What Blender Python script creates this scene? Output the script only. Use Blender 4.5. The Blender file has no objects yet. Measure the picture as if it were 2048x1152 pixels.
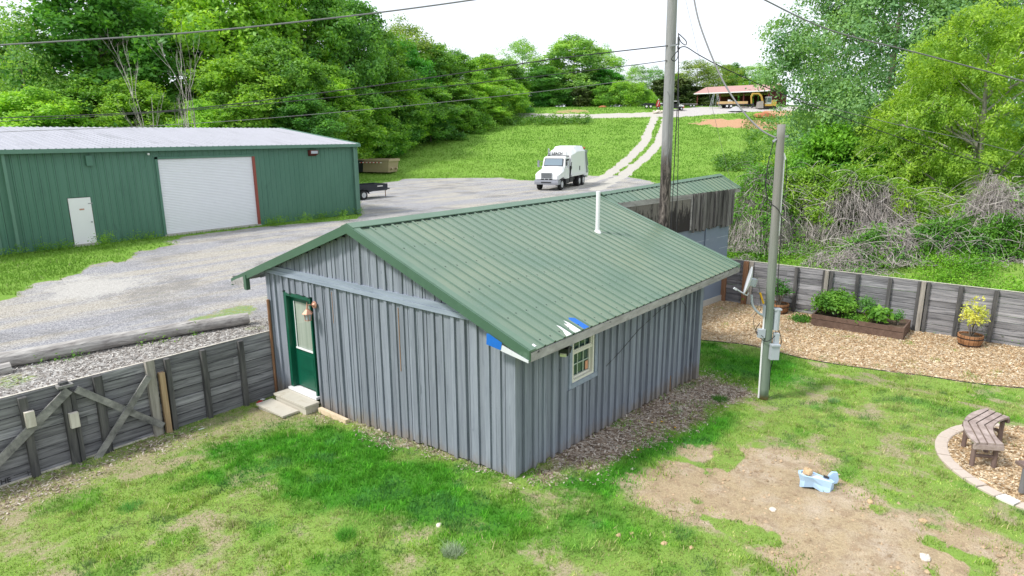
import bpy, bmesh, math, random
import numpy as np
from mathutils import Vector, Matrix
random.seed(7); RNG = np.random.default_rng(7)
C = bpy.context.scene.collection
sc = bpy.context.scene

# ------------------------------------------------------------------ camera
CAM_Z, FPX, PIT, ROL, YAW = 5.83, 1298.71, math.radians(13.2132), math.radians(-.34377), math.radians(39.48948)
F3 = np.array([math.cos(YAW), math.sin(YAW), 0.]); R3 = np.array([math.sin(YAW), -math.cos(YAW), 0.]); U3 = np.array([0, 0, 1.])
FW = F3 * math.cos(PIT) - U3 * math.sin(PIT); UP = F3 * math.sin(PIT) + U3 * math.cos(PIT)
RR = math.cos(ROL) * R3 + math.sin(ROL) * UP; UU = math.cos(ROL) * UP - math.sin(ROL) * R3
C0 = np.array([0., 0., CAM_Z])
cam = bpy.data.cameras.new('camera'); cam.sensor_width = 36; cam.lens = FPX / 2048 * 36
cam.clip_start = .1; cam.clip_end = 3000
co = bpy.data.objects.new('camera', cam); C.objects.link(co)
M = Matrix([[RR[i], UU[i], -FW[i], C0[i]] for i in range(3)] + [[0, 0, 0, 1]])
co.matrix_world = M
sc.camera = co

# ------------------------------------------------------------------ light
SUN_EL, SUN_AZ = math.radians(50), math.radians(152)      # azimuth measured from +X towards +Y
w = bpy.data.worlds.new('World'); sc.world = w; w.use_nodes = True
nt = w.node_tree; nt.nodes.clear()
sky = nt.nodes.new('ShaderNodeTexSky'); sky.sky_type = 'NISHITA'; sky.sun_disc = False
sky.sun_elevation = SUN_EL; sky.sun_rotation = math.pi / 2 - SUN_AZ
sky.air_density = 1.0; sky.dust_density = 3.0; sky.altitude = 100
mx = nt.nodes.new('ShaderNodeMix'); mx.data_type = 'RGBA'; mx.inputs[0].default_value = .86
mx.inputs[7].default_value = (8.9, 9.4, 10.2, 1)            # an even white overcast layer over the clear sky
bg = nt.nodes.new('ShaderNodeBackground'); bg.inputs[1].default_value = .092
wo = nt.nodes.new('ShaderNodeOutputWorld')
nt.links.new(sky.outputs[0], mx.inputs[6]); nt.links.new(mx.outputs[2], bg.inputs[0]); nt.links.new(bg.outputs[0], wo.inputs[0])
sl = bpy.data.lights.new('sun', 'SUN'); sl.energy = 2.6; sl.angle = math.radians(9); sl.color = (1, .96, .9)
so = bpy.data.objects.new('sun', sl); C.objects.link(so)
sd = Vector((math.cos(SUN_EL) * math.cos(SUN_AZ), math.cos(SUN_EL) * math.sin(SUN_AZ), math.sin(SUN_EL)))
so.rotation_euler = sd.to_track_quat('Z', 'Y').to_euler(); so.location = (0, 0, 40)
sc.view_settings.view_transform = 'Standard'; sc.view_settings.look = 'None'
sc.view_settings.gamma = 1; sc.view_settings.exposure = .62
sc.cycles.max_bounces = 6; sc.cycles.transparent_max_bounces = 8

# ------------------------------------------------------------------ numeric helpers
def ray(x, y): return FW + RR * (x - 1024) / FPX - UU * (y - 576) / FPX
def atz(x, y, h=0.): d = ray(x, y); return C0 + d * ((h - CAM_Z) / d[2])
def atX(x, y, c): d = ray(x, y); return C0 + d * (c / d[0])
def atY(x, y, c): d = ray(x, y); return C0 + d * (c / d[1])
def atS(x, y, s): d = ray(x, y); return C0 + d * (s / (d @ F3))
def project(P):
    q = P - C0; c = q @ FW
    return 1024 + FPX * (q @ RR) / c, 576 - FPX * (q @ UU) / c, c

_perm = np.random.default_rng(3).random((256, 256))
def vnoise(x, y, sc_=1.):
    x = np.asarray(x, float) * sc_ + 1000; y = np.asarray(y, float) * sc_ + 1000
    xi = np.floor(x).astype(int); yi = np.floor(y).astype(int); fx = x - xi; fy = y - yi
    fx = fx * fx * (3 - 2 * fx); fy = fy * fy * (3 - 2 * fy)
    g = lambda a, b: _perm[a % 256, b % 256]
    return (g(xi, yi) * (1 - fx) + g(xi + 1, yi) * fx) * (1 - fy) + (g(xi, yi + 1) * (1 - fx) + g(xi + 1, yi + 1) * fx) * fy
def fbm(x, y, s=1., n=4):
    t = 0; a = .5
    for i in range(n): t = t + a * vnoise(x, y, s); s *= 2.1; a *= .5
    return t / (1 - .5 ** n)
def sstep(a, b, x): t = np.clip((x - a) / (b - a), 0, 1); return t * t * (3 - 2 * t)

def terrain(X, Y):
    X = np.asarray(X, float); Y = np.asarray(Y, float)
    s = X * F3[0] + Y * F3[1]
    low = -.05 * np.clip(X - 8, 0, 7.3) * (1 - .68 * (1 - sstep(1.2, 4.2, Y)) * (1 - sstep(16.6, 18.6, X))) - .052 * np.clip(Y - 6.5, 0, 8) * (1 - sstep(9, 15, X))
    low = np.maximum(low, -.43)
    low = low + sstep(23.7, 31, X) * (1.1 - low) * sstep(-30, 5, Y) + .015 * (fbm(X, Y, .9, 3) - .5)
    fld = np.interp(s, [0, 62, 77, 95, 115, 135, 142, 150, 170, 220, 400, 900], [.99, .99, 1.12, 3.3, 6.3, 9.5, 10.9, 11.85, 12.6, 13.6, 16, 20])
    lat = X * R3[0] + Y * R3[1]
    fld = fld + (.25 * (fbm(X, Y, .06, 3) - .5)) * sstep(78, 100, s)
    up = sstep(12.2, 12.3, Y) * sstep(8.2, 8.3, X) + sstep(14.17, 14.24, Y)
    up = np.clip(np.maximum(up, sstep(24, 40, X) * sstep(2, 9, Y)), 0, 1)
    up = np.maximum(up, sstep(38, 55, s))
    return low * (1 - up) + fld * up
def tz(x, y): return float(terrain(x, y))
def at(x, y):
    """photo pixel -> point on the terrain"""
    d = ray(x, y); k = d @ F3; ss = np.concatenate([np.arange(4, 60, .05), np.arange(60, 420, .25)])
    P = C0[None] + d[None] * (ss / k)[:, None]
    b = P[:, 2] < terrain(P[:, 0], P[:, 1])
    i = int(np.argmax(b)) if b.any() else len(ss) - 1
    return P[i]

# ------------------------------------------------------------------ materials
MATS = {}
def nd(t, k, **kw):
    n = t.nodes.new(k)
    for a, v in kw.items():
        try: setattr(n, a, v)
        except Exception: pass
    return n
def _sock(s):
    return s
def mixc(t, f, a, b, bt='MIX'):
    m = t.nodes.new('ShaderNodeMix'); m.data_type = 'RGBA'; m.blend_type = bt
    for i, v in ((0, f), (6, a), (7, b)):
        if hasattr(v, 'is_output') or hasattr(v, 'links'): t.links.new(v, m.inputs[i])
        elif isinstance(v, (int, float)): m.inputs[i].default_value = v
        else: m.inputs[i].default_value = tuple(v) + ((1,) if len(v) == 3 else ())
    return m.outputs[2]
def mth(t, op, a, b=None, c=None, clamp=False):
    m = t.nodes.new('ShaderNodeMath'); m.operation = op; m.use_clamp = clamp
    for i, v in ((0, a), (1, b), (2, c)):
        if v is None: continue
        if hasattr(v, 'links'): t.links.new(v, m.inputs[i])
        else: m.inputs[i].default_value = v
    return m.outputs[0]
def ramp(t, fac, stops):
    r = t.nodes.new('ShaderNodeValToRGB'); t.links.new(fac, r.inputs[0]); e = r.color_ramp.elements
    while len(e) < len(stops): e.new(.5)
    for i, (p, c) in enumerate(stops):
        e[i].position = p; e[i].color = tuple(c) + ((1,) if len(c) == 3 else ())
    return r.outputs[0]
def noise(t, scale, detail=3, rough=.55, coord=None, dist=0):
    n = t.nodes.new('ShaderNodeTexNoise'); n.inputs['Scale'].default_value = scale; n.inputs['Detail'].default_value = detail
    n.inputs['Roughness'].default_value = rough; n.inputs['Distortion'].default_value = dist
    if coord is not None: t.links.new(coord, n.inputs['Vector'])
    return n.outputs[0]
def objco(t, stretch=None, world=False):
    if world:
        g = t.nodes.new('ShaderNodeNewGeometry'); o = g.outputs['Position']
    else:
        o = t.nodes.new('ShaderNodeTexCoord').outputs['Object']
    if stretch:
        m = t.nodes.new('ShaderNodeMapping'); m.inputs['Scale'].default_value = stretch; t.links.new(o, m.inputs[0]); o = m.outputs[0]
    return o
def newmat(name):
    m = bpy.data.materials.new(name); m.use_nodes = True; t = m.node_tree; t.nodes.clear()
    o = t.nodes.new('ShaderNodeOutputMaterial'); b = t.nodes.new('ShaderNodeBsdfPrincipled'); t.links.new(b.outputs[0], o.inputs[0])
    MATS[name] = m
    return m, t, b, o
def setcol(t, b, c):
    if hasattr(c, 'links'): t.links.new(c, b.inputs['Base Color'])
    else: b.inputs['Base Color'].default_value = tuple(c) + (1,)
def bump(t, b, h, strength=.3, dist=.02):
    n = t.nodes.new('ShaderNodeBump'); n.inputs['Strength'].default_value = strength; n.inputs['Distance'].default_value = dist
    t.links.new(h, n.inputs['Height']); t.links.new(n.outputs[0], b.inputs['Normal'])

def simple(name, col, rough=.6, metal=0, var=.18, scale=6, dirt=None, stretch=None, isl=0, bmp=0, spec=.4):
    """a painted or plain surface: base colour with soft variation and optional dirt"""
    m, t, b, o = newmat(name)
    co_ = objco(t, stretch)
    n = noise(t, scale, 4, .6, co_)
    c = mixc(t, n, [max(0, v * (1 - var)) for v in col], [min(1, v * (1 + var)) for v in col])
    if isl:
        g = t.nodes.new('ShaderNodeNewGeometry'); f = mth(t, 'MULTIPLY_ADD', g.outputs['Random Per Island'], isl * 2, 1 - isl)
        cc = t.nodes.new('ShaderNodeCombineColor'); [t.links.new(f, cc.inputs[i]) for i in range(3)]
        c = mixc(t, 1., c, cc.outputs[0], 'MULTIPLY')
    if dirt:
        n2 = noise(t, scale * .6, 5, .65, co_, .6)
        f = ramp(t, n2, [(dirt[1], (0, 0, 0)), (dirt[1] + .16, (1, 1, 1))])
        c = mixc(t, f, c, dirt[0])
    setcol(t, b, c); b.inputs['Roughness'].default_value = rough; b.inputs['Metallic'].default_value = metal
    b.inputs['Specular IOR Level'].default_value = spec
    if bmp: bump(t, b, noise(t, scale * 8, 3, .6, co_), bmp, .01)
    return m

def wood(name, a, bcol, rough=.85, stretch=(2, 2, 30), isl=.25, knots=False, spec=.2, stain=None, splash=False):
    m, t, b, o = newmat(name)
    co_ = objco(t, stretch); n = noise(t, 1., 6, .7, co_, .4)
    f = ramp(t, n, [(.32, (0, 0, 0)), (.68, (1, 1, 1))])
    c = mixc(t, f, a, bcol)
    g = t.nodes.new('ShaderNodeNewGeometry'); k = mth(t, 'MULTIPLY_ADD', g.outputs['Random Per Island'], isl * 2, 1 - isl)
    cc = t.nodes.new('ShaderNodeCombineColor'); [t.links.new(k, cc.inputs[i]) for i in range(3)]
    c = mixc(t, 1., c, cc.outputs[0], 'MULTIPLY')
    if stain:
        n2 = noise(t, stain[2], 4, .6, objco(t, stain[3]), .5)
        c = mixc(t, ramp(t, n2, [(stain[1], (0, 0, 0)), (stain[1] + .14, (1, 1, 1))]), c, stain[0])
    if splash:
        sx_ = t.nodes.new('ShaderNodeSeparateXYZ'); t.links.new(objco(t), sx_.inputs[0])
        h_ = mth(t, 'ADD', mth(t, 'MULTIPLY', sx_.outputs[2], -2.6), mth(t, 'MULTIPLY', noise(t, 5, 4, .7, objco(t, (1, 1, .5))), 1.9))
        c = mixc(t, ramp(t, h_, [(.0, (0, 0, 0)), (.9, (.75, .75, .75))]), c, (.22, .18, .14))
        kn = t.nodes.new('ShaderNodeTexVoronoi'); kn.inputs['Scale'].default_value = 1; t.links.new(objco(t, (4.5, 4.5, 1.1)), kn.inputs[0])
        c = mixc(t, ramp(t, kn.outputs[0], [(.022, (.8, .8, .8)), (.045, (0, 0, 0))]), c, (.05, .055, .07))
        c = mixc(t, ramp(t, noise(t, 1., 5, .8, objco(t, (20, 20, 2.5))), [(.68, (0, 0, 0)), (.78, (.5, .5, .5))]), c, (.30, .31, .33))
    setcol(t, b, c); b.inputs['Roughness'].default_value = rough; b.inputs['Specular IOR Level'].default_value = spec
    bump(t, b, n, .5, .012)
    return m

# grey-blue stained shed siding: grain runs upwards
wood('siding', (.175, .195, .235), (.265, .292, .338), stretch=(14, 14, .9), isl=.13, stain=((.09, .105, .13), .62, 2.2, (6, 6, .5)), splash=True)
wood('siding_trim', (.21, .25, .31), (.30, .345, .41), stretch=(9, .8, 9), isl=.08)
simple('raw_crack', (.40, .24, .14), .8)
wood('plank', (.09, .09, .10), (.36, .355, .37), stretch=(.9, .9, 16), isl=.28, stain=((.035, .036, .045), .62, 1.4, (.7, .7, 6)))
wood('post_dark', (.035, .036, .04), (.15, .145, .14), stretch=(12, 12, .9), isl=.2)
wood('post_grey', (.17, .155, .135), (.42, .39, .35), stretch=(14, 14, .9), isl=.15)
wood('post_tan', (.30, .20, .11), (.52, .38, .24), stretch=(16, 16, .9), isl=.1)
wood('post_rust', (.16, .08, .045), (.34, .19, .11), stretch=(16, 16, .9), isl=.1)
wood('old_board', (.10, .10, .10), (.36, .35, .33), stretch=(3, 3, 3), isl=.2)
wood('block_wood', (.48, .44, .38), (.68, .64, .57), stretch=(12, 12, 2), isl=.1)
wood('fascia_wood', (.20, .19, .185), (.44, .43, .42), stretch=(1.2, 5, 5), isl=.1, stain=((.05, .045, .05), .60, 3, (1.5, 3, 3)))
wood('log_wood', (.19, .175, .165), (.54, .52, .49), stretch=(1.5, 9, 9), isl=.0, stain=((.08, .075, .07), .6, 2, (.6, 5, 5)))
wood('pole_wood', (.25, .245, .24), (.47, .465, .455), stretch=(18, 18, .8), isl=.0)
wood('bark_dark', (.03, .025, .022), (.22, .20, .18), stretch=(10, 10, 1.4))
wood('barnwood', (.018, .016, .016), (.22, .21, .205), stretch=(20, 20, .9), isl=.3)
wood('bed_wood', (.10, .065, .05), (.17, .115, .09), stretch=(1, 6, 6), isl=.1)
wood('barrel_wood', (.18, .085, .04), (.38, .20, .10), stretch=(14, 14, 1.2), isl=.3)
wood('bench_slat', (.23, .175, .155), (.42, .35, .32), stretch=(6, 6, 6), isl=.08, stain=((.56, .50, .47), .64, 6, (3, 3, 3)))
wood('bench_leg', (.13, .09, .078), (.21, .155, .135), stretch=(9, 9, 2), isl=.05)
wood('sill_wood', (.55, .42, .28), (.72, .60, .44), stretch=(3, 3, 3))
wood('red_stud', (.06, .018, .015), (.16, .05, .04), stretch=(4, 4, 1), isl=.3)
wood('trunk', (.10, .085, .07), (.28, .25, .21), stretch=(5, 5, 1.2))
wood('dead_twig', (.24, .21, .195), (.50, .46, .435), stretch=(3, 3, 3), isl=.5)

# main metal roof : light chalky green, streaked down the slope
m, t, b, o = newmat('roof_green')
co_ = objco(t, (4.5, .55, .8)); n1 = noise(t, 1., 5, .6, co_, .4); n2 = noise(t, .55, 3, .5, objco(t))
c = mixc(t, n1, (.13, .18, .125), (.23, .28, .19)); c = mixc(t, ramp(t, n2, [(.35, (0, 0, 0)), (.7, (1, 1, 1))]), c, (.115, .185, .135))
n3 = noise(t, 9, 4, .7, objco(t)); c = mixc(t, ramp(t, n3, [(.62, (0, 0, 0)), (.78, (.5, .5, .5))]), c, (.27, .29, .20))
setcol(t, b, c); b.inputs['Roughness'].default_value = .36; b.inputs['Specular IOR Level'].default_value = .45
simple('rib_grime_shade', (.055, .115, .08), .6, 0, .3, 5)  # roof rib sides: darker green, grime plus shade put into the colour
simple('trim_green', (.06, .125, .08), .45, 0, .2, 3, dirt=((.14, .22, .17), .6))
simple('ridge_green', (.115, .19, .135), .45, 0, .18, 3)
simple('seam_dark', (.03, .05, .045), .8)
simple('blue_paint', (.01, .13, .50), .5, 0, .25, 8, dirt=((.05, .22, .5), .6))
simple('white_paint', (.60, .62, .65), .6, 0, .08, 5, dirt=((.38, .40, .42), .55))
simple('chalk_paint', (.74, .75, .76), .65, 0, .08, 9, dirt=((.50, .54, .51), .6))
# big green steel building
m, t, b, o = newmat('steel_green')
co_ = objco(t, (1, 1, .35)); n1 = noise(t, .7, 4, .6, co_); c = mixc(t, n1, (.055, .155, .108), (.105, .23, .165))
n2 = noise(t, 2.2, 5, .7, objco(t, (1, 1, .3)), .5); c = mixc(t, ramp(t, n2, [(.58, (0, 0, 0)), (.8, (.6, .6, .6))]), c, (.035, .085, .065))
setcol(t, b, c); b.inputs['Roughness'].default_value = .5
simple('steel_rib_shade', (.03, .075, .055), .6, 0, .3, 3)  # shade painted on one side of every wall rib as a darker green
simple('steel_trim', (.115, .225, .17), .5, 0, .15, 2)
simple('steel_roof', (.34, .345, .385), .5, .0, .14, .8, dirt=((.24, .245, .27), .55), stretch=(3, .4, 1))
simple('roller_white', (.76, .77, .80), .5, 0, .04, 3, dirt=((.60, .61, .64), .66))
simple('door_white', (.80, .80, .80), .5, 0, .04, 4, dirt=((.66, .65, .62), .68))
simple('red_jamb', (.27, .07, .05), .6, 0, .2, 4)
simple('concrete', (.42, .40, .36), .9, 0, .15, 5, dirt=((.30, .27, .22), .6), bmp=.3)
simple('step_concrete', (.52, .49, .42), .85, 0, .12, 5, dirt=((.40, .35, .26), .58), bmp=.2)
simple('block_blue', (.17, .21, .27), .8, 0, .12, 2, dirt=((.22, .26, .32), .6), bmp=.3)
simple('mortar', (.36, .40, .46), .9)
m, t, b, o = newmat('old_panel')
co_ = objco(t, (5, 5, .8)); n1 = noise(t, 1., 7, .8, co_, .5); n0 = noise(t, 22, 3, .7, objco(t))
sx = t.nodes.new('ShaderNodeSeparateXYZ'); t.links.new(objco(t), sx.inputs[0])
hz = mth(t, 'MULTIPLY_ADD', sx.outputs[2], -.42, 2.10)           # rot climbs up from the lower edge of the sheet
f = mth(t, 'ADD', mth(t, 'MULTIPLY', n1, 1.7), mth(t, 'SUBTRACT', hz, .82))
c = mixc(t, n0, (.10, .09, .08), (.24, .22, .20)); c = mixc(t, ramp(t, f, [(.58, (0, 0, 0)), (.66, (1, 1, 1))]), c, (.022, .018, .018))
setcol(t, b, c); b.inputs['Roughness'].default_value = .9; bump(t, b, n0, .3, .01)
# doors, glass, fittings
simple('door_green', (.004, .085, .048), .35, 0, .3, 3, dirt=((.02, .13, .09), .64))
simple('vinyl', (.66, .65, .57), .4, 0, .05, 4, dirt=((.50, .47, .38), .66))
simple('muntin', (.42, .50, .42), .5)
m, t, b, o = newmat('glass'); setcol(t, b, (.035, .075, .062)); b.inputs['Roughness'].default_value = .07; b.inputs['Specular IOR Level'].default_value = .8
m, t, b, o = newmat('curtain_glass'); co_ = objco(t, (1, 9, .3)); n1 = noise(t, 1.2, 2, .5, co_)
setcol(t, b, mixc(t, n1, (.20, .25, .20), (.48, .52, .45))); b.inputs['Roughness'].default_value = .08; b.inputs['Specular IOR Level'].default_value = .7
simple('copper', (.50, .27, .19), .45, .3, .25, 12, dirt=((.62, .42, .33), .55))
simple('black_plastic', (.018, .019, .022), .35, 0, .2, 8)
simple('lens_pale', (.62, .66, .42), .3)
simple('card_orange', (.60, .30, .18), .8)
simple('card_white', (.75, .75, .75), .8)
simple('dish_grey', (.50, .52, .55), .45, 0, .06, 5)
simple('box_grey', (.40, .44, .48), .5, 0, .06, 5, dirt=((.40, .43, .46), .66))
simple('pvc_white', (.78, .79, .80), .45, 0, .04, 6)
simple('yellow_plastic', (.75, .42, .015), .45)
simple('cable_black', (.022, .022, .026), .6)
simple('cable_grey', (.16, .16, .165), .6)
simple('galv', (.36, .37, .39), .4, .6)
simple('tub_blue', (.42, .60, .80), .4, 0, .06, 3)
simple('tub_white', (.72, .76, .82), .6, 0, .08, 8, dirt=((.44, .34, .22), .56))
simple('rock_tan', (.52, .37, .22), .95, 0, .3, 14, dirt=((.36, .23, .12), .55), bmp=.6)
simple('rock_pale', (.66, .60, .52), .95, 0, .2, 14, bmp=.5)
simple('paver_pink', (.50, .43, .37), .9, 0, .14, 8, dirt=((.40, .31, .26), .6), isl=.06, bmp=.4)
simple('paver_white', (.68, .66, .63), .9, 0, .1, 8, bmp=.4)
simple('soil', (.10, .07, .045), .95, 0, .4, 12, bmp=.6)
simple('iron', (.03, .03, .035), .5, .5)
# vehicles
simple('truck_white', (.80, .81, .82), .3, 0, .04, 2, dirt=((.66, .65, .62), .68), spec=.5)
simple('chrome', (.45, .47, .50), .25, .6)
simple('tyre', (.02, .02, .021), .85, 0, .3, 10)
simple('rim', (.55, .56, .58), .4, .4)
simple('chassis', (.03, .03, .033), .6, 0, .3, 6, dirt=((.10, .085, .07), .6))
simple('bumper_grey', (.30, .31, .35), .4, .3)
simple('ink', (.03, .03, .035), .6)
simple('trailer_black', (.02, .023, .032), .45, 0, .25, 4)
simple('hopper_tan', (.40, .31, .20), .6, 0, .12, 3, dirt=((.30, .22, .14), .62))
simple('tape_white', (.75, .73, .7), .5); simple('tape_red', (.55, .03, .02), .5)
simple('yellow_steel', (.50, .32, .06), .45, 0, .12, 3, dirt=((.35, .22, .08), .62))
simple('new_lumber', (.62, .42, .20), .7, 0, .15, 2, stretch=(.4, 4, 8))
simple('red_steel', (.42, .035, .03), .45)
simple('tin_pink', (.42, .23, .20), .5, 0, .08, 1)
simple('bucket_steel', (.36, .33, .31), .5, .3, .2, 5)
simple('ladder_metal', (.50, .52, .55), .4, .5)
simple('gravel_pile', (.40, .40, .41), .95, 0, .25, 6, bmp=.5)
simple('red_clay', (.36, .135, .06), .95, 0, .25, 3, dirt=((.46, .26, .14), .58), bmp=.6)
simple('shoe_blue', (.01, .06, .35), .6); simple('shoe_black', (.015, .015, .02), .6)
simple('litter_red', (.55, .03, .04), .6); simple('litter_white', (.75, .75, .76), .6)

def leafmat(name, a, bcol, trans=.35, rough=.5, huev=1):
    m, t, b, o = newmat(name)
    g = t.nodes.new('ShaderNodeNewGeometry'); oi = t.nodes.new('ShaderNodeObjectInfo')
    c = mixc(t, g.outputs['Random Per Island'], a, bcol)
    n = noise(t, .45, 2, .5, objco(t)); c = mixc(t, ramp(t, n, [(.35, (0, 0, 0)), (.65, (1, 1, 1))]), c, [min(1, v * k) for v, k in zip(bcol, (1.25, 1.12, .8))])
    n5 = noise(t, 1.6, 3, .6, objco(t)); c = mixc(t, ramp(t, n5, [(.38, (1, 1, 1)), (.6, (0, 0, 0))]), c, mixc(t, 1., c, (.55, .66, .62), 'MULTIPLY'))
    c = mixc(t, 1., c, oi.outputs['Color'], 'MULTIPLY')
    setcol(t, b, c); b.inputs['Roughness'].default_value = rough; b.inputs['Specular IOR Level'].default_value = .35
    tr = t.nodes.new('ShaderNodeBsdfTranslucent'); t.links.new(mixc(t, 1., c, (1.25, 1.2, .5), 'MULTIPLY'), tr.inputs[0])
    ms = t.nodes.new('ShaderNodeMixShader'); ms.inputs[0].default_value = trans
    t.links.new(b.outputs[0], ms.inputs[1]); t.links.new(tr.outputs[0], ms.inputs[2]); t.links.new(ms.outputs[0], o.inputs[0])
    return m
leafmat('leaf', (.055, .18, .035), (.23, .47, .085), trans=.45)
leafmat('leaf_near', (.06, .18, .05), (.27, .46, .18), trans=.42)
leafmat('leaf_willow', (.13, .30, .025), (.36, .58, .09), trans=.45)
leafmat('leaf_vine', (.06, .22, .018), (.20, .46, .055), trans=.4)
leafmat('leaf_yellow', (.60, .60, .08), (.82, .80, .22))
leafmat('leaf_herb', (.05, .17, .02), (.14, .34, .05))
leafmat('leaf_cedar', (.035, .07, .02), (.09, .135, .035), trans=.15)

# grass blades take their colour from a vertex attribute
m, t, b, o = newmat('blades')
at_ = t.nodes.new('ShaderNodeAttribute'); at_.attribute_name = 'col'
setcol(t, b, at_.outputs[0]); b.inputs['Roughness'].default_value = .6; b.inputs['Specular IOR Level'].default_value = .2
tr = t.nodes.new('ShaderNodeBsdfTranslucent'); t.links.new(at_.outputs[0], tr.inputs[0])
ms = t.nodes.new('ShaderNodeMixShader'); ms.inputs[0].default_value = .35
t.links.new(b.outputs[0], ms.inputs[1]); t.links.new(tr.outputs[0], ms.inputs[2]); t.links.new(ms.outputs[0], o.inputs[0])

# ------------------------------------------------------------------ object helpers
def tag(o, label=None, cat=None, group=None, kind=None):
    if label: o['label'] = label
    if cat: o['category'] = cat
    if group: o['group'] = group
    if kind: o['kind'] = kind
    return o
def thing(name, loc, label, cat, group=None, rz=0):
    o = bpy.data.objects.new(name, None); C.objects.link(o); o.empty_display_size = .2
    o.location = tuple(float(v) for v in loc); o.rotation_euler = (0, 0, rz)
    return tag(o, label, cat, group)
def rootof(o):
    while o.parent: o = o.parent
    return o

class MB:
    def __init__(s): s.v = []; s.f = []; s.m = []; s.cur = 0
    def mat(s, i): s.cur = i; return s
    def add(s, vs, fs):
        n = len(s.v); s.v += [tuple(float(c) for c in p) for p in vs]
        for f in fs: s.f.append(tuple(n + i for i in f)); s.m.append(s.cur)
        return s
    def hexa(s, p):       # 8 points: bottom 4 ccw, top 4 ccw
        return s.add(p, [(3, 2, 1, 0), (4, 5, 6, 7), (0, 1, 5, 4), (1, 2, 6, 5), (2, 3, 7, 6), (3, 0, 4, 7)])
    def box(s, x0, x1, y0, y1, z0, z1):
        return s.hexa([(x0, y0, z0), (x1, y0, z0), (x1, y1, z0), (x0, y1, z0), (x0, y0, z1), (x1, y0, z1), (x1, y1, z1), (x0, y1, z1)])
    def beam(s, a, b, w, h, up=(0, 0, 1)):
        a = Vector(a); b = Vector(b); d = (b - a).normalized(); u = Vector(up)
        if abs(d.dot(u)) > .95: u = Vector((1, 0, 0))
        sd_ = d.cross(u).normalized() * w / 2; u2 = sd_.cross(d).normalized() * h / 2
        return s.hexa([a - sd_ - u2, a + sd_ - u2, b + sd_ - u2, b - sd_ - u2, a - sd_ + u2, a + sd_ + u2, b + sd_ + u2, b - sd_ + u2])
    def tube(s, pts, r, n=8, cap=True):
        pts = [Vector([float(c) for c in p]) for p in pts]; rs = r if hasattr(r, '__len__') else [r] * len(pts)
        b0 = len(s.v); prev = None
        for i, p in enumerate(pts):
            d = (pts[min(i + 1, len(pts) - 1)] - pts[max(i - 1, 0)])
            if d.length < 1e-9: d = Vector((0, 0, 1))
            d.normalize()
            if prev is None: a = d.orthogonal().normalized()
            else:
                a = prev - d * prev.dot(d)
                a = a.normalized() if a.length > 1e-6 else d.orthogonal().normalized()
            prev = a; bb = d.cross(a)
            for k in range(n):
                an = 2 * math.pi * k / n; s.v.append(tuple(p + (a * math.cos(an) + bb * math.sin(an)) * rs[i]))
        for i in range(len(pts) - 1):
            for k in range(n):
                s.f.append((b0 + i * n + k, b0 + i * n + (k + 1) % n, b0 + (i + 1) * n + (k + 1) % n, b0 + (i + 1) * n + k)); s.m.append(s.cur)
        if cap:
            s.f.append(tuple(b0 + k for k in reversed(range(n)))); s.m.append(s.cur)
            e = b0 + (len(pts) - 1) * n; s.f.append(tuple(e + k for k in range(n))); s.m.append(s.cur)
        return s
    def prism(s, poly, axis, a, b):     # polygon in the plane across `axis`, extruded from a to b
        def mk(p, t_):
            q = list(p); q.insert('xyz'.index(axis), t_); return q
        n = len(poly); vs = [mk(p, a) for p in poly] + [mk(p, b) for p in poly]
        fs = [tuple(range(n - 1, -1, -1)), tuple(range(n, 2 * n))] + [(i, (i + 1) % n, n + (i + 1) % n, n + i) for i in range(n)]
        return s.add(vs, fs)
    def quad(s, a, b, c, d): return s.add([a, b, c, d], [(0, 1, 2, 3)])
    def blob(s, c, r, seed=0, amp=.25, nu=9, nv=6, squash=1.):
        rg = random.Random(seed); c = Vector(c); b0 = len(s.v); rr = r if hasattr(r, '__len__') else (r, r, r * squash)
        ph = [rg.uniform(0, 6.28) for _ in range(6)]
        for i in range(nv + 1):
            th = math.pi * i / nv
            for j in range(nu):
                a = 2 * math.pi * j / nu
                k = 1 + amp * (math.sin(2 * a + ph[0] + 2 * th) * .5 + math.sin(3 * a + ph[1]) * math.sin(3 * th + ph[2]) * .5 + rg.uniform(-.25, .25) * (0 < i < nv))
                s.v.append((c.x + rr[0] * k * math.sin(th) * math.cos(a), c.y + rr[1] * k * math.sin(th) * math.sin(a), c.z + rr[2] * k * math.cos(th)))
        for i in range(nv):
            for j in range(nu):
                s.f.append((b0 + i * nu + j, b0 + (i + 1) * nu + j, b0 + (i + 1) * nu + (j + 1) % nu, b0 + i * nu + (j + 1) % nu)); s.m.append(s.cur)
        return s
    def build(s, name, mats, parent=None, smooth=False, local=False):
        if isinstance(mats, str): mats = [mats]
        V = np.array(s.v, float)
        if parent is None:
            o0 = np.array([(V[:, 0].min() + V[:, 0].max()) / 2, (V[:, 1].min() + V[:, 1].max()) / 2, V[:, 2].min()])
        elif local: o0 = np.zeros(3)
        else: o0 = np.array(rootof(parent).location)
        me = bpy.data.meshes.new(name); me.from_pydata((V - o0).tolist(), [], s.f)
        for m_ in mats: me.materials.append(MATS[m_])
        if len(mats) > 1: me.polygons.foreach_set('material_index', s.m)
        if smooth: me.polygons.foreach_set('use_smooth', [True] * len(me.polygons))
        me.update()
        bm = bmesh.new(); bm.from_mesh(me); bmesh.ops.recalc_face_normals(bm, faces=bm.faces); bm.to_mesh(me); bm.free()
        ob = bpy.data.objects.new(name, me); C.objects.link(ob)
        if parent is None: ob.location = o0
        else: ob.parent = parent
        return ob

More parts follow.
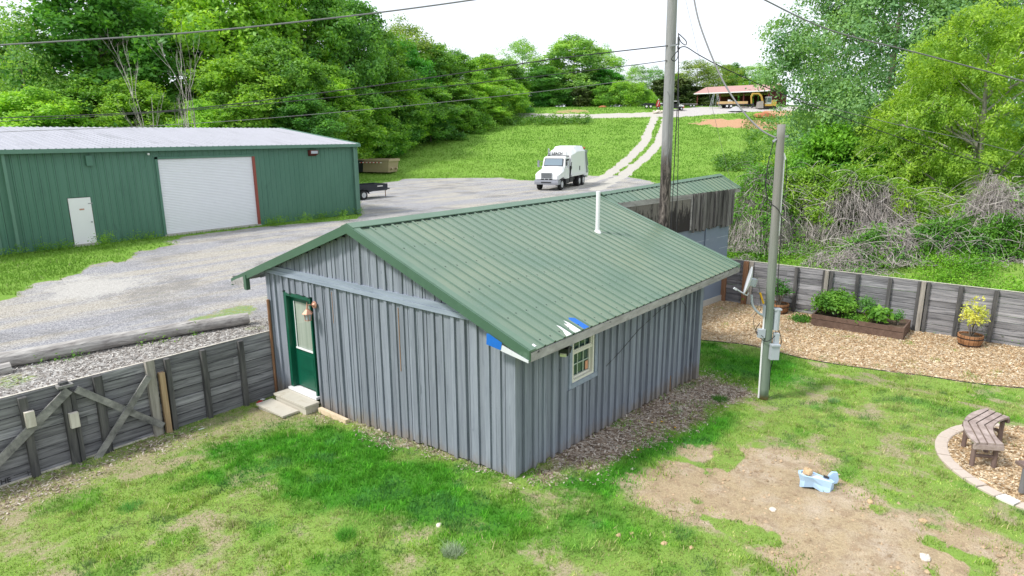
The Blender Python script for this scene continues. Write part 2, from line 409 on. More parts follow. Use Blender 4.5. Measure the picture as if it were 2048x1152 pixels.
def fastmesh(name, V, F, matn, cols=None):
    """V (n,3), F (m,k) numpy -> mesh"""
    me = bpy.data.meshes.new(name); n, k = F.shape
    me.vertices.add(len(V)); me.vertices.foreach_set('co', np.ascontiguousarray(V, dtype=np.float32).ravel())
    me.loops.add(n * k); me.loops.foreach_set('vertex_index', F.astype(np.int32).ravel())
    me.polygons.add(n); me.polygons.foreach_set('loop_start', np.arange(0, n * k, k, dtype=np.int32))
    try: me.polygons.foreach_set('loop_total', np.full(n, k, dtype=np.int32))
    except Exception: pass
    me.materials.append(MATS[matn])
    if cols is not None:
        a = me.attributes.new('col', 'FLOAT_COLOR', 'POINT'); a.data.foreach_set('color', np.ascontiguousarray(cols, dtype=np.float32).ravel())
    me.update(calc_edges=True); return me
def link(name, me, parent=None, loc=None):
    o = bpy.data.objects.new(name, me); C.objects.link(o)
    if parent: o.parent = parent
    if loc is not None: o.location = tuple(float(v) for v in loc)
    return o

# ================================================================== GROUND
def polydist(P, X, Y):
    """signed distance to polygon, negative inside"""
    n = len(P); d = np.full(X.shape, 1e9); ins = np.zeros(X.shape, bool)
    for i in range(n):
        ax, ay = P[i][:2]; bx, by = P[(i + 1) % n][:2]; ex, ey = bx - ax, by - ay
        t_ = np.clip(((X - ax) * ex + (Y - ay) * ey) / (ex * ex + ey * ey + 1e-9), 0, 1)
        d = np.minimum(d, np.hypot(X - ax - t_ * ex, Y - ay - t_ * ey))
        c = ((ay > Y) != (by > Y)) & (X < (bx - ax) * (Y - ay) / (by - ay + 1e-12) + ax); ins ^= c
    return np.where(ins, -d, d)
def pathdist(P, X, Y):
    d = np.full(X.shape, 1e9)
    for i in range(len(P) - 1):
        ax, ay = P[i][:2]; bx, by = P[i + 1][:2]; ex, ey = bx - ax, by - ay
        t_ = np.clip(((X - ax) * ex + (Y - ay) * ey) / (ex * ex + ey * ey + 1e-9), 0, 1)
        d = np.minimum(d, np.hypot(X - ax - t_ * ex, Y - ay - t_ * ey))
    return d
PP = lambda L: [at(x, y) for x, y in L]
RING = (14.45, -1.15, 2.12)
POLY = dict(
  dirt=PP([(1250, 960), (1300, 925), (1400, 892), (1500, 885), (1600, 898), (1655, 935), (1720, 968), (1800, 1002), (1880, 1030), (1960, 1065), (2070, 1100), (2150, 1240), (1640, 1240), (1560, 1130), (1480, 1085), (1400, 1045), (1330, 1035), (1270, 1000)]),
  chips=[(18.3, 9.6), (18.46, 7.87), (18.9, 6.32), (18.68, 4.8), (18.8, 3.5), (19.2, 1.9), (19.4, .7), (19.8, -.3), (20.4, -3), (23.8, -3), (23.8, 9.8)],
  mulch=PP([(1030, 962), (1090, 975), (1180, 940), (1260, 905), (1330, 860), (1400, 832), (1490, 800), (1520, 790), (1470, 772), (1420, 752), (1390, 748), (1330, 770), (1180, 860), (1100, 905)]),
  gablestrip=PP([(640, 835), (720, 868), (800, 897), (900, 935), (1010, 972), (1060, 975), (1030, 940), (700, 815)]),
  gravel=[(-40, 14.2), (-40, 34), (-4, 34)] + PP([(0, 520), (210, 492), (510, 455), (720, 432), (725, 372), (800, 358), (900, 356), (1000, 356), (1060, 362), (1120, 362), (1175, 352), (1240, 352), (1300, 362), (1330, 400)]) + [(34, 15), (24, 12)],
  yardgrass=[(-30, 33.9)] + PP([(0, 606), (40, 592), (60, 570), (150, 552), (230, 522), (330, 492), (370, 477), (330, 470), (190, 492)]) + [(9.9, 34), (0, 34.1)],
  yardgrass2=PP([(500, 455), (600, 447), (715, 438), (720, 428), (510, 446)]),
  tuftpatch=PP([(722, 370), (800, 362), (805, 355), (722, 352)]),
  bark=[(-6, 14.2), (8.3, 14.2), (9.5, 14.6), (9.2, 16.2), (3, 17.0), (-6, 17.4)],
  logrim=PP([(380, 640), (480, 605), (545, 600), (545, 660), (480, 670), (430, 660)]),
  logrim2=PP([(-80, 800), (0, 790), (110, 750), (60, 735), (-80, 770)]),
  pale=PP([(70, 600), (60, 575), (150, 548), (260, 545), (330, 560), (270, 590), (160, 610)]),
  lush=PP([(470, 880), (560, 860), (640, 852), (760, 880), (900, 935), (1010, 985), (1150, 1000), (1300, 1030), (1345, 1085), (1230, 1110), (1050, 1085), (880, 1085), (760, 1060), (640, 1000), (520, 950), (440, 920)]),
  lush2=PP([(1390, 690), (1500, 700), (1600, 730), (1640, 770), (1560, 790), (1480, 760), (1400, 745)]),
  lush3=PP([(1390, 870), (1290, 880), (1200, 935), (1120, 975), (1200, 985), (1330, 920), (1440, 870), (1500, 830), (1440, 815)]),
  leftlitter=PP([(-40, 1000), (0, 980), (150, 935), (330, 872), (420, 850), (330, 900), (230, 925), (150, 965), (40, 1015), (-40, 1050)]),
  bare1=PP([(0, 985), (150, 935), (300, 875), (420, 840), (560, 800), (640, 830), (560, 850), (420, 880), (300, 930), (180, 975), (0, 1040)]),
  lot=PP([(1330, 222), (1395, 214), (1500, 213), (1640, 214), (1640, 222), (1500, 224), (1400, 231), (1330, 236)]),
  redclay=PP([(1385, 246), (1420, 238), (1500, 240), (1560, 246), (1560, 262), (1500, 258), (1440, 254)]),
  redclay2=PP([(1500, 232), (1535, 222), (1580, 222), (1580, 232)]),
  tanfield=PP([(1095, 223), (1150, 218), (1190, 220), (1180, 226), (1110, 228)]),
)
TRACK = PP([(1120, 385), (1190, 360), (1222, 345), (1251, 324), (1270, 306), (1288, 286), (1300, 256), (1309, 236)])
TRACK2 = PP([(1190, 380), (1225, 362), (1256, 343), (1281, 324), (1301, 306), (1317, 286), (1326, 260), (1331, 238)])
LANE = PP([(1030, 231), (1120, 233), (1200, 233), (1260, 231), (1330, 229), (1400, 224)])

def axis(segs):
    out = [segs[0][0]]
    for a, b, st in segs:
        n = max(1, int(round((b - a) / st))); out += list(np.linspace(a, b, n + 1)[1:])
    return np.array(out)
gx = axis([(-900, -200, 60), (-200, -40, 10), (-40, 0, 2), (0, 3, .3), (3, 25, .1), (25, 60, .3), (60, 170, .55), (170, 300, 4), (300, 1200, 60)])
gy = axis([(-900, -120, 60), (-120, -20, 5), (-20, -4, .8), (-4, 14.1, .1), (14.1, 14.3, .05), (14.3, 18, .12), (18, 42, .3), (42, 110, .55), (110, 240, 4), (240, 1200, 60)])
GX, GY = np.meshgrid(gx, gy, indexing='ij'); X = GX.ravel(); Y = GY.ravel()
def masks(X, Y):
    X = np.asarray(X, float); Y = np.asarray(Y, float); s = X * F3[0] + Y * F3[1]
    n1 = fbm(X, Y, .8, 4) - .5; n2 = fbm(X + 50, Y, 2.6, 3) - .5
    D = lambda k, wd, na=0.: np.clip(.5 - (polydist(POLY[k], X, Y) + na * (n1 * 1.6 + n2 * .8)) / wd, 0, 1)
    near = (Y < 14.17) & (X < 23.8)
    mk = {}
    mk['dirt'] = D('dirt', 1.3, .55); 
    ring = np.clip((RING[2] - .1 - np.hypot(X - RING[0], Y - RING[1])) / .1, 0, 1)
    mk['chips'] = np.maximum(D('chips', .12, .12), ring)
    mk['mulch'] = np.maximum(D('mulch', .9, .6), np.maximum(D('gablestrip', .35, .5) * .5, D('leftlitter', .6, .6) * .45)) * near
    gr = D('gravel', 1.2, .8); yg = np.maximum(D('yardgrass', 1.2, 1.3), np.maximum(D('yardgrass2', .4, .4), D('tuftpatch', .8, .3)))
    rim = np.maximum(D('logrim', 1., .8), D('logrim2', .8, .5)) * .55
    mk['gravel'] = np.where(near, 0, gr) * (1 - yg) * (1 - rim)
    mk['bark'] = D('bark', .8, .3) * (1 - rim)
    mk['pale'] = D('pale', 3.5, 1.6) * .8
    tr = np.minimum(pathdist(TRACK, X, Y), pathdist(TRACK2, X, Y))
    wdt = .95; mk['track'] = np.clip((wdt - tr + n1 * .7) / .5, 0, 1) * (s > 58)
    ln = pathdist(LANE, X, Y); mk['track'] = np.maximum(mk['track'], np.clip((3.0 - ln + n1 * 1.5) / .6, 0, 1)); mk['lot'] = D('lot', 2., 1.)
    mk['red'] = np.maximum(np.maximum(D('redclay', 3., 3.), D('redclay2', 2., 1.5)), D('tanfield', 3, 3) * .5)
    lush = np.maximum(np.maximum(D('lush', 1.0, .9), D('lush2', 1.2, .6)), D('lush3', .5, .4))
    lush = np.clip(lush + .55 * sstep(.56, .72, fbm(X + 9, Y + 4, 1.1, 3)), 0, 1)
    mk['lush'] = lush
    # how much of the soil shows between the plants of the lawn
    bare = sstep(.49 - .05 * sstep(8.5, 5, X), .76, fbm(X + 31, Y + 17, 1.6, 5)) * (1 - lush * .9)
    bare = np.maximum(bare, D('bare1', 1.6, 1.2) * .85)
    fg = sstep(9.0, 6.0, X * .77 + Y * .636 - .0 * Y) * .15
    mk['bare'] = np.clip(bare + fg, 0, 1) * near
    g = 1 - np.maximum.reduce([mk['dirt'] * (1 - .7 * sstep(.57, .66, fbm(X + 3, Y + 8, 1.5, 3)) * (polydist(POLY['dirt'], X, Y) > -1.1)) * near, mk['chips'] * near, mk['mulch'], mk['gravel'], mk['bark'] * (~near), mk['track'], mk['lot'], mk['red']])
    mk['grass'] = np.clip(g, 0, 1)
    return mk
mk = masks(X, Y)
Z = terrain(X, Y)
Z = Z + np.where((Y < 14.1) & (X < 23.8), (mk['dirt'] * .05 + .02) * (fbm(X, Y, 5., 3) - .5), 0)
idx = np.arange(len(X)).reshape(GX.shape)
FQ = np.stack([idx[:-1, :-1].ravel(), idx[1:, :-1].ravel(), idx[1:, 1:].ravel(), idx[:-1, 1:].ravel()], 1)

m, t, b, o = newmat('ground')
def A(n): a = t.nodes.new('ShaderNodeAttribute'); a.attribute_name = n; return a.outputs['Fac']
pos = objco(t, world=True)
nf = noise(t, 55, 3, .7, pos); nm = noise(t, 9, 4, .65, pos); nl = noise(t, 1.3, 4, .6, pos); nxl = noise(t, .12, 4, .6, pos)
# thin soil under the lawn
soil = mixc(t, nm, (.30, .235, .155), (.60, .50, .37)); soil = mixc(t, ramp(t, noise(t, 26, 5, .85, pos), [(.42, (0, 0, 0)), (.6, (1, 1, 1))]), soil, (.27, .29, .12)); soil = mixc(t, ramp(t, noise(t, 60, 3, .8, pos), [(.36, (.7, .7, .7)), (.48, (0, 0, 0))]), soil, (.20, .15, .09))
def fac(a, k=.8, lo=.42, hi=.58, nn=None):
    v = mth(t, 'ADD', a, mth(t, 'MULTIPLY', mth(t, 'SUBTRACT', nn or nm, .5), k))
    return ramp(t, v, [(lo, (0, 0, 0)), (hi, (1, 1, 1))])
gdark = mixc(t, nf, (.04, .17, .018), (.10, .30, .03)); glite = mixc(t, nf, (.14, .29, .035), (.32, .43, .11))
near_g = mixc(t, A('lush'), glite, gdark)
nstr = noise(t, 1.8, 5, .75, pos)
far_g = mixc(t, nxl, (.13, .28, .028), (.20, .36, .055)); far_g = mixc(t, ramp(t, nstr, [(.4, (0, 0, 0)), (.7, (1, 1, 1))]), far_g, (.24, .38, .08))
far_g = mixc(t, ramp(t, noise(t, .28, 5, .7, pos), [(.5, (0, 0, 0)), (.68, (.7, .7, .7))]), far_g, (.14, .28, .03))
grs = mixc(t, A('farness'), near_g, far_g)
soilgrass = mixc(t, fac(A('bare'), 1.7, .2, .85), grs, soil)
col = mixc(t, fac(A('grass'), .7), soil, soilgrass)
# dirt
dn = noise(t, 22, 4, .7, pos); dcol = mixc(t, dn, (.34, .255, .15), (.62, .51, .335)); dcol = mixc(t, ramp(t, nl, [(.45, (0, 0, 0)), (.7, (1, 1, 1))]), dcol, (.56, .47, .36))
vo = t.nodes.new('ShaderNodeTexVoronoi'); vo.inputs['Scale'].default_value = 14; t.links.new(pos, vo.inputs[0])
dcol = mixc(t, ramp(t, noise(t, 3.2, 6, .75, pos), [(.48, (0, 0, 0)), (.62, (.75, .75, .75))]), dcol, (.34, .25, .165)); dcol = mixc(t, ramp(t, noise(t, 48, 3, .8, pos), [(.35, (.8, .8, .8)), (.5, (0, 0, 0))]), dcol, (.30, .21, .14))
dcol = mixc(t, ramp(t, vo.outputs[0], [(.10, (1, 1, 1)), (.2, (0, 0, 0))]), dcol, (.58, .44, .30))
ungrass = mth(t, 'SUBTRACT', 1., A('grass'))
col = mixc(t, mixc(t, 1., fac(A('dirt'), .5), fac(ungrass, .5), 'MULTIPLY'), col, dcol)
# chips : voronoi cells with random tan-orange tones
def vcell(scale):
    v = t.nodes.new('ShaderNodeTexVoronoi'); v.inputs['Scale'].default_value = scale
    mp = t.nodes.new('ShaderNodeMapping'); mp.inputs['Scale'].default_value = (1, .6, 1); mp.inputs['Rotation'].default_value = (0, 0, .6); t.links.new(pos, mp.inputs[0]); t.links.new(mp.outputs[0], v.inputs[0])
    sp = t.nodes.new('ShaderNodeSeparateColor'); t.links.new(v.outputs['Color'], sp.inputs[0]); return sp.outputs[0], v.outputs[0]
vc, vd = vcell(26)
ccol = ramp(t, vc, [(0, (.40, .28, .16)), (.3, (.56, .43, .27)), (.6, (.64, .52, .35)), (1, (.76, .67, .50))])
ccol = mixc(t, ramp(t, nl, [(.4, (0, 0, 0)), (.7, (.6, .6, .6))]), ccol, (.58, .45, .28))
vcm, vdm = vcell(22)
mcol = ramp(t, vcm, [(0, (.14, .10, .075)), (.35, (.30, .23, .17)), (.7, (.50, .41, .33)), (1, (.68, .61, .54))])
mcol = mixc(t, ramp(t, nl, [(.4, (0, 0, 0)), (.65, (.7, .7, .7))]), mcol, mixc(t, vcm, (.13, .085, .055), (.33, .25, .19)))
col = mixc(t, fac(A('chips'), .15), col, ccol)
col = mixc(t, fac(A('mulch'), .6), col, mcol)
# gravel
vg, _ = vcell(13); vg2, _ = vcell(40)
gcol = ramp(t, vg2, [(0, (.215, .215, .235)), (.5, (.305, .305, .325)), (1, (.46, .46, .475))])
mp = t.nodes.new('ShaderNodeMapping'); mp.inputs['Scale'].default_value = (.12, .7, 1); mp.inputs['Rotation'].default_value = (0, 0, -.12); t.links.new(pos, mp.inputs[0])
strk = noise(t, 1.1, 5, .62, mp.outputs[0], .5)
gcol = mixc(t, ramp(t, strk, [(.44, (0, 0, 0)), (.58, (1, 1, 1))]), gcol, mixc(t, vg2, (.28, .255, .215), (.54, .51, .455)))
gcol = mixc(t, ramp(t, noise(t, .35, 5, .7, pos), [(.5, (0, 0, 0)), (.64, (.65, .65, .65))]), gcol, (.19, .185, .18))
gcol = mixc(t, fac(A('pale'), .9), gcol, mixc(t, vg2, (.40, .385, .36), (.56, .545, .51)))
# weeds in the gravel
gcol = mixc(t, ramp(t, noise(t, .9, 6, .8, pos), [(.63, (0, 0, 0)), (.70, (.7, .7, .7))]), gcol, (.17, .22, .07))
col = mixc(t, fac(A('gravel'), .6), col, gcol)
bcol = ramp(t, vg, [(0, (.25, .235, .22)), (.4, (.36, .345, .33)), (.75, (.46, .45, .43)), (1, (.60, .585, .56))])
col = mixc(t, fac(A('bark'), .5), col, bcol)
col = mixc(t, fac(A('track'), .45), col, mixc(t, noise(t, 6, 5, .75, pos), (.36, .345, .31), (.60, .57, .51)))
col = mixc(t, fac(A('lot'), .3), col, mixc(t, nm, (.40, .38, .37), (.54, .51, .48)))
col = mixc(t, fac(A('red'), .7, nn=nstr), col, mixc(t, noise(t, 2.5, 5, .75, pos), (.38, .17, .08), (.58, .40, .26)))
pb = noise(t, 34, 2, .9, pos); col = mixc(t, mixc(t, 1., ramp(t, pb, [(.60, (0, 0, 0)), (.66, (1, 1, 1))]), fac(A('gravel'), .2), 'MULTIPLY'), col, (.62, .61, .60))
setcol(t, b, col); b.inputs['Roughness'].default_value = .95; b.inputs['Specular IOR Level'].default_value = .1
hh = mth(t, 'ADD', mth(t, 'MULTIPLY', nf, .5), mth(t, 'ADD', mth(t, 'MULTIPLY', vc, .5), dn)); bump(t, b, hh, .8, .045)
gme = fastmesh('ground', np.stack([X, Y, Z], 1), FQ, 'ground')
mk['farness'] = np.clip(np.maximum(sstep(22, 30, X * F3[0] + Y * F3[1]), (Y > 14.17) * 1.), 0, 1)
for k in ('dirt', 'chips', 'mulch', 'gravel', 'bark', 'pale', 'track', 'lot', 'red', 'lush', 'bare', 'grass', 'farness'):
    a = gme.attributes.new(k, 'FLOAT', 'POINT'); a.data.foreach_set('value', mk[k].astype(np.float32))
gme.polygons.foreach_set('use_smooth', np.ones(len(FQ), bool))
tag(link('ground', gme), kind='structure')

# ------------------------------------------------------------------ grass
def blades(name, P, h, wdt, cols, lean=.5):
    """one triangle per blade. P (n,3)"""
    n = len(P); a = RNG.random(n) * 6.283; d = np.stack([np.cos(a), np.sin(a), np.zeros(n)], 1)
    la = RNG.random(n) * 6.283; L = np.stack([np.cos(la), np.sin(la), np.zeros(n)], 1) * (h * lean * RNG.random(n))[:, None]
    V = np.empty((n, 3, 3)); V[:, 0] = P - d * wdt[:, None] / 2; V[:, 1] = P + d * wdt[:, None] / 2; V[:, 2] = P + L + np.array([0, 0, 1.]) * h[:, None]
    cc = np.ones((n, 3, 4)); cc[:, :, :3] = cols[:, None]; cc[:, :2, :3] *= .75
    return link(name, fastmesh(name, V.reshape(-1, 3), np.arange(n * 3).reshape(-1, 3), 'blades', cc.reshape(-1, 4)))
def infrustum(P, mg=60):
    x, y, c = project(P); return (c > 1) & (x > -mg) & (x < 2048 + mg) & (y > -mg) & (y < 1152 + mg)
N = 1150000
X_ = RNG.uniform(-.2, 23.6, N); Y_ = RNG.uniform(-3.5, 14.05, N)
dd = np.hypot(X_, Y_); keep = RNG.random(N) < np.clip(1.25 - dd / 26, .25, 1); X_ = X_[keep]; Y_ = Y_[keep]
P_ = np.stack([X_, Y_, terrain(X_, Y_)], 1); k_ = infrustum(P_) & ~((X_ > 8.0) & (X_ < 15.3) & (Y_ > 6.55)) & ~((X_ > 15.2) & (Y_ > 9.0)); P_ = P_[k_]; X_ = P_[:, 0]; Y_ = P_[:, 1]
mm = masks(X_, Y_); cl = sstep(.35, .6, fbm(X_, Y_, 6., 3))
ring_ = np.hypot(X_ - RING[0], Y_ - RING[1]) < RING[2] + .12
pr = mm['grass'] * (1 - .8 * mm['bare']) * (.35 + .65 * cl) * (1 - .93 * mm['chips']) * np.where(ring_, .02, 1)
pr = np.where(mm['chips'] > .5, .05 * sstep(.62, .75, fbm(X_ + 77, Y_, 2.2, 3)) * 12 * np.where(ring_, .2, 1), pr)
pr = np.maximum(pr, .35 * (mm['mulch'] > .3) * sstep(.58, .68, fbm(X_ + 12, Y_, 1.9, 2)))
k_ = RNG.random(len(X_)) < pr; P_ = P_[k_]; lu = mm['lush'][k_]; X_ = P_[:, 0]; Y_ = P_[:, 1]; n = len(P_)
hgt = (.03 + .05 * RNG.random(n) ** 1.5) * (.7 + .55 * lu + .7 * sstep(.62, .72, fbm(X_ + 5, Y_, 2.4, 2)))
r1 = RNG.random(n)[:, None]; yel = (sstep(.38, .64, fbm(X_ + 60, Y_ + 7, .9, 4)) * (1 - lu))[:, None]
cA = np.array([.055, .27, .02]) * (1 - r1) + np.array([.17, .49, .04]) * r1
cB = np.array([.16, .32, .035]) * (1 - r1) + np.array([.42, .56, .11]) * r1
cD = np.array([.58, .52, .28]) * np.ones((n, 1))
cols = cA * lu[:, None] + cB * (1 - lu)[:, None]; cols = cols * (1 - .45 * yel) + cD * .45 * yel
dry = (RNG.random(n) < .12 * (1 - lu))[:, None]; cols = np.where(dry, cD, cols)
blu = sstep(.66, .76, fbm(X_ + 200, Y_ + 90, 1.7, 2))[:, None]; cols = cols * (1 - .5 * blu) + np.array([.08, .22, .09]) * .5 * blu
cols = cols * (.62 + .76 * fbm(X_ + 33, Y_ + 5, 9., 2) ** 1.0 * 1.0 + .35 * (RNG.random(n) - .5))[:, None] * (1 + .5 * sstep(.5, .8, fbm(X_ + 71, Y_ + 15, 4., 3)))[:, None]
P_[:, 2] -= .004
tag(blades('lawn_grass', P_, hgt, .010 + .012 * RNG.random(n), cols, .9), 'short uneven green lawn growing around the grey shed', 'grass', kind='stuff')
print('lawn blades', n)
for px, py, cA_, rr_, hh_, nb2, lab in ((905, 1108, (.42, .52, .34), .14, .17, 420, 'pale grey green tuft of long grass near the bottom centre of the lawn'), (692, 1075, (.14, .42, .05), .16, .16, 500, 'dark green tuft of long grass below the lush patch at the lower left'), (262, 1020, (.15, .42, .08), .2, .14, 500, 'green tuft of long grass at the far left of the lawn'), (1668, 805, (.22, .42, .16), .12, .14, 260, 'blue green tuft of long grass right of the shorter pole base'), (1440, 800, (.09, .30, .03), .2, .12, 400, 'green clump of weeds growing in the mulch left of the shorter pole base')):
    q_ = at(px, py); a_ = RNG.random(nb2) * 6.283; r_ = rr_ * RNG.random(nb2) ** .7; Pq = np.stack([q_[0] + r_ * np.cos(a_), q_[1] + r_ * np.sin(a_), np.full(nb2, q_[2] - .01)], 1)
    o_ = blades('grass_tuft', Pq - np.array([q_[0], q_[1], 0]), hh_ * (.5 + .6 * RNG.random(nb2)), np.full(nb2, .009), np.array(cA_) * (.6 + .8 * RNG.random((nb2, 1))), 1.2); o_.location = (q_[0], q_[1], 0)
    tag(o_, lab, 'grass tuft')
# rough grass of the yard edge, the field and behind the garden fence
N = 620000
s_ = 20 + 150 * RNG.random(N) ** 1.25; l_ = RNG.uniform(-.95, .9, N) * s_
X_ = s_ * F3[0] + l_ * R3[0]; Y_ = s_ * F3[1] + l_ * R3[1]
P_ = np.stack([X_, Y_, terrain(X_, Y_)], 1); k_ = infrustum(P_, 20) & ~((Y_ < 14.3) & (X_ < 25)) & ~((X_ > -3) & (X_ < 26.3) & (Y_ > 34) & (Y_ < 52)); P_ = P_[k_]; X_ = P_[:, 0]; Y_ = P_[:, 1]
mm = masks(X_, Y_); k_ = RNG.random(len(X_)) < np.where(mm['grass'] > .5, mm['grass'] * (.45 + .55 * sstep(.35, .6, fbm(X_, Y_, .5, 3))), .0); P_ = P_[k_]; n = len(P_); X_ = P_[:, 0]; Y_ = P_[:, 1]
sd_ = X_ * F3[0] + Y_ * F3[1]; r1 = RNG.random(n)[:, None]; y1 = sstep(.4, .7, fbm(X_ + 300, Y_, .10, 4))[:, None]
cols = np.array([.11, .28, .022]) * (1 - r1) + np.array([.20, .39, .05]) * r1; cols = cols * (1 - .5 * y1) + np.array([.30, .45, .08]) * .5 * y1
dry = RNG.random(n)[:, None] < .02; cols = np.where(dry, np.array([.42, .44, .22]), cols)
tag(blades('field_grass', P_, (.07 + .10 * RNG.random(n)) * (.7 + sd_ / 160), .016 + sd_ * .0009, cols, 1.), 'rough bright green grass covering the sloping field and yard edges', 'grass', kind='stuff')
print('field blades', n)

# ================================================================== SHED
XF, XB, YR, ZR, YE, ZE, YL = 7.76, 16.76, 10.6, 4.12, 6.04, 2.47, 15.4
SL = (ZR - ZE) / (YR - YE)
def roofz(y): return ZR - SL * abs(y - YR)
WX0, WX1, WY0, WY1 = 7.98, 15.28, 6.53, 14.13
shed = thing('wooden_shed', (11.6, 10.3, -.2), 'grey board and batten shed with a ribbed green metal gable roof', 'shed')
def rnd(a, b): return random.uniform(a, b)
# front gable wall, with door opening Y 12.42..13.52, z -.1..2.3
DY0, DY1, DZ0, DZ1 = 12.42, 13.50, -.02, 2.33
bd = MB(); y = WY0
while y < WY1 - .02:
    wd = rnd(.17, .27); y1 = min(y + wd, WY1); g0 = tz(WX0, (y + y1) / 2) + rnd(.0, .05)
    top = min(roofz(y), roofz(y1)) - .06; off = rnd(0, .012)
    segs = [(g0, 2.76), (2.70, top)]
    if y1 > DY0 and y < DY1: segs = [(DZ1 + rnd(-.02, .03), 2.76), (2.70, top)]
    for (a, c_), dx in zip(segs, (0, .012)):
        ya, yb = y, y1
        c_ = min(c_, top)
        if c_ - a < .02: continue
        if len(segs) and a < 2 and ya < DY0 < yb: yb = DY0
        bd.box(WX0 - off - dx, WX0 + .05, ya + rnd(.005, .013), yb - rnd(.005, .012), a, c_)
    y = y1
def batten(mb, y, wd, z0, z1, th=.045):
    a, c_ = rnd(-.012, .012), rnd(-.012, .012); th -= .004
    mb.hexa([(WX0 - th, y - wd / 2 + a, z0), (WX0 - .002, y - wd / 2 + a, z0), (WX0 - .002, y + wd / 2 + a, z0), (WX0 - th, y + wd / 2 + a, z0), (WX0 - th, y - wd / 2 + c_, z1), (WX0 - .002, y - wd / 2 + c_, z1), (WX0 - .002, y + wd / 2 + c_, z1), (WX0 - th, y + wd / 2 + c_, z1)])
# pieces left and right of the door
for ya, yb in ((DY1, DY1 + .16),): bd.box(WX0 - .006, WX0 + .05, ya, yb, tz(WX0, ya) + .03, 2.5)
y = WY0 + .05; front_b = MB(); cracks = MB()
while y < WY1 - .02:
    wd = rnd(.07, .12); zt = roofz(y) - .07
    z0 = tz(WX0, y) + rnd(.0, .07)
    if DY0 - .03 < y < DY1 + .06: z0 = DZ1 + rnd(-.03, .06)
    batten(front_b, y, wd, z0, min(2.72, zt), rnd(.035, .055))
    if zt > 2.95: batten(front_b, y + rnd(-.05, .05), wd, 2.90, zt, rnd(.035, .055))
    if random.random() < .22 and z0 < 1:
        zc = rnd(.3, 1.6); cracks.box(WX0 - .02, WX0 - .001, y + wd / 2, y + wd / 2 + .007, zc, min(zc + rnd(.4, .9), 2.65))
    y += rnd(.235, .30)
front_b.box(WX0 - .03, WX0 - .001, WY0 - .037, WY0 + .11, .0, 2.52); front_b.box(WX0 - .035, WX0, WY1 - .12, WY1 + .03, -.33, 2.68)
cracks.box(WX0 - .02, WX0 - .001, 11.56, 11.568, 1.9, 2.6); cracks.box(WX0 - .02, WX0 - .001, 9.42, 9.429, 1.3, 2.6)
# (the gable boards are clipped just under the roof)
bd.v += []; front = bd.build('front_wall', 'siding', shed); front_b.build('batten_strips', 'siding', shed)
for i_ in range(len(cracks.v) // 8):
    c1_ = MB(); c1_.hexa(cracks.v[i_ * 8:i_ * 8 + 8]); c1_.build('raw_wood_gap', 'raw_crack', shed)
tb = MB(); tb.box(WX0 - .06, WX0 - .002, 7.45, 10.1, 2.80, 2.90); tb.box(WX0 - .062, WX0 - .002, 10.103, WY1 + .03, 2.81, 2.905)
tb.box(WX0 - .075, WX0 - .002, 7.12, 9.2, 2.705, 2.797); tb.box(WX0 - .073, WX0 - .002, 9.203, WY1 + .03, 2.712, 2.807)
tb.build('trim_band', 'siding_trim', shed)
# side wall facing the yard, window X 9.66..10.42, z 1.24..2.35
WX_0, WX_1, WZ_0, WZ_1 = 9.66, 10.42, 1.24, 2.38
sw = MB(); x = WX0
while x < WX1 - .02:
    wd = rnd(.18, .27); x1 = min(x + wd, WX1); g0 = tz((x + x1) / 2, WY0) + rnd(0, .04); off = rnd(0, .012)
    if x1 > WX_0 and x < WX_1:
        if x < WX_0 - .03: sw.box(x + .004, WX_0 - .004, WY0 - off, WY0 + .05, g0, 2.58)
        if x1 > WX_1 + .03: sw.box(WX_1 + .004, x1 - .004, WY0 - off, WY0 + .05, g0, 2.58)
        sw.box(max(x, WX_0) + .004, min(x1, WX_1) - .004, WY0 - off - .001, WY0 + .051, g0, WZ_0)
    else: sw.box(x + .004, x1 - .004, WY0 - off, WY0 + .05, g0, 2.58)
    x = x1
sw.build('side_wall', 'siding', shed)
sb = MB(); x = WX0 + .25
while x < WX1 - .15:
    wd = rnd(.06, .11); z0 = tz(x, WY0) + rnd(0, .05); zt = 2.58
    if WX_0 - .10 < x < WX_1 + .12: zt = WZ_0 - .11
    sb.box(x - wd / 2, x + wd / 2, WY0 - rnd(.04, .065), WY0 - .002, z0, zt); x += rnd(.24, .31)
sb.box(WX0 + .0005, WX0 + .09, WY0 - .035, WY0 - .002, 0, 2.58)
sb.box(WX1 - .03, WX1 + .14, WY0 - .12, WY0 + .06, -.38, 2.50)
sb.build('side_battens', 'siding', shed)
ow = MB()
ow.box(WX0 + .05, WX1, WY1 - .05, WY1, -.35, 2.6)
poly = [(WY0 + .06, -.35), (WY1 - .06, -.35), (WY1 - .06, roofz(WY1) - .1), (YR, ZR - .1), (WY0 + .06, roofz(WY0) - .1)]
ow.prism(poly, 'x', WX1 - .05, WX1); ow.build('rear_walls', 'siding', shed)
dk = MB(); dk.prism([(WY0 + .06, -.3), (12.2, -.3), (12.2, 2.5), (WY0 + .06, 2.5)], 'x', WX0 + .06, WX0 + .10)
dk.box(WX0 + .1, WX1 - .06, WY0 + .12, WY0 + .16, -.3, 1.1); dk.build('inner_lining', 'seam_dark', shed)
oc = MB(); oc.box(13.98, 14.0, WY0 - .02, WY0 - .001, -.28, .1); oc.box(14.0, 14.012, WY0 - .02, WY0 - .001, .1, 2.3); oc.build('raw_wood_gap', 'raw_crack', shed)

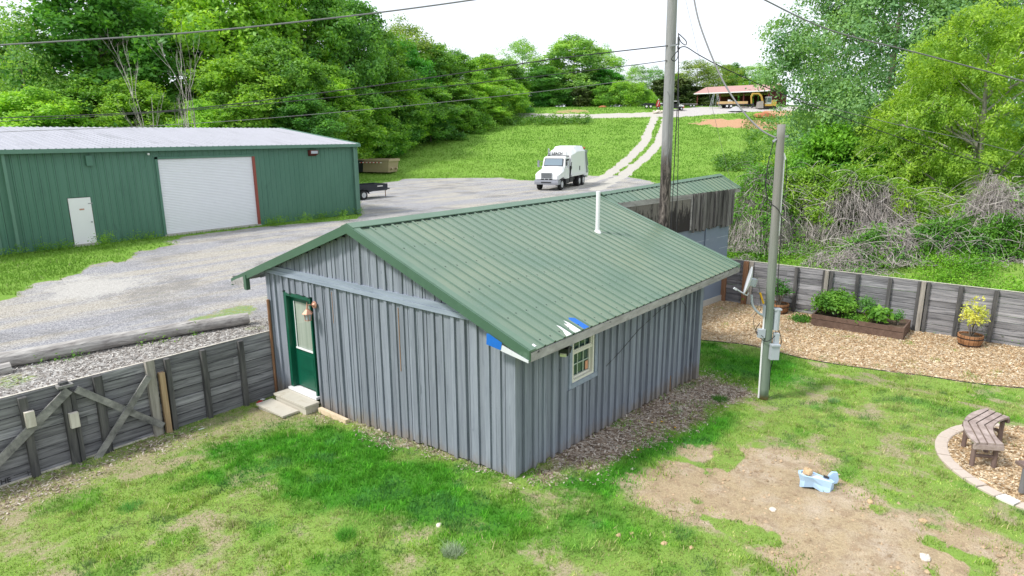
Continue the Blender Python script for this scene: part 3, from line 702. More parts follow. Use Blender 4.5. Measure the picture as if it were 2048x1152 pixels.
def ribbed(mb, x0, x1, pA, pB, first, pitch, wtop=.04, wbase=.075, hgt=.026, th=.02):
    """ribbed sheet between upper line pA(x) and lower line pB(x), ribs run from A to B"""
    xs = [x0]; hs = [0.]
    x = first
    while x < x1 - .06:
        if x > x0 + .05:
            xs += [x - wbase / 2, x - wtop / 2, x + wtop / 2, x + wbase / 2]; hs += [0, hgt, hgt, 0]
            xs += [x + pitch * .36, x + pitch * .38, x + pitch * .62, x + pitch * .64]; hs += [0, .004, .004, 0]
        x += pitch
    k = [i for i, v in enumerate(xs) if v < x1 - .001]; xs = [xs[i] for i in k] + [x1]; hs = [hs[i] for i in k] + [0.]
    vs = []; fs = []; n = len(xs)
    for x, h in zip(xs, hs):
        a = Vector(pA(x)); c_ = Vector(pB(x)); nn = Vector((1, 0, 0)).cross(c_ - a).normalized()
        if nn.z < 0: nn = -nn
        vs += [a + nn * h, c_ + nn * h, c_ + nn * (h - th), a + nn * (h - th)]
    for i in range(n - 1):
        a = i * 4; c_ = a + 4
        fs += [(a, a + 1, c_ + 1, c_), (a + 1, a + 2, c_ + 2, c_ + 1), (a + 2, a + 3, c_ + 3, c_ + 2)]
    for i in range(n - 1):
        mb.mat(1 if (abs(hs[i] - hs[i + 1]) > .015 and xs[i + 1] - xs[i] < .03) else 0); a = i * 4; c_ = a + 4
        if i == 0: base = len(mb.v); mb.v += [tuple(float(q) for q in p) for p in vs]
        for f in ((a, a + 1, c_ + 1, c_), (a + 1, a + 2, c_ + 2, c_ + 1), (a + 2, a + 3, c_ + 3, c_ + 2)): mb.f.append(tuple(base + j for j in f)); mb.m.append(mb.cur)
    mb.mat(0)
rf = MB()
ribbed(rf, XF + .02, XB - .02, lambda x: (x, YR, ZR), lambda x: (x, YE, ZE), 8.17, .28)
ribbed(rf, XF + .02, XB - .02, lambda x: (x, YR, ZR), lambda x: (x, YL, roofz(YL)), 8.17, .28)
roof = rf.build('roof', ['roof_green', 'rib_grime_shade'], shed)
# trims: rake on both gable edges, ridge cap, fascia
def slope_trim(mb, x0, x1, ya, za, yb, zb, lift, drop):
    mb.hexa([(x0, ya, za - drop), (x1, ya, za - drop), (x1, yb, zb - drop), (x0, yb, zb - drop), (x0, ya, za + lift), (x1, ya, za + lift), (x1, yb, zb + lift), (x0, yb, zb + lift)])
rk = MB()
slope_trim(rk, XF - .03, XF + .012, YR, ZR, YE - .02, ZE, .03, .15); slope_trim(rk, XF - .03, XF + .012, YR, ZR, YL + .02, roofz(YL), .03, .15)
rk.build('rake_trim', 'trim_green', roof)
rk = MB()
for a_ in ((XF + .014, XF + .15, YR - .005, ZR, YE - .022, ZE, .034, -.002), (XF + .014, XF + .15, YR + .005, ZR, YL + .02, roofz(YL), .034, -.002), (XB - .13, XB + .03, YR, ZR, YE - .01, ZE, .036, .05), (XB - .13, XB + .03, YR, ZR, YL, roofz(YL), .036, .05)):
    rk = MB(); slope_trim(rk, *a_); rk.build('rake_flashing', 'ridge_green', roof)
rc = MB()
for sg in (-1, 1):
    rc.hexa([(XF + .0, YR, ZR + .035), (XB + .03, YR, ZR + .035), (XB + .03, YR + sg * .20, ZR + .035 - .20 * SL), (XF, YR + sg * .20, ZR + .035 - .20 * SL), (XF, YR, ZR + .052), (XB + .03, YR, ZR + .052), (XB + .03, YR + sg * .20, ZR + .052 - .20 * SL), (XF, YR + sg * .20, ZR + .052 - .20 * SL)])
rc.build('ridge_cap', 'ridge_green', roof)
cs = MB()      # dark foam closure gaps under the ridge cap, between ribs
x = 8.17
while x < XB - .2: cs.box(x - .11, x + .09, YR - .208, YR - .202, ZR - .215 * SL + .003, ZR - .2 * SL + .03); x += .28
cs.build('closure_gaps', 'seam_dark', roof)
sc_ = MB()
x = 8.17
while x < XB - .1:
    for q in (.06, .24, .43, .62, .81, .965):
        yy = YR + (YE - YR) * (q + rnd(-.006, .006)); zz = roofz(yy)
        for dx in (.06, ):
            sc_.box(x + dx - .011, x + dx + .011, yy - .011, yy + .011, zz, zz + .014)
    x += .28
sc_.build('roof_screws', 'seam_dark', roof)['kind'] = 'stuff'
fa = MB()
fa.beam((XF + .015, YE + .01, ZE - .10), (12.4, YE + .01, ZE - .10), .035, .15); fa.beam((12.402, YE + .013, ZE - .105), (XB + .01, YE + .013, ZE - .105), .035, .15)
fa.build('eave_fascia', 'fascia_wood', roof)
fl = MB(); fl.beam((XF, YL - .02, ZE - .07), (XB, YL - .02, ZE - .07), .035, .15); fl.build('left_eave_fascia', 'fascia_wood', roof)
sf = MB()     # rafter tails and the unlit underside
for k in range(15):
    xx = XF + .12 + k * .61; sf = MB(); sf.beam((xx, YE + .03, ZE - .10), (xx, WY0, roofz(WY0) - .10), .04, .12); sf.build('rafter_tail', 'siding', roof); sf = MB(); sf.beam((xx, YL - .04, ZE - .10), (xx, WY1 + .01, roofz(WY1) - .10), .04, .12)
    sf.build('rafter_tail', 'siding', roof)
# eave returns with old paint
er = MB(); er.prism([(YE - .01, ZE - .17), (YE - .01, ZE - .13), (6.62, ZE + .03), (6.62, ZE - .08)], 'x', XF - .05, XF - .032); er.build('white_eave_board', 'white_paint', shed)
er = MB(); er.prism([(6.60, ZE - .07), (6.57, ZE + .06), (6.86, ZE + .165), (6.90, ZE + .16), (6.91, ZE - .03)], 'x', XF - .058, XF - .051); er.build('blue_paint_patch', 'blue_paint', shed)
er = MB(); er.prism([(YL, ZE - .13), (YL, ZE - .18), (YL - .62, ZE - .18), (YL - .62, ZE + .08), (YL - .3, ZE - .02)], 'x', XF - .05, XF - .032); er.build('left_eave_board', 'fascia_wood', shed)
er = MB(); er.prism([(YL - .63, ZE + .09), (YL - .63, ZE - .24), (YL - .74, ZE - .24), (YL - .74, ZE + .13)], 'x', XF - .052, XF + .05); er.build('left_eave_bracket', 'trim_green', shed)
def roofpatch(poly, mname, name, up=.006):
    mb = MB(); n = len(poly)
    nrm = Vector((0, -SL, 1)).normalized()
    top = [Vector((x, y, roofz(y))) + nrm * (up + .001) for x, y in poly]; bot = [p - nrm * .004 for p in top]
    mb.add(top + bot, [tuple(range(n)), tuple(range(2 * n - 1, n - 1, -1))] + [(i, (i + 1) % n, n + (i + 1) % n, n + i) for i in range(n)])
    return mb.build(name, mname, roof)
roofpatch([(9.05, 6.05), (9.24, 6.05), (9.24, 6.30), (9.21, 6.40), (9.17, 6.26), (9.12, 6.33), (9.08, 6.2)], 'chalk_paint', 'white_paint_spill')
roofpatch([(8.80, 6.05), (8.96, 6.05), (8.96, 6.30), (8.93, 6.36), (8.90, 6.2), (8.84, 6.12)], 'chalk_paint', 'white_paint_spill')
roofpatch([(9.31, 6.05), (9.51, 6.05), (9.51, 6.36), (9.40, 6.42), (9.31, 6.36)], 'blue_paint', 'blue_paint_spill')
roofpatch([(7.95, 6.10), (8.02, 6.10), (8.02, 6.17), (7.95, 6.15)], 'chalk_paint', 'white_paint_spill')
vp = MB(); q = Vector((14.0, 8.72, roofz(8.72))); vp.tube([q + Vector((0, 0, -.05)), q + Vector((0, 0, 1.02))], .052, 14); vp.tube([q + Vector((0, 0, -.03)), q + Vector((0, 0, .05))], [.11, .06], 14)
vp.build('vent_pipe', 'pvc_white', roof)
# door, recessed
fr = MB(); fr.box(WX0 + .0, WX0 + .16, DY0, DY0 + .05, DZ0, DZ1); fr.box(WX0, WX0 + .16, DY1 - .10, DY1, DZ0, DZ1); fr.box(WX0, WX0 + .16, DY0 + .05, DY1 - .10, DZ1 - .09, DZ1)
dfr = fr.build('door_frame', 'door_green', shed)
ds = MB(); xd = WX0 + .12
gy0, gy1, gz0, gz1 = DY0 + .20, DY1 - .24, .98, DZ1 - .22
ds.box(xd, xd + .045, DY0 + .05, gy0, DZ0 + .03, DZ1 - .09); ds.box(xd, xd + .045, gy1, DY1 - .10, DZ0 + .03, DZ1 - .09)
ds.box(xd, xd + .045, gy0, gy1, DZ0 + .03, gz0); ds.box(xd, xd + .045, gy0, gy1, gz1, DZ1 - .09)
ds.box(xd - .012, xd, gy0 + .03, gy1 - .03, .48, .84); ds.box(xd - .012, xd, gy0 + .03, gy1 - .03, .10, .38)
door = ds.build('door', 'door_green', shed)
g = MB(); g.box(xd + .015, xd + .03, gy0, gy1, gz0, gz1); g.build('door_glass', 'curtain_glass', door)
g = MB(); g.box(xd - .03, xd - .001, gy0 - .03, gy1 + .03, gz0 - .025, gz0 + .012); g.box(xd - .014, xd - .001, gy1 + .001, gy1 + .022, gz0 + .014, gz1); g.build('glass_bead', 'chalk_paint', door)
g = MB(); g.tube([(xd, DY0 + .12, .88), (xd - .06, DY0 + .12, .88)], .022, 8); g.build('door_knob', 'galv', door)
g = MB(); g.box(WX0 - .07, WX0 + .14, DY0 - .04, DY1 + .02, DZ0 - .06, DZ0 - .002); g.build('threshold', 'chalk_paint', shed)
# window
wf = MB(); yo = WY0 - .03
def frame(mb, x0, x1, z0, z1, y0, y1, w_):
    mb.box(x0, x0 + w_, y0, y1, z0, z1); mb.box(x1 - w_, x1, y0, y1, z0, z1); mb.box(x0 + w_, x1 - w_, y0, y1, z1 - w_, z1); mb.box(x0 + w_, x1 - w_, y0, y1, z0, z0 + w_)
frame(wf, WX_0, WX_1, WZ_0, WZ_1, yo, WY0 + .08, .05); win = wf.build('window', 'vinyl', shed)
xm = (WX_0 + WX_1) / 2; zm = (WZ_0 + WZ_1) / 2
s1 = MB(); frame(s1, WX_0 + .05, WX_1 - .05, WZ_0 + .05, zm + .01, WY0 + .03, WY0 + .06, .035); s1.box(WX_0 + .05, WX_1 - .05, WY0 - .012, WY0 + .028, zm - .02, zm + .03)
s1.build('lower_sash', 'vinyl', win)
s2 = MB(); frame(s2, WX_0 + .05, WX_1 - .05, zm + .03, WZ_1 - .05, WY0 + .0, WY0 + .03, .03); s2.build('upper_sash', 'vinyl', win)
mu = MB()
for z0, z1, yy in ((WZ_0 + .085, zm - .02, WY0 + .036), (zm + .06, WZ_1 - .08, WY0 + .004)):
    for k in (1, 2): xx = WX_0 + .085 + (WX_1 - WX_0 - .17) * k / 3; mu.box(xx - .009, xx + .009, yy, yy + .012, z0, z1)
    mu.box(WX_0 + .085, WX_1 - .085, yy - .002, yy + .011, (z0 + z1) / 2 - .009, (z0 + z1) / 2 + .009)
mu.build('muntins', 'muntin', win)
g = MB(); g.box(WX_0 + .05, WX_1 - .05, WY0 + .061, WY0 + .068, WZ_0 + .05, WZ_1 - .05); g.build('pane', 'glass', win)
g = MB(); g.box(WX_0 - .02, WX_1 + .12, WY0 - .05, WY0 - .004, WZ_0 - .10, WZ_0 - .003); g.box(WX_1 + .02, WX_1 + .12, WY0 - .045, WY0 - .004, WZ_0, 2.56); g.box(WX_0 - .10, WX_0 - .01, WY0 - .042, WY0 - .004, WZ_0 - .1, 2.56)
g.build('window_casing', 'siding_trim', shed)
g = MB(); g.box(WX_1 - .19, WX_1 - .10, WY0 + .045, WY0 + .056, WZ_0 + .10, WZ_0 + .27); g.build('orange_card', 'card_orange', win)
wc = MB(); wc.tube([(x_, WY0 - .058, z_) for x_, z_ in ((10.85, 1.25), (11.4, 1.42), (12.2, 1.72), (13.2, 1.95), (14.2, 2.02), (14.55, 1.7), (14.6, .9))], .006, 5); wc.build('wall_cable', 'cable_black', shed)

# lantern by the door
ly = 12.18; lz = 2.12
lan = thing('wall_lantern', (WX0 - .03, ly, lz), 'weathered copper lantern with glass panes fixed to the shed wall beside the door', 'lamp')
g = MB(); g.tube([(WX0 - .05, ly, lz + .10), (WX0 - .075, ly, lz + .10)], [.085, .075], 16); g.tube([(WX0 - .075, ly, lz + .10), (WX0 - .11, ly, lz + .10)], [.05, .02], 12); g.build('backplate', 'copper', lan)
g = MB(); g.tube([(WX0 - .10, ly, lz + .10), (WX0 - .18, ly, lz + .13), (WX0 - .23, ly, lz + .11)], .013, 8); g.tube([(WX0 - .24, ly, lz + .03), (WX0 - .24, ly, lz + .12), (WX0 - .24, ly, lz + .20)], [.03, .016, .004], 8); g.build('arm', 'copper', lan)
g = MB(); g.tube([(WX0 - .24, ly, lz - .06), (WX0 - .24, ly, lz - .045), (WX0 - .24, ly, lz + .035)], [.125, .115, .04], 6); hd = g.build('lamp_hood', 'copper', lan)
g = MB()
for k in range(6):
    a = k * math.pi / 3; g.tube([(WX0 - .24 + .088 * math.cos(a), ly + .088 * math.sin(a), lz - .06), (WX0 - .24 + .07 * math.cos(a), ly + .07 * math.sin(a), lz - .21)], .007, 5)
g.tube([(WX0 - .24, ly, lz - .215), (WX0 - .24, ly, lz - .20)], .08, 6); g.build('cage', 'copper', lan)
g = MB(); g.tube([(WX0 - .24, ly, lz - .20), (WX0 - .24, ly, lz - .06)], [.064, .082], 6); g.build('lamp_glass', 'box_grey', lan)
# floodlight under the eave
fp = Vector((9.0, WY0 - .30, 2.19))
fld = thing('floodlight', fp, 'black twin head floodlight hanging under the shed eave beside the window', 'lamp')
g = MB(); g.beam(fp + Vector((.06, .02, -.02)), fp + Vector((-.10, -.05, -.06)), .17, .13, (.2, .1, 1)); g.build('lamp_head', 'black_plastic', fld)
g = MB(); g.beam(fp + Vector((-.07, -.035, -.095)), fp + Vector((-.115, -.055, -.115)), .11, .055, (.2, .1, 1)); g.build('lens', 'lens_pale', fld)
g = MB(); g.beam(fp + Vector((.10, .03, -.05)), fp + Vector((.19, .02, -.09)), .10, .12); g.tube([fp + Vector((.05, .05, 0)), fp + Vector((.05, .28, .12))], .02, 6); g.build('bracket', 'black_plastic', fld)

# concrete steps and timber sill at the wall foot
gz = tz(7.5, 13)
st = thing('concrete_steps', (7.6, 13.0, gz), 'two pale concrete steps below the green shed door', 'steps')
g = MB(); g.box(WX0 - .42, WX0 - .075, 12.28, 13.52, gz - .05, DZ0 - .11); g.box(WX0 - .45, WX0 - .075, 12.25, 13.55, DZ0 - .11, DZ0 - .063); g.build('upper_step', 'step_concrete', st)
g = MB(); g.box(WX0 - .82, WX0 - .421, 12.55, 13.62, gz - .05, gz + .06); g.box(WX0 - .86, WX0 - .451, 12.52, 13.65, gz + .06, gz + .10); g.build('lower_step', 'step_concrete', st)
g = MB(); z0 = tz(7.8, 11.7); g.beam((WX0 - .14, 12.15, z0 + .05), (WX0 - .17, 11.1, z0 + .06), .09, .11); tag(g.build('timber_block', 'sill_wood'), 'short pale timber lying against the foot of the shed wall right of the steps', 'timber')

# ================================================================== OUTBUILDING BEHIND
E0, E1 = (16.8, 9.87, 3.86), (24.42, 8.98, 3.86)         # eave line
G0, G1 = (16.8, 10.40, 4.13), (24.40, 9.80, 4.34)        # ridge line
ob = thing('block_outbuilding', (20.5, 11, -.3), 'long grey block outbuilding with weathered boards under a narrow green roof', 'building')
lerp = lambda a, b_, u: tuple(a[i] + (b_[i] - a[i]) * u for i in range(3))
g = MB(); fx = lambda x: (x - 16.8) / (24.4 - 16.8)
ribbed(g, 16.8, 24.4, lambda x: lerp(G0, G1, fx(x)), lambda x: lerp(E0, E1, fx(x)), 16.95, .28)
bk0, bk1 = (16.8, 13.4, 3.1), (24.4, 13.2, 3.1)
ribbed(g, 16.8, 24.4, lambda x: lerp(G0, G1, fx(x)), lambda x: lerp(bk0, bk1, fx(x)), 16.95, .28); orf = g.build('roof', ['roof_green', 'rib_grime_shade'], ob)
g = MB(); 
for e, zz in ((-.13, -.075), (.13, -.06)):
    a = [(G0[0], G0[1], G0[2] + .035), (G1[0] + .02, G1[1], G1[2] + .035), (G1[0] + .02, G1[1] + e, G1[2] + .035 + zz), (G0[0], G0[1] + e, G0[2] + .035 + zz)]
    g.hexa([(*p[:2], p[2] - .02) for p in a] + a)
a = [(24.32, G1[1], G1[2] + .03), (24.44, G1[1], G1[2] + .03), (24.44, E1[1] - .02, E1[2] + .03), (24.32, E1[1] - .02, E1[2] + .03)]
g.hexa([(*p[:2], p[2] - .06) for p in a] + a); g.build('ridge_cap', 'ridge_green', orf)
g = MB()
for k in range(27):
    x = 16.95 + k * .28; p = lerp(G0, G1, fx(x)); g.box(x - .1, x + .1, p[1] - .14, p[1] - .135, p[2] - .075, p[2] - .03)
g.build('closure_gaps', 'seam_dark', orf)
def wy(x): return 9.98 - (x - 16.3) / (23.95 - 16.3) * .86
def wface(mb, x0, x1, z0, z1, off=0, th=.1):
    mb.hexa([(x0, wy(x0) - off, z0), (x1, wy(x1) - off, z0), (x1, wy(x1) - off + th, z0), (x0, wy(x0) - off + th, z0), (x0, wy(x0) - off, z1), (x1, wy(x1) - off, z1), (x1, wy(x1) - off + th, z1), (x0, wy(x0) - off + th, z1)])
ZB = 2.62
g = MB(); wface(g, 16.3, 23.9, -.6, ZB - .02); g.hexa([(23.8, 9.24, -.6), (23.9, 9.24, -.6), (23.9, 13.2, -.6), (23.8, 13.2, -.6), (23.8, 9.24, 3.3), (23.9, 9.24, 3.3), (23.9, 13.2, 3.3), (23.8, 13.2, 3.3)]); g.hexa([(16.3, 13.1, -.6), (23.9, 13.1, -.6), (23.9, 13.2, -.6), (16.3, 13.2, -.6), (16.3, 13.1, 3.1), (23.9, 13.1, 3.1), (23.9, 13.2, 3.1), (16.3, 13.2, 3.1)])
bw = g.build('block_wall', 'block_blue', ob)
g = MB()
for k in range(1, 7):
    z = -.4 + k * .42; x = 16.5
    while x < 23.4: l_ = rnd(.6, 1.6); (random.random() < .55) and wface(g, x, min(x + l_, 23.85), z, z + .014, .003, .004); x += l_ + rnd(.1, .6)
g.build('mortar_lines', 'mortar', bw)
g = MB(); wface(g, 22.15, 22.2, -.4, ZB - .03, .05, .05); g.build('pipe_strip', 'block_blue', ob)
g = MB(); wface(g, 19.5, 23.9, -.5, tz(22, 9) + .24, .04, .035); g.build('footing', 'concrete', ob)
g = MB(); x = 16.35
for x0, x1 in ((16.3, 17.55), (17.56, 18.78), (18.79, 20.0), (20.01, 21.05)): wface(g, x0, x1, ZB, 3.86, .06, .05)
g.build('weathered_sheets', 'old_panel', ob)
g = MB(); wface(g, 16.4, 21.05, 3.70, 3.86, .075, .014); wface(g, 21.0, 21.08, ZB, 3.84, .085, .02); g.build('top_board', 'fascia_wood', ob)
g = MB(); x = 21.1
while x < 23.9:
    wd = rnd(.07, .2); wface(g, x, min(x + wd - .012, 23.94), ZB + rnd(-.12, .02), 3.86, rnd(.07, .15), .05); x += wd
g.hexa([(23.9, 9.05, ZB), (23.96, 9.05, ZB), (23.96, 13.1, ZB), (23.9, 13.1, ZB), (23.9, 9.05, 3.8), (23.96, 9.05, 3.8), (23.96, 13.1, 3.3), (23.9, 13.1, 3.3)])
g.build('vertical_planks', 'barnwood', ob)
g = MB(); g.beam((24.36, 9.02, 3.76), (24.36, 9.8, 4.2), .04, .14); g.beam((23.9, 9.06, 3.78), (24.38, 9.0, 3.78), .05, .12); g.build('barge_board', 'fascia_wood', ob)

# ================================================================== GREEN STEEL BUILDING
GY0, GX1, GZ0, GEZ = 34.15, 26.1, .99, 5.28
gb = thing('steel_building', (15, 42, GZ0), 'large green corrugated metal building with a grey metal roof beyond the gravel yard', 'building')
def steelwall(mb, x0, x1, z0, z1, first=None, pitch=.305):
    xs = []; hs = []
    n = int((x1 - x0) / pitch) + 1
    xs.append(x0); hs.append(0)
    for k in range(n):
        c_ = x0 + .15 + k * pitch
        if c_ + .06 > x1: break
        xs += [c_ - .045, c_ - .02, c_ + .02, c_ + .045]; hs += [0, .035, .035, 0]
        xs += [c_ + .12, c_ + .13, c_ + .15, c_ + .16]; hs += [0, .009, .009, 0]
    xs2 = [x for x in xs if x < x1 - .002] + [x1]; hs = hs[:len(xs2) - 1] + [0]
    vs = []; fs = []
    for x, h in zip(xs2, hs): vs += [(x, GY0 - h, z0), (x, GY0 - h, z1)]
    base = len(mb.v); mb.v += vs
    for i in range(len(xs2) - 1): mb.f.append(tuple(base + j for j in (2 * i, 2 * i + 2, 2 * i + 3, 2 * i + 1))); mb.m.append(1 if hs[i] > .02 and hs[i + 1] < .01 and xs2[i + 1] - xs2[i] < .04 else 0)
RX0, RX1, RZ1 = 14.05, 19.02, 4.80
EX0, EX1, EZ1 = 9.96, 10.92, 3.21
g = MB()
for x0, x1, z0, z1 in ((-3, EX0, GZ0, GEZ), (EX0, EX1, EZ1, GEZ), (EX1, RX0, GZ0, GEZ), (RX0, RX1, RZ1, GEZ), (RX1, GX1, GZ0, GEZ)): steelwall(g, x0, x1, z0 - .1 if z0 < 2 else z0, z1)
g.build('front_wall', ['steel_green', 'steel_rib_shade'], gb)
g = MB(); gy2 = GY0 + 16.6; zr = 6.42; ym = GY0 + 8.6
g.prism([(GY0 + .01, GZ0 - .1), (gy2, GZ0 - .1), (gy2, GEZ - .05), (ym, zr - .08), (GY0 + .01, GEZ - .05)], 'x', GX1 - .05, GX1); g.box(-3, GX1 - .05, gy2 - .05, gy2, GZ0 - .1, GEZ - .05); g.prism([(GY0 + .01, GZ0 - .1), (gy2, GZ0 - .1), (gy2, GEZ - .05), (ym, zr - .08), (GY0 + .01, GEZ - .05)], 'x', -3, -2.95)
g.build('end_walls', 'steel_green', gb)
g = MB(); ribbed(g, -3.2, GX1 + .1, lambda x: (x, ym, zr), lambda x: (x, GY0 - .18, GEZ + .09), -3, .305, .04, .09, .035); ribbed(g, -3.2, GX1 + .1, lambda x: (x, ym, zr), lambda x: (x, gy2 + .2, GEZ + .05), -3, .305, .04, .09, .035)
grf = g.build('roof', ['steel_roof', 'steel_roof'], gb)
g = MB(); g.box(-3.2, GX1 + .12, GY0 - .30, GY0 - .16, GEZ - .08, GEZ + .10); g.build('gutter', 'steel_trim', gb)
g = MB(); g.hexa([(GX1 + .02, GY0 - .2, GEZ - .06), (GX1 + .14, GY0 - .2, GEZ - .06), (GX1 + .14, ym, zr - .1), (GX1 + .02, ym, zr - .1), (GX1 + .02, GY0 - .2, GEZ + .14), (GX1 + .14, GY0 - .2, GEZ + .14), (GX1 + .14, ym, zr + .06), (GX1 + .02, ym, zr + .06)])
g.build('rake_trim', 'steel_trim', gb)
g = MB(); g.box(GX1 - .16, GX1 + .03, GY0 - .05, GY0 - .0, GZ0 - .1, GEZ - .08); g.build('corner_trim', 'steel_trim', gb)
for x in (7.85, GX1 - .32):
    g = MB(); g.box(x - .06, x + .06, GY0 - .19, GY0 - .07, GZ0 + .15, GEZ - .08); g.beam((x, GY0 - .13, GZ0 + .18), (x - .05, GY0 - .3, GZ0 + .03), .12, .1); g.build('downspout', 'steel_trim', gb)
g = MB(); g.box(RX0 - .12, RX0, GY0 - .06, GY0 + .1, GZ0, RZ1 + .1); g.box(RX0 - .12, RX1 + .12, GY0 - .06, GY0 + .1, RZ1 + .0, RZ1 + .10); g.build('door_trim', 'steel_green', gb)
g = MB(); n = 46; vs = []; fs = []
for k in range(n * 2 + 1):
    z = GZ0 + .08 + (RZ1 - GZ0 - .08) * k / (n * 2); h = .022 if k % 2 else 0
    vs += [(RX0, GY0 + .03 - h, z), (RX1, GY0 + .03 - h, z)]
for k in range(n * 2): fs.append((2 * k, 2 * k + 1, 2 * k + 3, 2 * k + 2))
g.add(vs, fs); g.build('roller_door', 'roller_white', gb)
g = MB(); g.box(RX1, RX1 + .13, GY0 - .08, GY0 + .1, GZ0, RZ1 + .0); g.build('red_jamb', 'red_jamb', gb)
g = MB(); g.box(RX0 - .1, RX1 + .1, GY0 - .22, GY0 + .1, GZ0 - .2, GZ0 + .075); g.build('concrete_sill', 'concrete', gb); g = MB(); g.box(EX0 - .05, EX1 + .05, GY0 - .22, GY0 + .1, GZ0 - .2, GZ0 + .10); g.build('concrete_sill', 'concrete', gb)
g = MB(); g.box(EX0 + .03, EX1 - .03, GY0 - .03, GY0 + .02, GZ0 + .10, EZ1 - .03); ed = g.build('entry_door', 'door_white', gb)
g = MB(); 
for z in (1.35, 2.9): g.box(EX1 - .16, EX1 + .02, GY0 - .045, GY0 - .031, z - .02, z + .02)
g.build('hinge', 'galv', ed)
g = MB(); g.tube([(EX1 - .12, GY0 - .03, 2.05), (EX1 - .12, GY0 - .09, 2.05)], .035, 8); g.build('door_knob', 'galv', ed)
g = MB(); g.box(EX0 + .42, EX0 + .62, GY0 - .034, GY0 - .031, 2.62, 2.69); g.build('door_notice', 'copper', ed)
g = MB(); g.box(22.55, 23.1, GY0 - .30, GY0 - .04, 4.83, 5.06); g.prism([(GY0 - .30, 4.83), (GY0 - .04, 4.83), (GY0 - .04, 4.72)], 'x', 22.57, 23.08); wl = g.build('wall_light', 'red_stud', gb)
g = MB(); g.box(22.6, 23.05, GY0 - .315, GY0 - .301, 4.86, 5.02); g.build('light_lens', 'box_grey', wl)
g = MB(); g.box(10.92, 11.18, GY0 - .14, GY0 - .04, 4.60, 5.05); g.box(11.02, 11.09, GY0 - .16, GY0 - .141, 4.80, 4.86); g.build('dark_wall_box', 'steel_green', gb)
g = MB(); g.blob((13.62, GY0 - .16, 5.06), .06, 3, .05); g.build('security_camera', 'pvc_white', gb)
g = MB(); g.box(-3.1, -2.9, GY0 - .06, GY0, GZ0, GEZ); g.box(7.18, 7.30, GY0 - .055, GY0 - .036, GZ0, 2.0); g.build('left_trim', 'steel_trim', gb)

# ================================================================== FENCES
def retaining(name, p0, p1, ztop, zbot, n, label, posts, braces=None, side=-1):
    pass
FY = 14.12; FT = 1.25
lf = thing('plank_retaining_fence', (3, FY, -.4), 'weathered grey plank retaining fence with crossed braces left of the shed', 'fence')
g = MB(); nb = 9; hb = (FT + .50) / nb; brks = [-3, -.4, 2.3, 5.22, 7.93]
for r_ in range(nb):
    z0 = -.50 + r_ * hb
    for a, c_ in zip(brks[:-1], brks[1:]):
        cuts = [a, c_]
        if random.random() < .4: cuts = [a, a + (c_ - a) * rnd(.3, .7), c_]
        for u, v_ in zip(cuts[:-1], cuts[1:]): g.box(u + .003, v_ - .003, FY + rnd(-.012, .012), FY + .06, z0 + .004, z0 + hb - rnd(.004, .014))
g.build('plank_panel', 'plank', lf)
g = MB(); g.box(-3, 7.93, FY + .012, FY + .055, FT + .001, FT + .012); g.build('top_edge', 'block_wood', lf)
g = MB(); g.box(-3, 5.2, FY - .035, FY - .014, -.50, -.36); g.build('footing_strip', 'block_wood', lf)
def gpost(x, w_, z1, m_, yo=.0, lab=None, z0=-.5, d=.10):
    p = MB(); p.box(x - w_ / 2, x + w_ / 2, FY - .02 - d - yo, FY - .014 - yo, z0, z1); q_ = p.build('post', m_, lf)
    if lab: q_['label'] = lab
for x, w_, z1, m_, yo in ((.1, .12, 1.2, 'post_dark', 0), (1.3, .12, 1.2, 'post_dark', 0), (2.88, .13, 1.2, 'post_dark', 0), (3.55, .15, 1.3, 'post_dark', 0), (4.12, .15, 1.25, 'post_dark', 0), (5.10, .17, 1.30, 'post_grey', 0), (5.45, .10, 1.24, 'post_dark', 0), (6.22, .11, 1.23, 'post_dark', 0), (7.10, .11, 1.22, 'post_dark', 0)):
    gpost(x, w_, z1, m_, yo)
gpost(5.30, .11, .98, 'post_tan', .02, 'new tan timber post beside the gate joint')
gpost(3.66, .09, 1.1, 'post_dark', .0)
g = MB(); g.tube([(7.9, FY - .05, -.45), (7.9, FY - .05, 2.05)], .035, 8); g.build('rusty_pipe', 'post_rust', lf)
for a, b_, w_ in (((1.6, -.45), (3.60, 1.14), .16), ((3.72, 1.12), (5.18, -.18), .13), ((3.85, -.42), (5.02, 1.0), .13)):
    g = MB(); yo = FY - .145 if a[0] != 3.85 else FY - .19
    g.beam((a[0], yo, a[1]), (b_[0], yo, b_[1]), .035, w_, (0, 0, 1)); g.build('diagonal_brace', 'old_board', lf)
for x, z in ((2.92, .88), (3.60, .62)):
    g = MB(); g.box(x - .075, x + .075, FY - .22, FY - .13, z - .24, z + .06); g.build('timber_cleat', 'block_wood', lf)
g = MB(); g.box(3.43, 3.69, FY - .17, FY + .03, 1.20, 1.25); g.build('post_cap', 'old_board', lf)
def textmesh(s_, size, depth=.004, shear=0., bold=0):
    cu = bpy.data.curves.new('t', 'FONT'); cu.body = s_; cu.size = size; cu.extrude = depth; cu.shear = shear; cu.offset = bold; cu.align_x = 'CENTER'; cu.align_y = 'CENTER'
    to = bpy.data.objects.new('t', cu); C.objects.link(to); dg = bpy.context.evaluated_depsgraph_get(); me = bpy.data.meshes.new_from_object(to.evaluated_get(dg))
    bpy.data.objects.remove(to); return me
tm = textmesh('HE', .13, .003, bold=.002); tm.materials.clear(); tm.materials.append(MATS['ink'])
to = bpy.data.objects.new('stencil_letters', tm); C.objects.link(to); to.parent = lf; to.location = (2.42 - 3, -.038, -.30 + .4); to.rotation_euler = (math.pi / 2, 0, 0)
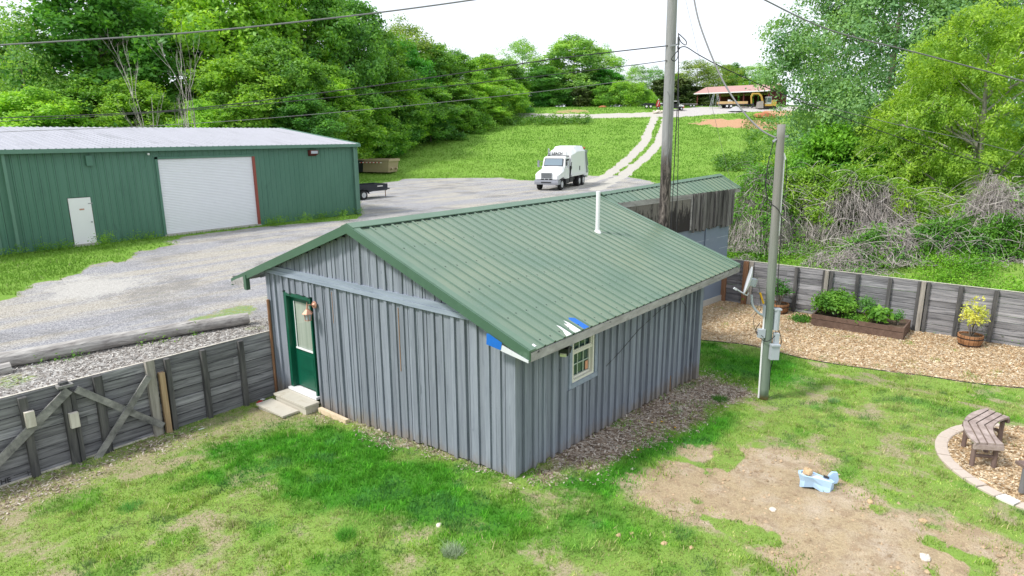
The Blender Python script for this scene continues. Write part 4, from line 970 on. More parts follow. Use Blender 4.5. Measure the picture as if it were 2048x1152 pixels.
g = MB(); g.box(2.55, 2.75, FY - .0365, FY - .0355, -.255, -.243); g.box(2.76, 2.772, FY - .0365, FY - .0355, -.33, -.243); g.box(2.2, 2.3, FY - .0365, FY - .0355, -.34, -.326); g.build('stencil_marks', 'ink', lf)

FX = 23.75
bf = thing('garden_plank_fence', (FX, 3, -.4), 'long weathered grey plank fence behind the raised bed and barrel planters', 'fence')
g = MB(); ys = [9.05] + [8.1, 5.46, 2.6, -.2, -3.2, -6]
for r_ in range(nb):
    z0 = -.46 + r_ * (1.26 + .46) / nb; hb2 = (1.26 + .46) / nb
    for a, c_ in zip(ys[:-1], ys[1:]):
        cuts = [a, c_] if random.random() < .6 else [a, a + (c_ - a) * rnd(.3, .7), c_]
        for u, v_ in zip(cuts[:-1], cuts[1:]): g.box(FX + rnd(-.012, .012), FX + .06, v_ + .003, u - .003, z0 + .004, z0 + hb2 - rnd(.004, .014))
g.build('plank_panel', 'plank', bf)
g = MB(); g.box(FX + .012, FX + .055, -6, 9.05, 1.262, 1.273); g.build('top_edge', 'block_wood', bf)
for y, w_, m_, d in ((9.08, .16, 'post_rust', .12), (8.28, .17, 'post_rust', .13), (8.10, .14, 'post_grey', .06), (6.50, .12, 'post_dark', .09), (5.60, .08, 'post_dark', .07), (5.50, .12, 'post_grey', .12), (5.36, .10, 'post_dark', .07), (4.55, .11, 'post_dark', .09), (3.60, .11, 'post_dark', .09), (2.78, .09, 'post_dark', .07), (2.66, .13, 'post_grey', .12), (2.52, .08, 'post_dark', .07), (1.68, .12, 'post_dark', .09), (.80, .12, 'post_dark', .09), (-.15, .11, 'post_dark', .09), (-1.1, .11, 'post_dark', .09)):
    g = MB(); g.box(FX - .014 - d, FX - .013, y - w_ / 2, y + w_ / 2, -.45, 1.25 if m_ != 'post_grey' else 1.27); g.build('post', m_, bf)
g = MB(); g.box(24.3, 24.42, 9.35, 9.47, -.2, 1.75); g.box(24.2, 24.31, 9.36, 9.46, 1.5, 1.62); tag(g.build('fence_post', 'post_rust'), 'lone brown wooden post standing against the corner of the block outbuilding', 'post')

# ================================================================== POLES AND CABLES
def pole(name, base, top, r0, r1, label, matn, rough_to=None):
    p = thing(name, base, label, 'pole'); mb = MB(); pts = [Vector(base).lerp(Vector(top), k / 24) for k in range(25)]
    if rough_to is None: mb.tube(pts, [r0 + (r1 - r0) * k / 24 for k in range(25)], 16)
    else: mb.tube(pts, [r0 + (r1 - r0) * k / 24 for k in range(25)], 16)
    mb.build('shaft', matn, p, smooth=True); return p
m, t, b, o = newmat('pole2_wood'); sx = t.nodes.new('ShaderNodeSeparateXYZ'); t.links.new(objco(t), sx.inputs[0])
n1 = noise(t, 1., 6, .7, objco(t, (22, 22, .9)), .3); c = mixc(t, n1, (.13, .125, .11), (.31, .30, .28)); c2 = mixc(t, n1, (.085, .125, .095), (.23, .29, .23))
c = mixc(t, ramp(t, mth(t, 'MULTIPLY_ADD', sx.outputs[2], -.18, 1.05), [(.25, (0, 0, 0)), (.7, (1, 1, 1))]), c, c2); c = mixc(t, ramp(t, sx.outputs[2], [(.0, (1, 1, 1)), (.12, (0, 0, 0))]), c, (.33, .20, .11))
setcol(t, b, c); b.inputs['Roughness'].default_value = .85; bump(t, b, n1, .5, .01)
m, t, b, o = newmat('pole1_wood'); sx = t.nodes.new('ShaderNodeSeparateXYZ'); t.links.new(objco(t), sx.inputs[0])
n1 = noise(t, 1., 6, .7, objco(t, (16, 16, .7)), .3); c = mixc(t, n1, (.19, .19, .19), (.38, .38, .385)); nb_ = noise(t, 1., 5, .75, objco(t, (12, 12, 2.2)), .8)
cb = mixc(t, ramp(t, nb_, [(.45, (0, 0, 0)), (.62, (1, 1, 1))]), (.018, .014, .012), (.20, .17, .15))
hz = mth(t, 'ADD', mth(t, 'MULTIPLY', sx.outputs[2], -1.), mth(t, 'MULTIPLY_ADD', nb_, 2.4, 4.9)); c = mixc(t, mth(t, 'MULTIPLY', hz, 1.6, clamp=True), c, cb)
setcol(t, b, c); b.inputs['Roughness'].default_value = .9; bump(t, b, nb_, .8, .03)
p1b = atS(1328, 450, 18.5); p1t = atS(1345.5, -20, 18.5); dirv = (p1t - p1b) / (p1t[2] - p1b[2]); base1 = p1b + dirv * (tz(p1b[0], p1b[1]) - p1b[2])
base1[2] = -.4; top1 = p1b + dirv * (10.8 - p1b[2])
pole1 = pole('utility_pole', base1, top1, .17, .125, 'tall grey utility pole with dark flaking bark rising behind the shed roof', 'pole1_wood')
base2 = np.array([15.02, 4.60, -.32]); top2 = np.array([14.86, 4.68, 6.03])
pole2 = pole('utility_pole', base2, top2, .108, .084, 'shorter greenish weathered pole standing on the lawn carrying a satellite dish', 'pole2_wood'); pole2.name = 'utility_pole.001'
def P2(h, side=0., fwd=0.): # a point at height h on pole 2, offset sideways (camera right) or towards the yard
    u = (h - base2[2]) / (top2[2] - base2[2]); return base2 + (top2 - base2) * u + R3 * side - F3 * fwd
def spline(pts, n=6):
    pts = [np.array(p, float) for p in pts]; out = []
    for i in range(len(pts) - 1):
        p0 = pts[max(i - 1, 0)]; p1 = pts[i]; p2 = pts[i + 1]; p3 = pts[min(i + 2, len(pts) - 1)]
        for k in range(n):
            u = k / n; out.append(.5 * ((2 * p1) + (p2 - p0) * u + (2 * p0 - 5 * p1 + 4 * p2 - p3) * u * u + (3 * p1 - p0 - 3 * p2 + p3) * u ** 3))
    out.append(pts[-1]); return out
def cable(pts, r, matn, name='overhead_cable', label=None, cat='cable', parent=None, group=None, n=6):
    mb = MB(); mb.tube(spline(pts, n), r, 6); o_ = mb.build(name, matn, parent)
    return tag(o_, label, cat, group) if parent is None else o_
G_ = 'overhead cables'
cable([atS(-120, 99, 21), atS(0, 90, 21), atS(370, 66, 21), atS(700, 32, 21), atS(950, -1, 21), atS(1010, -14, 21)], .022, 'cable_grey', label='thick twisted overhead cable crossing the top left above the trees', group=G_)
cable([atS(-120, 241, 24), atS(0, 236, 23.5), atS(330, 222, 22), atS(640, 186, 21), atS(870, 154, 20), atS(1100, 119, 19.2), atS(1340, 91, 18.4)], .014, 'cable_black', label='upper of the two black cables running left from the tall pole', group=G_)
cable([atS(-120, 249, 24), atS(0, 243, 23.5), atS(330, 224, 22.2), atS(621, 199, 21), atS(982, 163, 20), atS(1235, 134, 19), atS(1334, 121, 18.4)], .010, 'cable_black', label='lower of the two black cables running left from the tall pole', group=G_)
cable([atS(-120, 272, 27), atS(0, 264, 27), atS(300, 252, 27), atS(600, 231, 27), atS(1013, 191, 27), atS(1340, 150, 27)], .010, 'cable_grey', label='thin lowest cable passing over the grey roof of the steel building', group=G_)
cable([atS(1385, -20, 17.5), atS(1400, 50, 17), atS(1440, 150, 16.2), atS(1480, 215, 15.4), atS(1520, 258, 14.8), P2(5.75, -.1)], .019, 'cable_grey', label='thick silver service cable curving down to the top of the shorter pole', group=G_)
cable([atS(1358, 96, 18.2), atS(1372, 94, 18), atS(1400, 111, 18), atS(1450, 137, 18.3), atS(1566, 189, 19), atS(1705, 242, 20), atS(1832, 286, 21), atS(2003, 339, 22), atS(2120, 380, 23)], .013, 'cable_black', label='black cable running right from the tall pole across the trees', group=G_)
cable([atS(1566, 191, 25), atS(1637, 210, 25), atS(1802, 251, 25), atS(1950, 283, 25), atS(2120, 330, 25)], .011, 'cable_grey', label='thin cable sagging through the right hand trees above the black one', group=G_)
cable([atS(1505, -14, 17), atS(1530, 0, 17), atS(1660, 60, 17), atS(1840, 107, 17), atS(2048, 163, 17), atS(2110, 182, 17)], .017, 'cable_grey', label='thick overhead cable crossing the top right corner in front of the trees', group=G_)
cable([atS(1369, -10, 19), atS(1397, 109, 19), atS(1415, 176, 19), atS(1428, 230, 19), atS(1460, 360, 19), atS(1490, 470, 19)], .004, 'cable_grey', label='very fine guy wire slanting down right of the tall pole', group=G_)
cable([atS(1817, 512, 27), atS(1930, 524, 27), atS(2048, 536, 27), atS(2120, 545, 27)], .008, 'cable_grey', label='thin wire strung low through the dead vines at right', group=G_)
# cables hanging on the tall pole
Q = lambda x, y, s=18.2: atS(x, y, s)
cable([Q(1358, 68), Q(1372, 82), Q(1371, 90), Q(1362, 84), Q(1357, 72)], .012, 'cable_black', 'cable_loop', parent=pole1)
cable([Q(1360, 96), Q(1350, 108), Q(1343, 118), Q(1350, 122), Q(1356, 112), Q(1355, 92)], .012, 'cable_black', 'cable_loop', parent=pole1)
cable([Q(1357, 66), Q(1357, 110), Q(1355, 200), Q(1350, 300), Q(1344, 420), Q(1341, 470)], .012, 'cable_black', 'pole_cable', parent=pole1)
cable([Q(1357, 72, 18.1), Q(1357, 200, 18.1), Q(1356, 330, 18.1), Q(1353, 470, 18.1)], .010, 'cable_black', 'pole_cable', parent=pole1)
cable([Q(1335, 183, 18.32), Q(1339, 200, 18.3), Q(1337, 260, 18.3), Q(1334, 330, 18.3)], .010, 'cable_grey', 'pole_cable', parent=pole1)
g = MB(); g.tube([Q(1357, 74, 18.3), Q(1357, 90, 18.3)], .035, 8); g.beam(Q(1340, 92, 18.33), Q(1358, 88, 18.3), .03, .04); g.build('bracket', 'galv', pole1)
# fittings on the short pole
g = MB(); g.tube([P2(-.3, -.127, .02), P2(1.75, -.118, .02)], .022, 8); g.build('conduit', 'pvc_white', pole2)
g = MB(); g.tube([P2(3.6, .105, -.02), P2(5.3, .115, -.02)], .022, 8); g.tube([P2(5.28, .13, -.02), P2(5.42, .10, -.02)], [.035, .02], 8); g.build('conduit', 'pvc_white', pole2)
g = MB(); g.beam(P2(5.78, .02), P2(5.78, .16), .05, .05); g.tube([P2(5.72, -.09), P2(5.66, -.16)], .03, 6); g.build('bolt', 'galv', pole2)
cable([P2(5.68, -.14), P2(5.3, -.22), P2(4.8, -.27), P2(4.45, -.22), P2(4.3, -.30)], .009, 'cable_black', 'pole_cable', parent=pole2)
cable([P2(5.7, -.14), P2(5.1, -.25), P2(4.6, -.24), P2(4.35, -.14), P2(4.2, .0, .13), P2(3.9, .1, .1), P2(2.8, .13, .05), P2(2.0, .14, .05)], .009, 'cable_black', 'pole_cable', parent=pole2)
cable([P2(5.3, .16), P2(4.9, .19), P2(4.6, .17)], .008, 'cable_black', 'pole_cable', parent=pole2)
cable([P2(1.5, .2), P2(1.1, .33), P2(.8, .22), P2(.4, .12), P2(-.1, .13)], .009, 'cable_black', 'pole_cable', parent=pole2)
cable([P2(1.55, -.2), P2(1.35, -.28), P2(1.15, -.1, .14), P2(1.3, .12, .14), P2(1.5, .15)], .009, 'cable_black', 'pole_cable', parent=pole2)
cable([P2(2.3, -.25), P2(1.9, -.2), P2(1.7, -.34), P2(1.4, -.3), P2(1.25, -.14, .13)], .006, 'cable_black', 'pole_cable', parent=pole2)
# satellite dish : pole mounted arm, reflector seen edge-on
dsh = thing('satellite_dish', P2(1.9, -.2), 'white satellite dish on a bent arm fixed to the shorter pole', 'satellite dish')
c1 = atS(1504, 533, 14.45); c2 = atS(1486, 589, 14.45); dc = Vector((c1 + c2) / 2); ax = Vector(c1 - c2).normalized()
nrm = ax.cross(Vector(F3)).normalized()
if nrm.dot(Vector(R3)) > 0: nrm = -nrm
sdv = nrm.cross(ax).normalized(); hr = (Vector(c1 - c2)).length / 2
vdd = (dc - Vector(C0)).normalized(); lat = ax.cross(vdd).normalized()
if lat.dot(Vector(R3)) > 0: lat = -lat
nrm = (lat * math.cos(.10) - vdd * math.sin(.10)).normalized(); nrm = (nrm - ax * nrm.dot(ax)).normalized(); sdv = nrm.cross(ax).normalized()
g = MB(); nr, na_ = 6, 28; vs = []; fs = []
for lay in (0, 1):
    for i in range(nr + 1):
        for k in range(na_):
            a = 2 * math.pi * k / na_; r_ = i / nr; vs.append(dc + ax * (math.cos(a) * r_ * hr) + sdv * (math.sin(a) * r_ * hr * .92) - nrm * (.07 * (1 - r_ * r_) + lay * .012))
for lay in (0, 1):
    o0 = lay * (nr + 1) * na_
    for i in range(nr):
        for k in range(na_): fs.append((o0 + i * na_ + k, o0 + i * na_ + (k + 1) % na_, o0 + (i + 1) * na_ + (k + 1) % na_, o0 + (i + 1) * na_ + k))
for k in range(na_): fs.append((nr * na_ + k, nr * na_ + (k + 1) % na_, (nr + 1) * na_ + nr * na_ + (k + 1) % na_, (nr + 1) * na_ + nr * na_ + k))
g.add(vs, fs); g.build('reflector', 'dish_grey', dsh, smooth=True)
hub = dc - nrm * .12
g = MB(); g.beam(dc - nrm * .07, hub - nrm * .05, .16, .16); g.beam(hub - nrm * .03 - ax * .10, hub - nrm * .03 + ax * .08, .10, .09); g.build('mount', 'box_grey', dsh)
g = MB(); g.tube(spline([atS(1503, 590, 14.45), atS(1506, 612, 14.45), atS(1520, 628, 14.45), P2(1.78, -.10)], 5), .028, 8); g.beam(P2(1.72, -.1), P2(1.98, -.1), .06, .14); g.build('mast_arm', 'box_grey', dsh)
g = MB(); g.tube([atS(1494, 591, 14.42), atS(1470, 577, 14.35)], .016, 6); g.tube([atS(1497, 585, 14.44), atS(1494, 591, 14.42)], .016, 6); g.beam(atS(1473, 579, 14.35), atS(1468, 576, 14.35), .05, .05); g.build('feed_arm', 'dish_grey', dsh)
g = MB(); g.tube([atS(1520, 585, 14.45), atS(1527, 607, 14.45)], .022, 8); g.build('yellow_sleeve', 'yellow_plastic', dsh)
cable([atS(1512, 545, 14.45), atS(1517, 568, 14.45), atS(1521, 588, 14.45)], .005, 'cable_grey', 'dish_wire', parent=dsh)
cable([atS(1508, 572, 14.45), atS(1518, 578, 14.45), atS(1519, 600, 14.45), atS(1510, 622, 14.45), atS(1500, 634, 14.45)], .005, 'cable_grey', 'dish_wire', parent=dsh)
mbx = thing('meter_box', P2(1.62, .15, .0), 'grey electric meter box on the right of the shorter pole above the other box', 'meter box')
g = MB(); a = P2(1.4, .165, .02); g.tube([a + [0, 0, 0.0], a + [0, 0, .48]], .075, 12); g.build('case', 'box_grey', mbx); g = MB(); g.beam(a + [0, 0, .49] - R3 * .085, a + [0, 0, .49] + R3 * .085, .15, .035); g.build('lid', 'box_grey', mbx)
mbx = thing('utility_box', P2(.9, .15, .05), 'grey utility box with a hooded lid low on the shorter pole', 'utility box')
g = MB(); a = P2(.72, .15, .10); g.beam(a + [0, 0, 0], a + [0, 0, .62], .10, .14, tuple(F3)); g.beam(a - R3 * .04 - F3 * .06 + [0, 0, -.0], a - R3 * .04 - F3 * .06 + [0, 0, .34], .20, .12, tuple(F3)); g.build('case', 'box_grey', mbx)
g = MB(); a2 = a - R3 * .04 - F3 * .07 + [0, 0, .35]; g.beam(a2 - R3 * .11, a2 + R3 * .11, .15, .035); g.build('lid', 'box_grey', mbx)
g = MB(); a = P2(1.22, -.17, .04); g.beam(a, a + [0, 0, .2], .16, .10, tuple(F3)); tag(g.build('junction_box', 'box_grey'), 'small grey junction box on the left of the shorter pole', 'junction box')

# ================================================================== FOLIAGE GENERATORS
def unit(v): return v / np.maximum(np.linalg.norm(v, axis=-1, keepdims=True), 1e-9)
def leafquads(Cn, O, size, per, spread, flat=.7, droop=.35, upb=.5, rnd_=.9, aspect=.55):
    """Cn clump centres, O outward directions -> (n*per) little kite shaped leaves"""
    n = len(Cn); P = np.repeat(Cn, per, 0) + RNG.normal(0, 1, (n * per, 3)) * np.array([1, 1, flat]) * (np.repeat(spread, per)[:, None] if hasattr(spread, '__len__') else spread)
    Or = np.repeat(O, per, 0); m_ = len(P)
    N_ = unit(Or * .6 + np.array([0, 0, upb]) + RNG.normal(0, 1, (m_, 3)) * rnd_ * .6)
    A_ = unit(np.cross(N_, RNG.normal(0, 1, (m_, 3)))); A_ = unit(A_ + np.array([0, 0, -droop])); B_ = unit(np.cross(N_, A_))
    sz = size * (.6 + .8 * RNG.random(m_))[:, None]
    V = np.empty((m_, 4, 3)); V[:, 0] = P - A_ * sz * .5; V[:, 1] = P + B_ * sz * aspect * .5; V[:, 2] = P + A_ * sz * .5; V[:, 3] = P - B_ * sz * aspect * .5
    return V
def qmesh(name, V, matn): V = V.reshape(-1, 3); return fastmesh(name, V, np.arange(len(V)).reshape(-1, 4), matn)
def crown_pts(R, H, z0, nb, ncl, top=.9, bot=.7, sub=.42, gap=0., seed=0, cone=0):
    rg = np.random.default_rng(seed); Cs = []; Os = []
    for i in range(nb):
        u = (i + rg.random()) / nb; prof = math.sin(math.pi * min(1, (.10 + bot * .3 + (.88 - bot * .3) * u))) ** .65
        if cone: prof = (1 - u) ** .9 + .06
        rr = R * prof * (.35 + .6 * rg.random()); a = i * 2.39996 + rg.random() * .8
        br0 = 1.
        c = np.array([rr * math.cos(a), rr * math.sin(a), z0 + (H - z0) * (.08 + .84 * u)])
        br = R * sub * (.5 + .75 * rg.random()) * (1 - .35 * u)
        if cone: br = R * .35 * (1 - .6 * u)
        d = unit(rg.normal(0, 1, (ncl, 3)) + np.array([0, 0, .25]) + np.array([math.cos(a), math.sin(a), 0]) * .35)
        rad = br * (.5 + .55 * rg.random((ncl, 1)) ** .5 + .45 * (rg.random((ncl, 1)) < .16) * rg.random((ncl, 1)))
        Cs.append(c + d * rad * np.array([1, 1, .85])); Os.append(d)
    P = np.concatenate(Cs); O = np.concatenate(Os)
    if gap: k = rg.random(len(P)) > gap; P = P[k]; O = O[k]
    return P, O
def limbs(R, H, z0, n, seed, r0=.22, lean=0.):
    rg = random.Random(seed); mb = MB()
    top = H * .82; pts = [(lean * u * u + .15 * math.sin(u * 5 + seed) * u, .15 * math.cos(u * 4 + seed) * u, top * u - .3) for u in [k / 8 for k in range(9)]]
    mb.tube(pts, [r0 * (1 - .85 * k / 8) for k in range(9)], 7)
    for i in range(n):
        u = rg.uniform(.18, .85); a = rg.uniform(0, 6.283); b0 = Vector((lean * u * u, 0, top * u)); L = R * rg.uniform(.5, .95) * (1.1 - u * .6)
        d = Vector((math.cos(a), math.sin(a), rg.uniform(.3, .9))).normalized(); q = [b0 + d * L * k / 4 + Vector((0, 0, .1 * L * (k / 4) ** 2)) + Vector((rg.uniform(-.1, .1),) * 3) * L * .3 * (k > 0) for k in range(5)]
        r_ = r0 * .42 * (1 - u * .6); mb.tube(q, [r_ * (1 - .2 * k) for k in range(5)], 5)
        for j in range(2):
            e = q[rg.randint(1, 3)]; d2 = (d + Vector((rg.uniform(-.8, .8), rg.uniform(-.8, .8), rg.uniform(-.1, .6)))).normalized(); mb.tube([e, e + d2 * L * .25, e + d2 * L * .5 + Vector((0, 0, .04))], [r_ * .5, r_ * .3, r_ * .1], 4)
    return mb
def limbmesh(name, *a, mat='trunk', **k):
    mb = limbs(*a, **k); me = bpy.data.meshes.new(name); me.from_pydata([tuple(v) for v in mb.v], [], mb.f); me.materials.append(MATS[mat]); me.update(); return me
PROTO = {}
def proto(kind, i, R, H, z0, nb, ncl, per, leaf, spread, matn='leaf', gap=0., nl=10, r0=.2, **k):
    P, O = crown_pts(R, H, z0, nb, ncl, gap=gap, seed=i * 17 + 3, **k)
    PROTO.setdefault(kind, []).append((float(np.percentile(np.hypot(P[:, 0], P[:, 1]), 93)), float(np.percentile(P[:, 2], 99.3)), qmesh('crown', leafquads(P, O, leaf, per, spread), matn), limbmesh('trunk', R, H, z0, nl, seed=i, r0=r0)))
for i in range(4): proto('broad', i, 4.6, 15, .8, 40, 24, 36, .29, .31, sub=.38)
for i in range(2): proto('airy', i, 4.2, 15, 3.5, 26, 15, 36, .24, .42, gap=.2)
for i in range(3): proto('bush', i, 2.6, 4.4, .0, 14, 26, 40, .19, .26, nl=5, r0=.07)
proto('cedar', 0, 1.6, 5, 0, 22, 26, 26, .22, .20, 'leaf_cedar', cone=1, nl=4, r0=.1)
proto('cedar', 1, 1.9, 5, 0, 18, 26, 26, .24, .22, 'leaf_cedar', nl=4, r0=.1)
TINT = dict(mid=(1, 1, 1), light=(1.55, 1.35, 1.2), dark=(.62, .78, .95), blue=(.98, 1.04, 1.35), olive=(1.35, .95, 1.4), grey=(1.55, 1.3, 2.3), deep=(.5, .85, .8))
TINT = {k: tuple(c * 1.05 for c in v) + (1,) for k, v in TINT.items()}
tcount = [0]
def tree(kind, px, top, s, Rpx, tint, label, group=None, cat='tree', name=None):
    q = atS(px, top, s); gz = tz(q[0], q[1]); h = q[2] - gz; R = Rpx * s * 1.12 / FPX
    pr = PROTO[kind]; tcount[0] += 1; R0, H0, cm, tm_ = pr[tcount[0] % len(pr)]
    r_ = thing(name or {'broad': 'broadleaf_tree', 'airy': 'broadleaf_tree', 'bush': 'bush', 'cedar': 'cedar_tree'}[kind], (q[0], q[1], gz), label, cat, group, rz=tcount[0] * 1.7)
    r_.scale = (R / R0, R / R0, h / H0)
    c_ = link('crown', cm, r_); t_ = TINT[tint]; j = .88 + .24 * random.random(); c_.color = (t_[0] * j, t_[1] * j, t_[2] * j, 1); link('trunk', tm_, r_); return r_
W_ = 'woodland trees behind the yard and field'
for a in (
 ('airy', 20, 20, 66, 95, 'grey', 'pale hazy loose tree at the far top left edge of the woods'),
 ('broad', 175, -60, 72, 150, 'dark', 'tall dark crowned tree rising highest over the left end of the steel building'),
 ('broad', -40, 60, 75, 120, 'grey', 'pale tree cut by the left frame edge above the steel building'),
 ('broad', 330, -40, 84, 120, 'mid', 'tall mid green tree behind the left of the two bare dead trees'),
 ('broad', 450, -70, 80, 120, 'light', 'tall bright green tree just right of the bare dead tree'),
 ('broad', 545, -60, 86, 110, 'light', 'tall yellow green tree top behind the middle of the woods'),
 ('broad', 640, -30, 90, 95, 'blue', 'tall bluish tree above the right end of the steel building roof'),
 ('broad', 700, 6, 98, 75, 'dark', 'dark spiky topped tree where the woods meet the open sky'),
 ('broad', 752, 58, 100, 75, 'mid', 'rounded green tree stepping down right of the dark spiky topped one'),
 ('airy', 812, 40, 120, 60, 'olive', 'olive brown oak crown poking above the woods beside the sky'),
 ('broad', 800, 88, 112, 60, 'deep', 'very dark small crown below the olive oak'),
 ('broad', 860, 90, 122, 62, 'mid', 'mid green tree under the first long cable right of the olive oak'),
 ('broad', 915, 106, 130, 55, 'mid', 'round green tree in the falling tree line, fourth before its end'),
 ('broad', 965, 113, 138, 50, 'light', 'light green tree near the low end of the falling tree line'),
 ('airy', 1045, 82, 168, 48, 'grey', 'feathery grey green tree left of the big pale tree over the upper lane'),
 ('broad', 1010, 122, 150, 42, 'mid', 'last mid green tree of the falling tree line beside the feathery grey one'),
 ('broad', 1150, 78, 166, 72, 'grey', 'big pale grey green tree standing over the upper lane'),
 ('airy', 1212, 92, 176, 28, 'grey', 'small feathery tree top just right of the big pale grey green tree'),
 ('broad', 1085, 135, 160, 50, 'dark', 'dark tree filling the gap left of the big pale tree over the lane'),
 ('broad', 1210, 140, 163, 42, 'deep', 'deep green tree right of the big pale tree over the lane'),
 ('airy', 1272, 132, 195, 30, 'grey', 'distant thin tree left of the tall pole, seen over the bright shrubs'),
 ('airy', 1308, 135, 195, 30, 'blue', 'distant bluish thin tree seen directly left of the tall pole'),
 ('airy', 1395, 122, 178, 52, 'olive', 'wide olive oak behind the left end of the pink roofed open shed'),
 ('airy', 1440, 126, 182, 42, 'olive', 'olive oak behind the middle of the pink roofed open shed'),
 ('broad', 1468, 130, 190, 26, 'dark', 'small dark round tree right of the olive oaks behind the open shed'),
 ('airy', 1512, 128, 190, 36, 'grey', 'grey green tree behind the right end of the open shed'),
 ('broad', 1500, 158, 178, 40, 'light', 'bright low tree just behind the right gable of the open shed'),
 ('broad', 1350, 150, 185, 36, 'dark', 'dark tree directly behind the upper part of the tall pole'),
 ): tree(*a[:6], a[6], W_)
FR = 'foliage edge of the woods'
for a in (
 ('broad', 60, 185, 60, 100, 'light', 'low light green tree over the left end of the grey metal roof'),
 ('broad', 160, 150, 66, 95, 'mid', 'mid green tree under the tall dark crown behind the steel building'),
 ('broad', 265, 165, 66, 85, 'light', 'leafy tree left of the pale bare dead trunk behind the steel building'),
 ('broad', 235, 60, 76, 90, 'mid', 'middle height green tree right of the tall dark crown'),
 ('broad', 470, 120, 70, 95, 'light', 'bright leafy tree right of the bare dead tree above the grey roof'),
 ('broad', 560, 85, 74, 90, 'mid', 'dense mid green tree over the middle of the grey roof'),
 ('broad', 405, 205, 64, 60, 'light', 'small bright bush like tree at the foot of the bare dead tree'),
 ('broad', 650, 140, 82, 80, 'light', 'yellow green tree over the right end of the grey roof'),
 ('broad', 600, 190, 70, 70, 'dark', 'dark leafy tree just above the ridge end of the grey roof'),
 ('broad', 720, 175, 90, 70, 'mid', 'leafy tree beside the right corner of the steel building'),
 ('broad', 790, 165, 102, 65, 'light', 'light tree above the tan container at the wood edge'),
 ('broad', 850, 170, 108, 60, 'mid', 'mid green tree at the wood edge where the field begins to rise'),
 ('broad', 905, 165, 118, 55, 'mid', 'wood edge tree above the upper left of the field'),
 ('broad', 955, 160, 126, 52, 'light', 'wood edge tree with light leaves two before the lane'),
 ('broad', 1005, 158, 134, 45, 'light', 'last bright tree of the wood edge where the upper lane begins'),
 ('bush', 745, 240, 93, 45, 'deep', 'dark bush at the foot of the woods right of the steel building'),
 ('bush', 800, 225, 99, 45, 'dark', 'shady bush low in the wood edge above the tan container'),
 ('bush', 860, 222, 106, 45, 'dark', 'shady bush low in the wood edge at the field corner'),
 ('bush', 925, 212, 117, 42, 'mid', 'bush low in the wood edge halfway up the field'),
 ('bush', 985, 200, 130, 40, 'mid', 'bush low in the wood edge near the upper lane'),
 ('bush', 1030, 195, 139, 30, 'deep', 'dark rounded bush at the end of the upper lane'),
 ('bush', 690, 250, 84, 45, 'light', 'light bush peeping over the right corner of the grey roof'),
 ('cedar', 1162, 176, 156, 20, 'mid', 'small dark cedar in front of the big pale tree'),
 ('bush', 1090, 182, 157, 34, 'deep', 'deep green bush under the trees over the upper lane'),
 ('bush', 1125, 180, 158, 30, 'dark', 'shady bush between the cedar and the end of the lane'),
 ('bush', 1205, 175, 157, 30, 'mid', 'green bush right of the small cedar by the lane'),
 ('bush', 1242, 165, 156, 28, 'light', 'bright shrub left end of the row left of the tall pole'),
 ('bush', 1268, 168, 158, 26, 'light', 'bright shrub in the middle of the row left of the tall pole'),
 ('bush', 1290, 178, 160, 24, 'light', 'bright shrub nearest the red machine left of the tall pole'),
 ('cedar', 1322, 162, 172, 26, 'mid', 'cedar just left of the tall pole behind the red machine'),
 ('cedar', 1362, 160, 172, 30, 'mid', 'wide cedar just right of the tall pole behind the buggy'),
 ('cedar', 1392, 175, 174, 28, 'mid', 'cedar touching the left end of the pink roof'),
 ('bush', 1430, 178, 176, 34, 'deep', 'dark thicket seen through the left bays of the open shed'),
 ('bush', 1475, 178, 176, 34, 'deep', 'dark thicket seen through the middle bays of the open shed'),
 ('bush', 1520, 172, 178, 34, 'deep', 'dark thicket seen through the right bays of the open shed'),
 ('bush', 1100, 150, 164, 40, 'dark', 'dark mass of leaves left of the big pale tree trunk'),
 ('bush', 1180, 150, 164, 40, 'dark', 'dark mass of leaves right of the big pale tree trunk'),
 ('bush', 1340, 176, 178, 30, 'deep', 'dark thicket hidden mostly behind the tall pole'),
 ): tree(*a[:6], a[6], FR, cat='bush' if a[0] == 'bush' else 'tree')

# dead bare trees in the wood edge
def bare(px, top, s, label, seed, spreadr=2.2):
    q = atS(px, top, s); gz = tz(q[0], q[1]); h = (q[2] - gz) * .86; rg = random.Random(seed); mb = MB()
    def br(p, d, L, r_, dep):
        pts = [p]; 
        for k in range(4): d = (d + Vector((rg.uniform(-.16, .16), rg.uniform(-.16, .16), .06))).normalized(); pts.append(pts[-1] + d * L / 4)
        mb.tube(pts, [r_ * (1 - .17 * k) for k in range(5)], 4)
        if dep:
            for j in range(4 if dep > 1 else 3):
                b_ = pts[rg.randint(1, 4)]; br(b_, (d + Vector((rg.uniform(-.42, .42), rg.uniform(-.42, .42), rg.uniform(.1, .5)))).normalized(), L * rg.uniform(.35, .55), r_ * .5, dep - 1)
    for k in range(3): br(Vector((rg.uniform(-.4, .4), rg.uniform(-.3, .3), h * .1)), Vector((rg.uniform(-.09, .09), rg.uniform(-.09, .09), 1)).normalized(), h * .75, .06, 3)
    me = mb; t_ = thing('dead_tree', (q[0], q[1], gz), label, 'tree'); me.build('branches', 'dead_twig', t_, local=True)
bare(362, 95, 57, 'pale leafless dead tree standing against the green woods, the larger of two', 5)
bare(284, 120, 59, 'smaller pale leafless dead tree left of the larger one', 9)

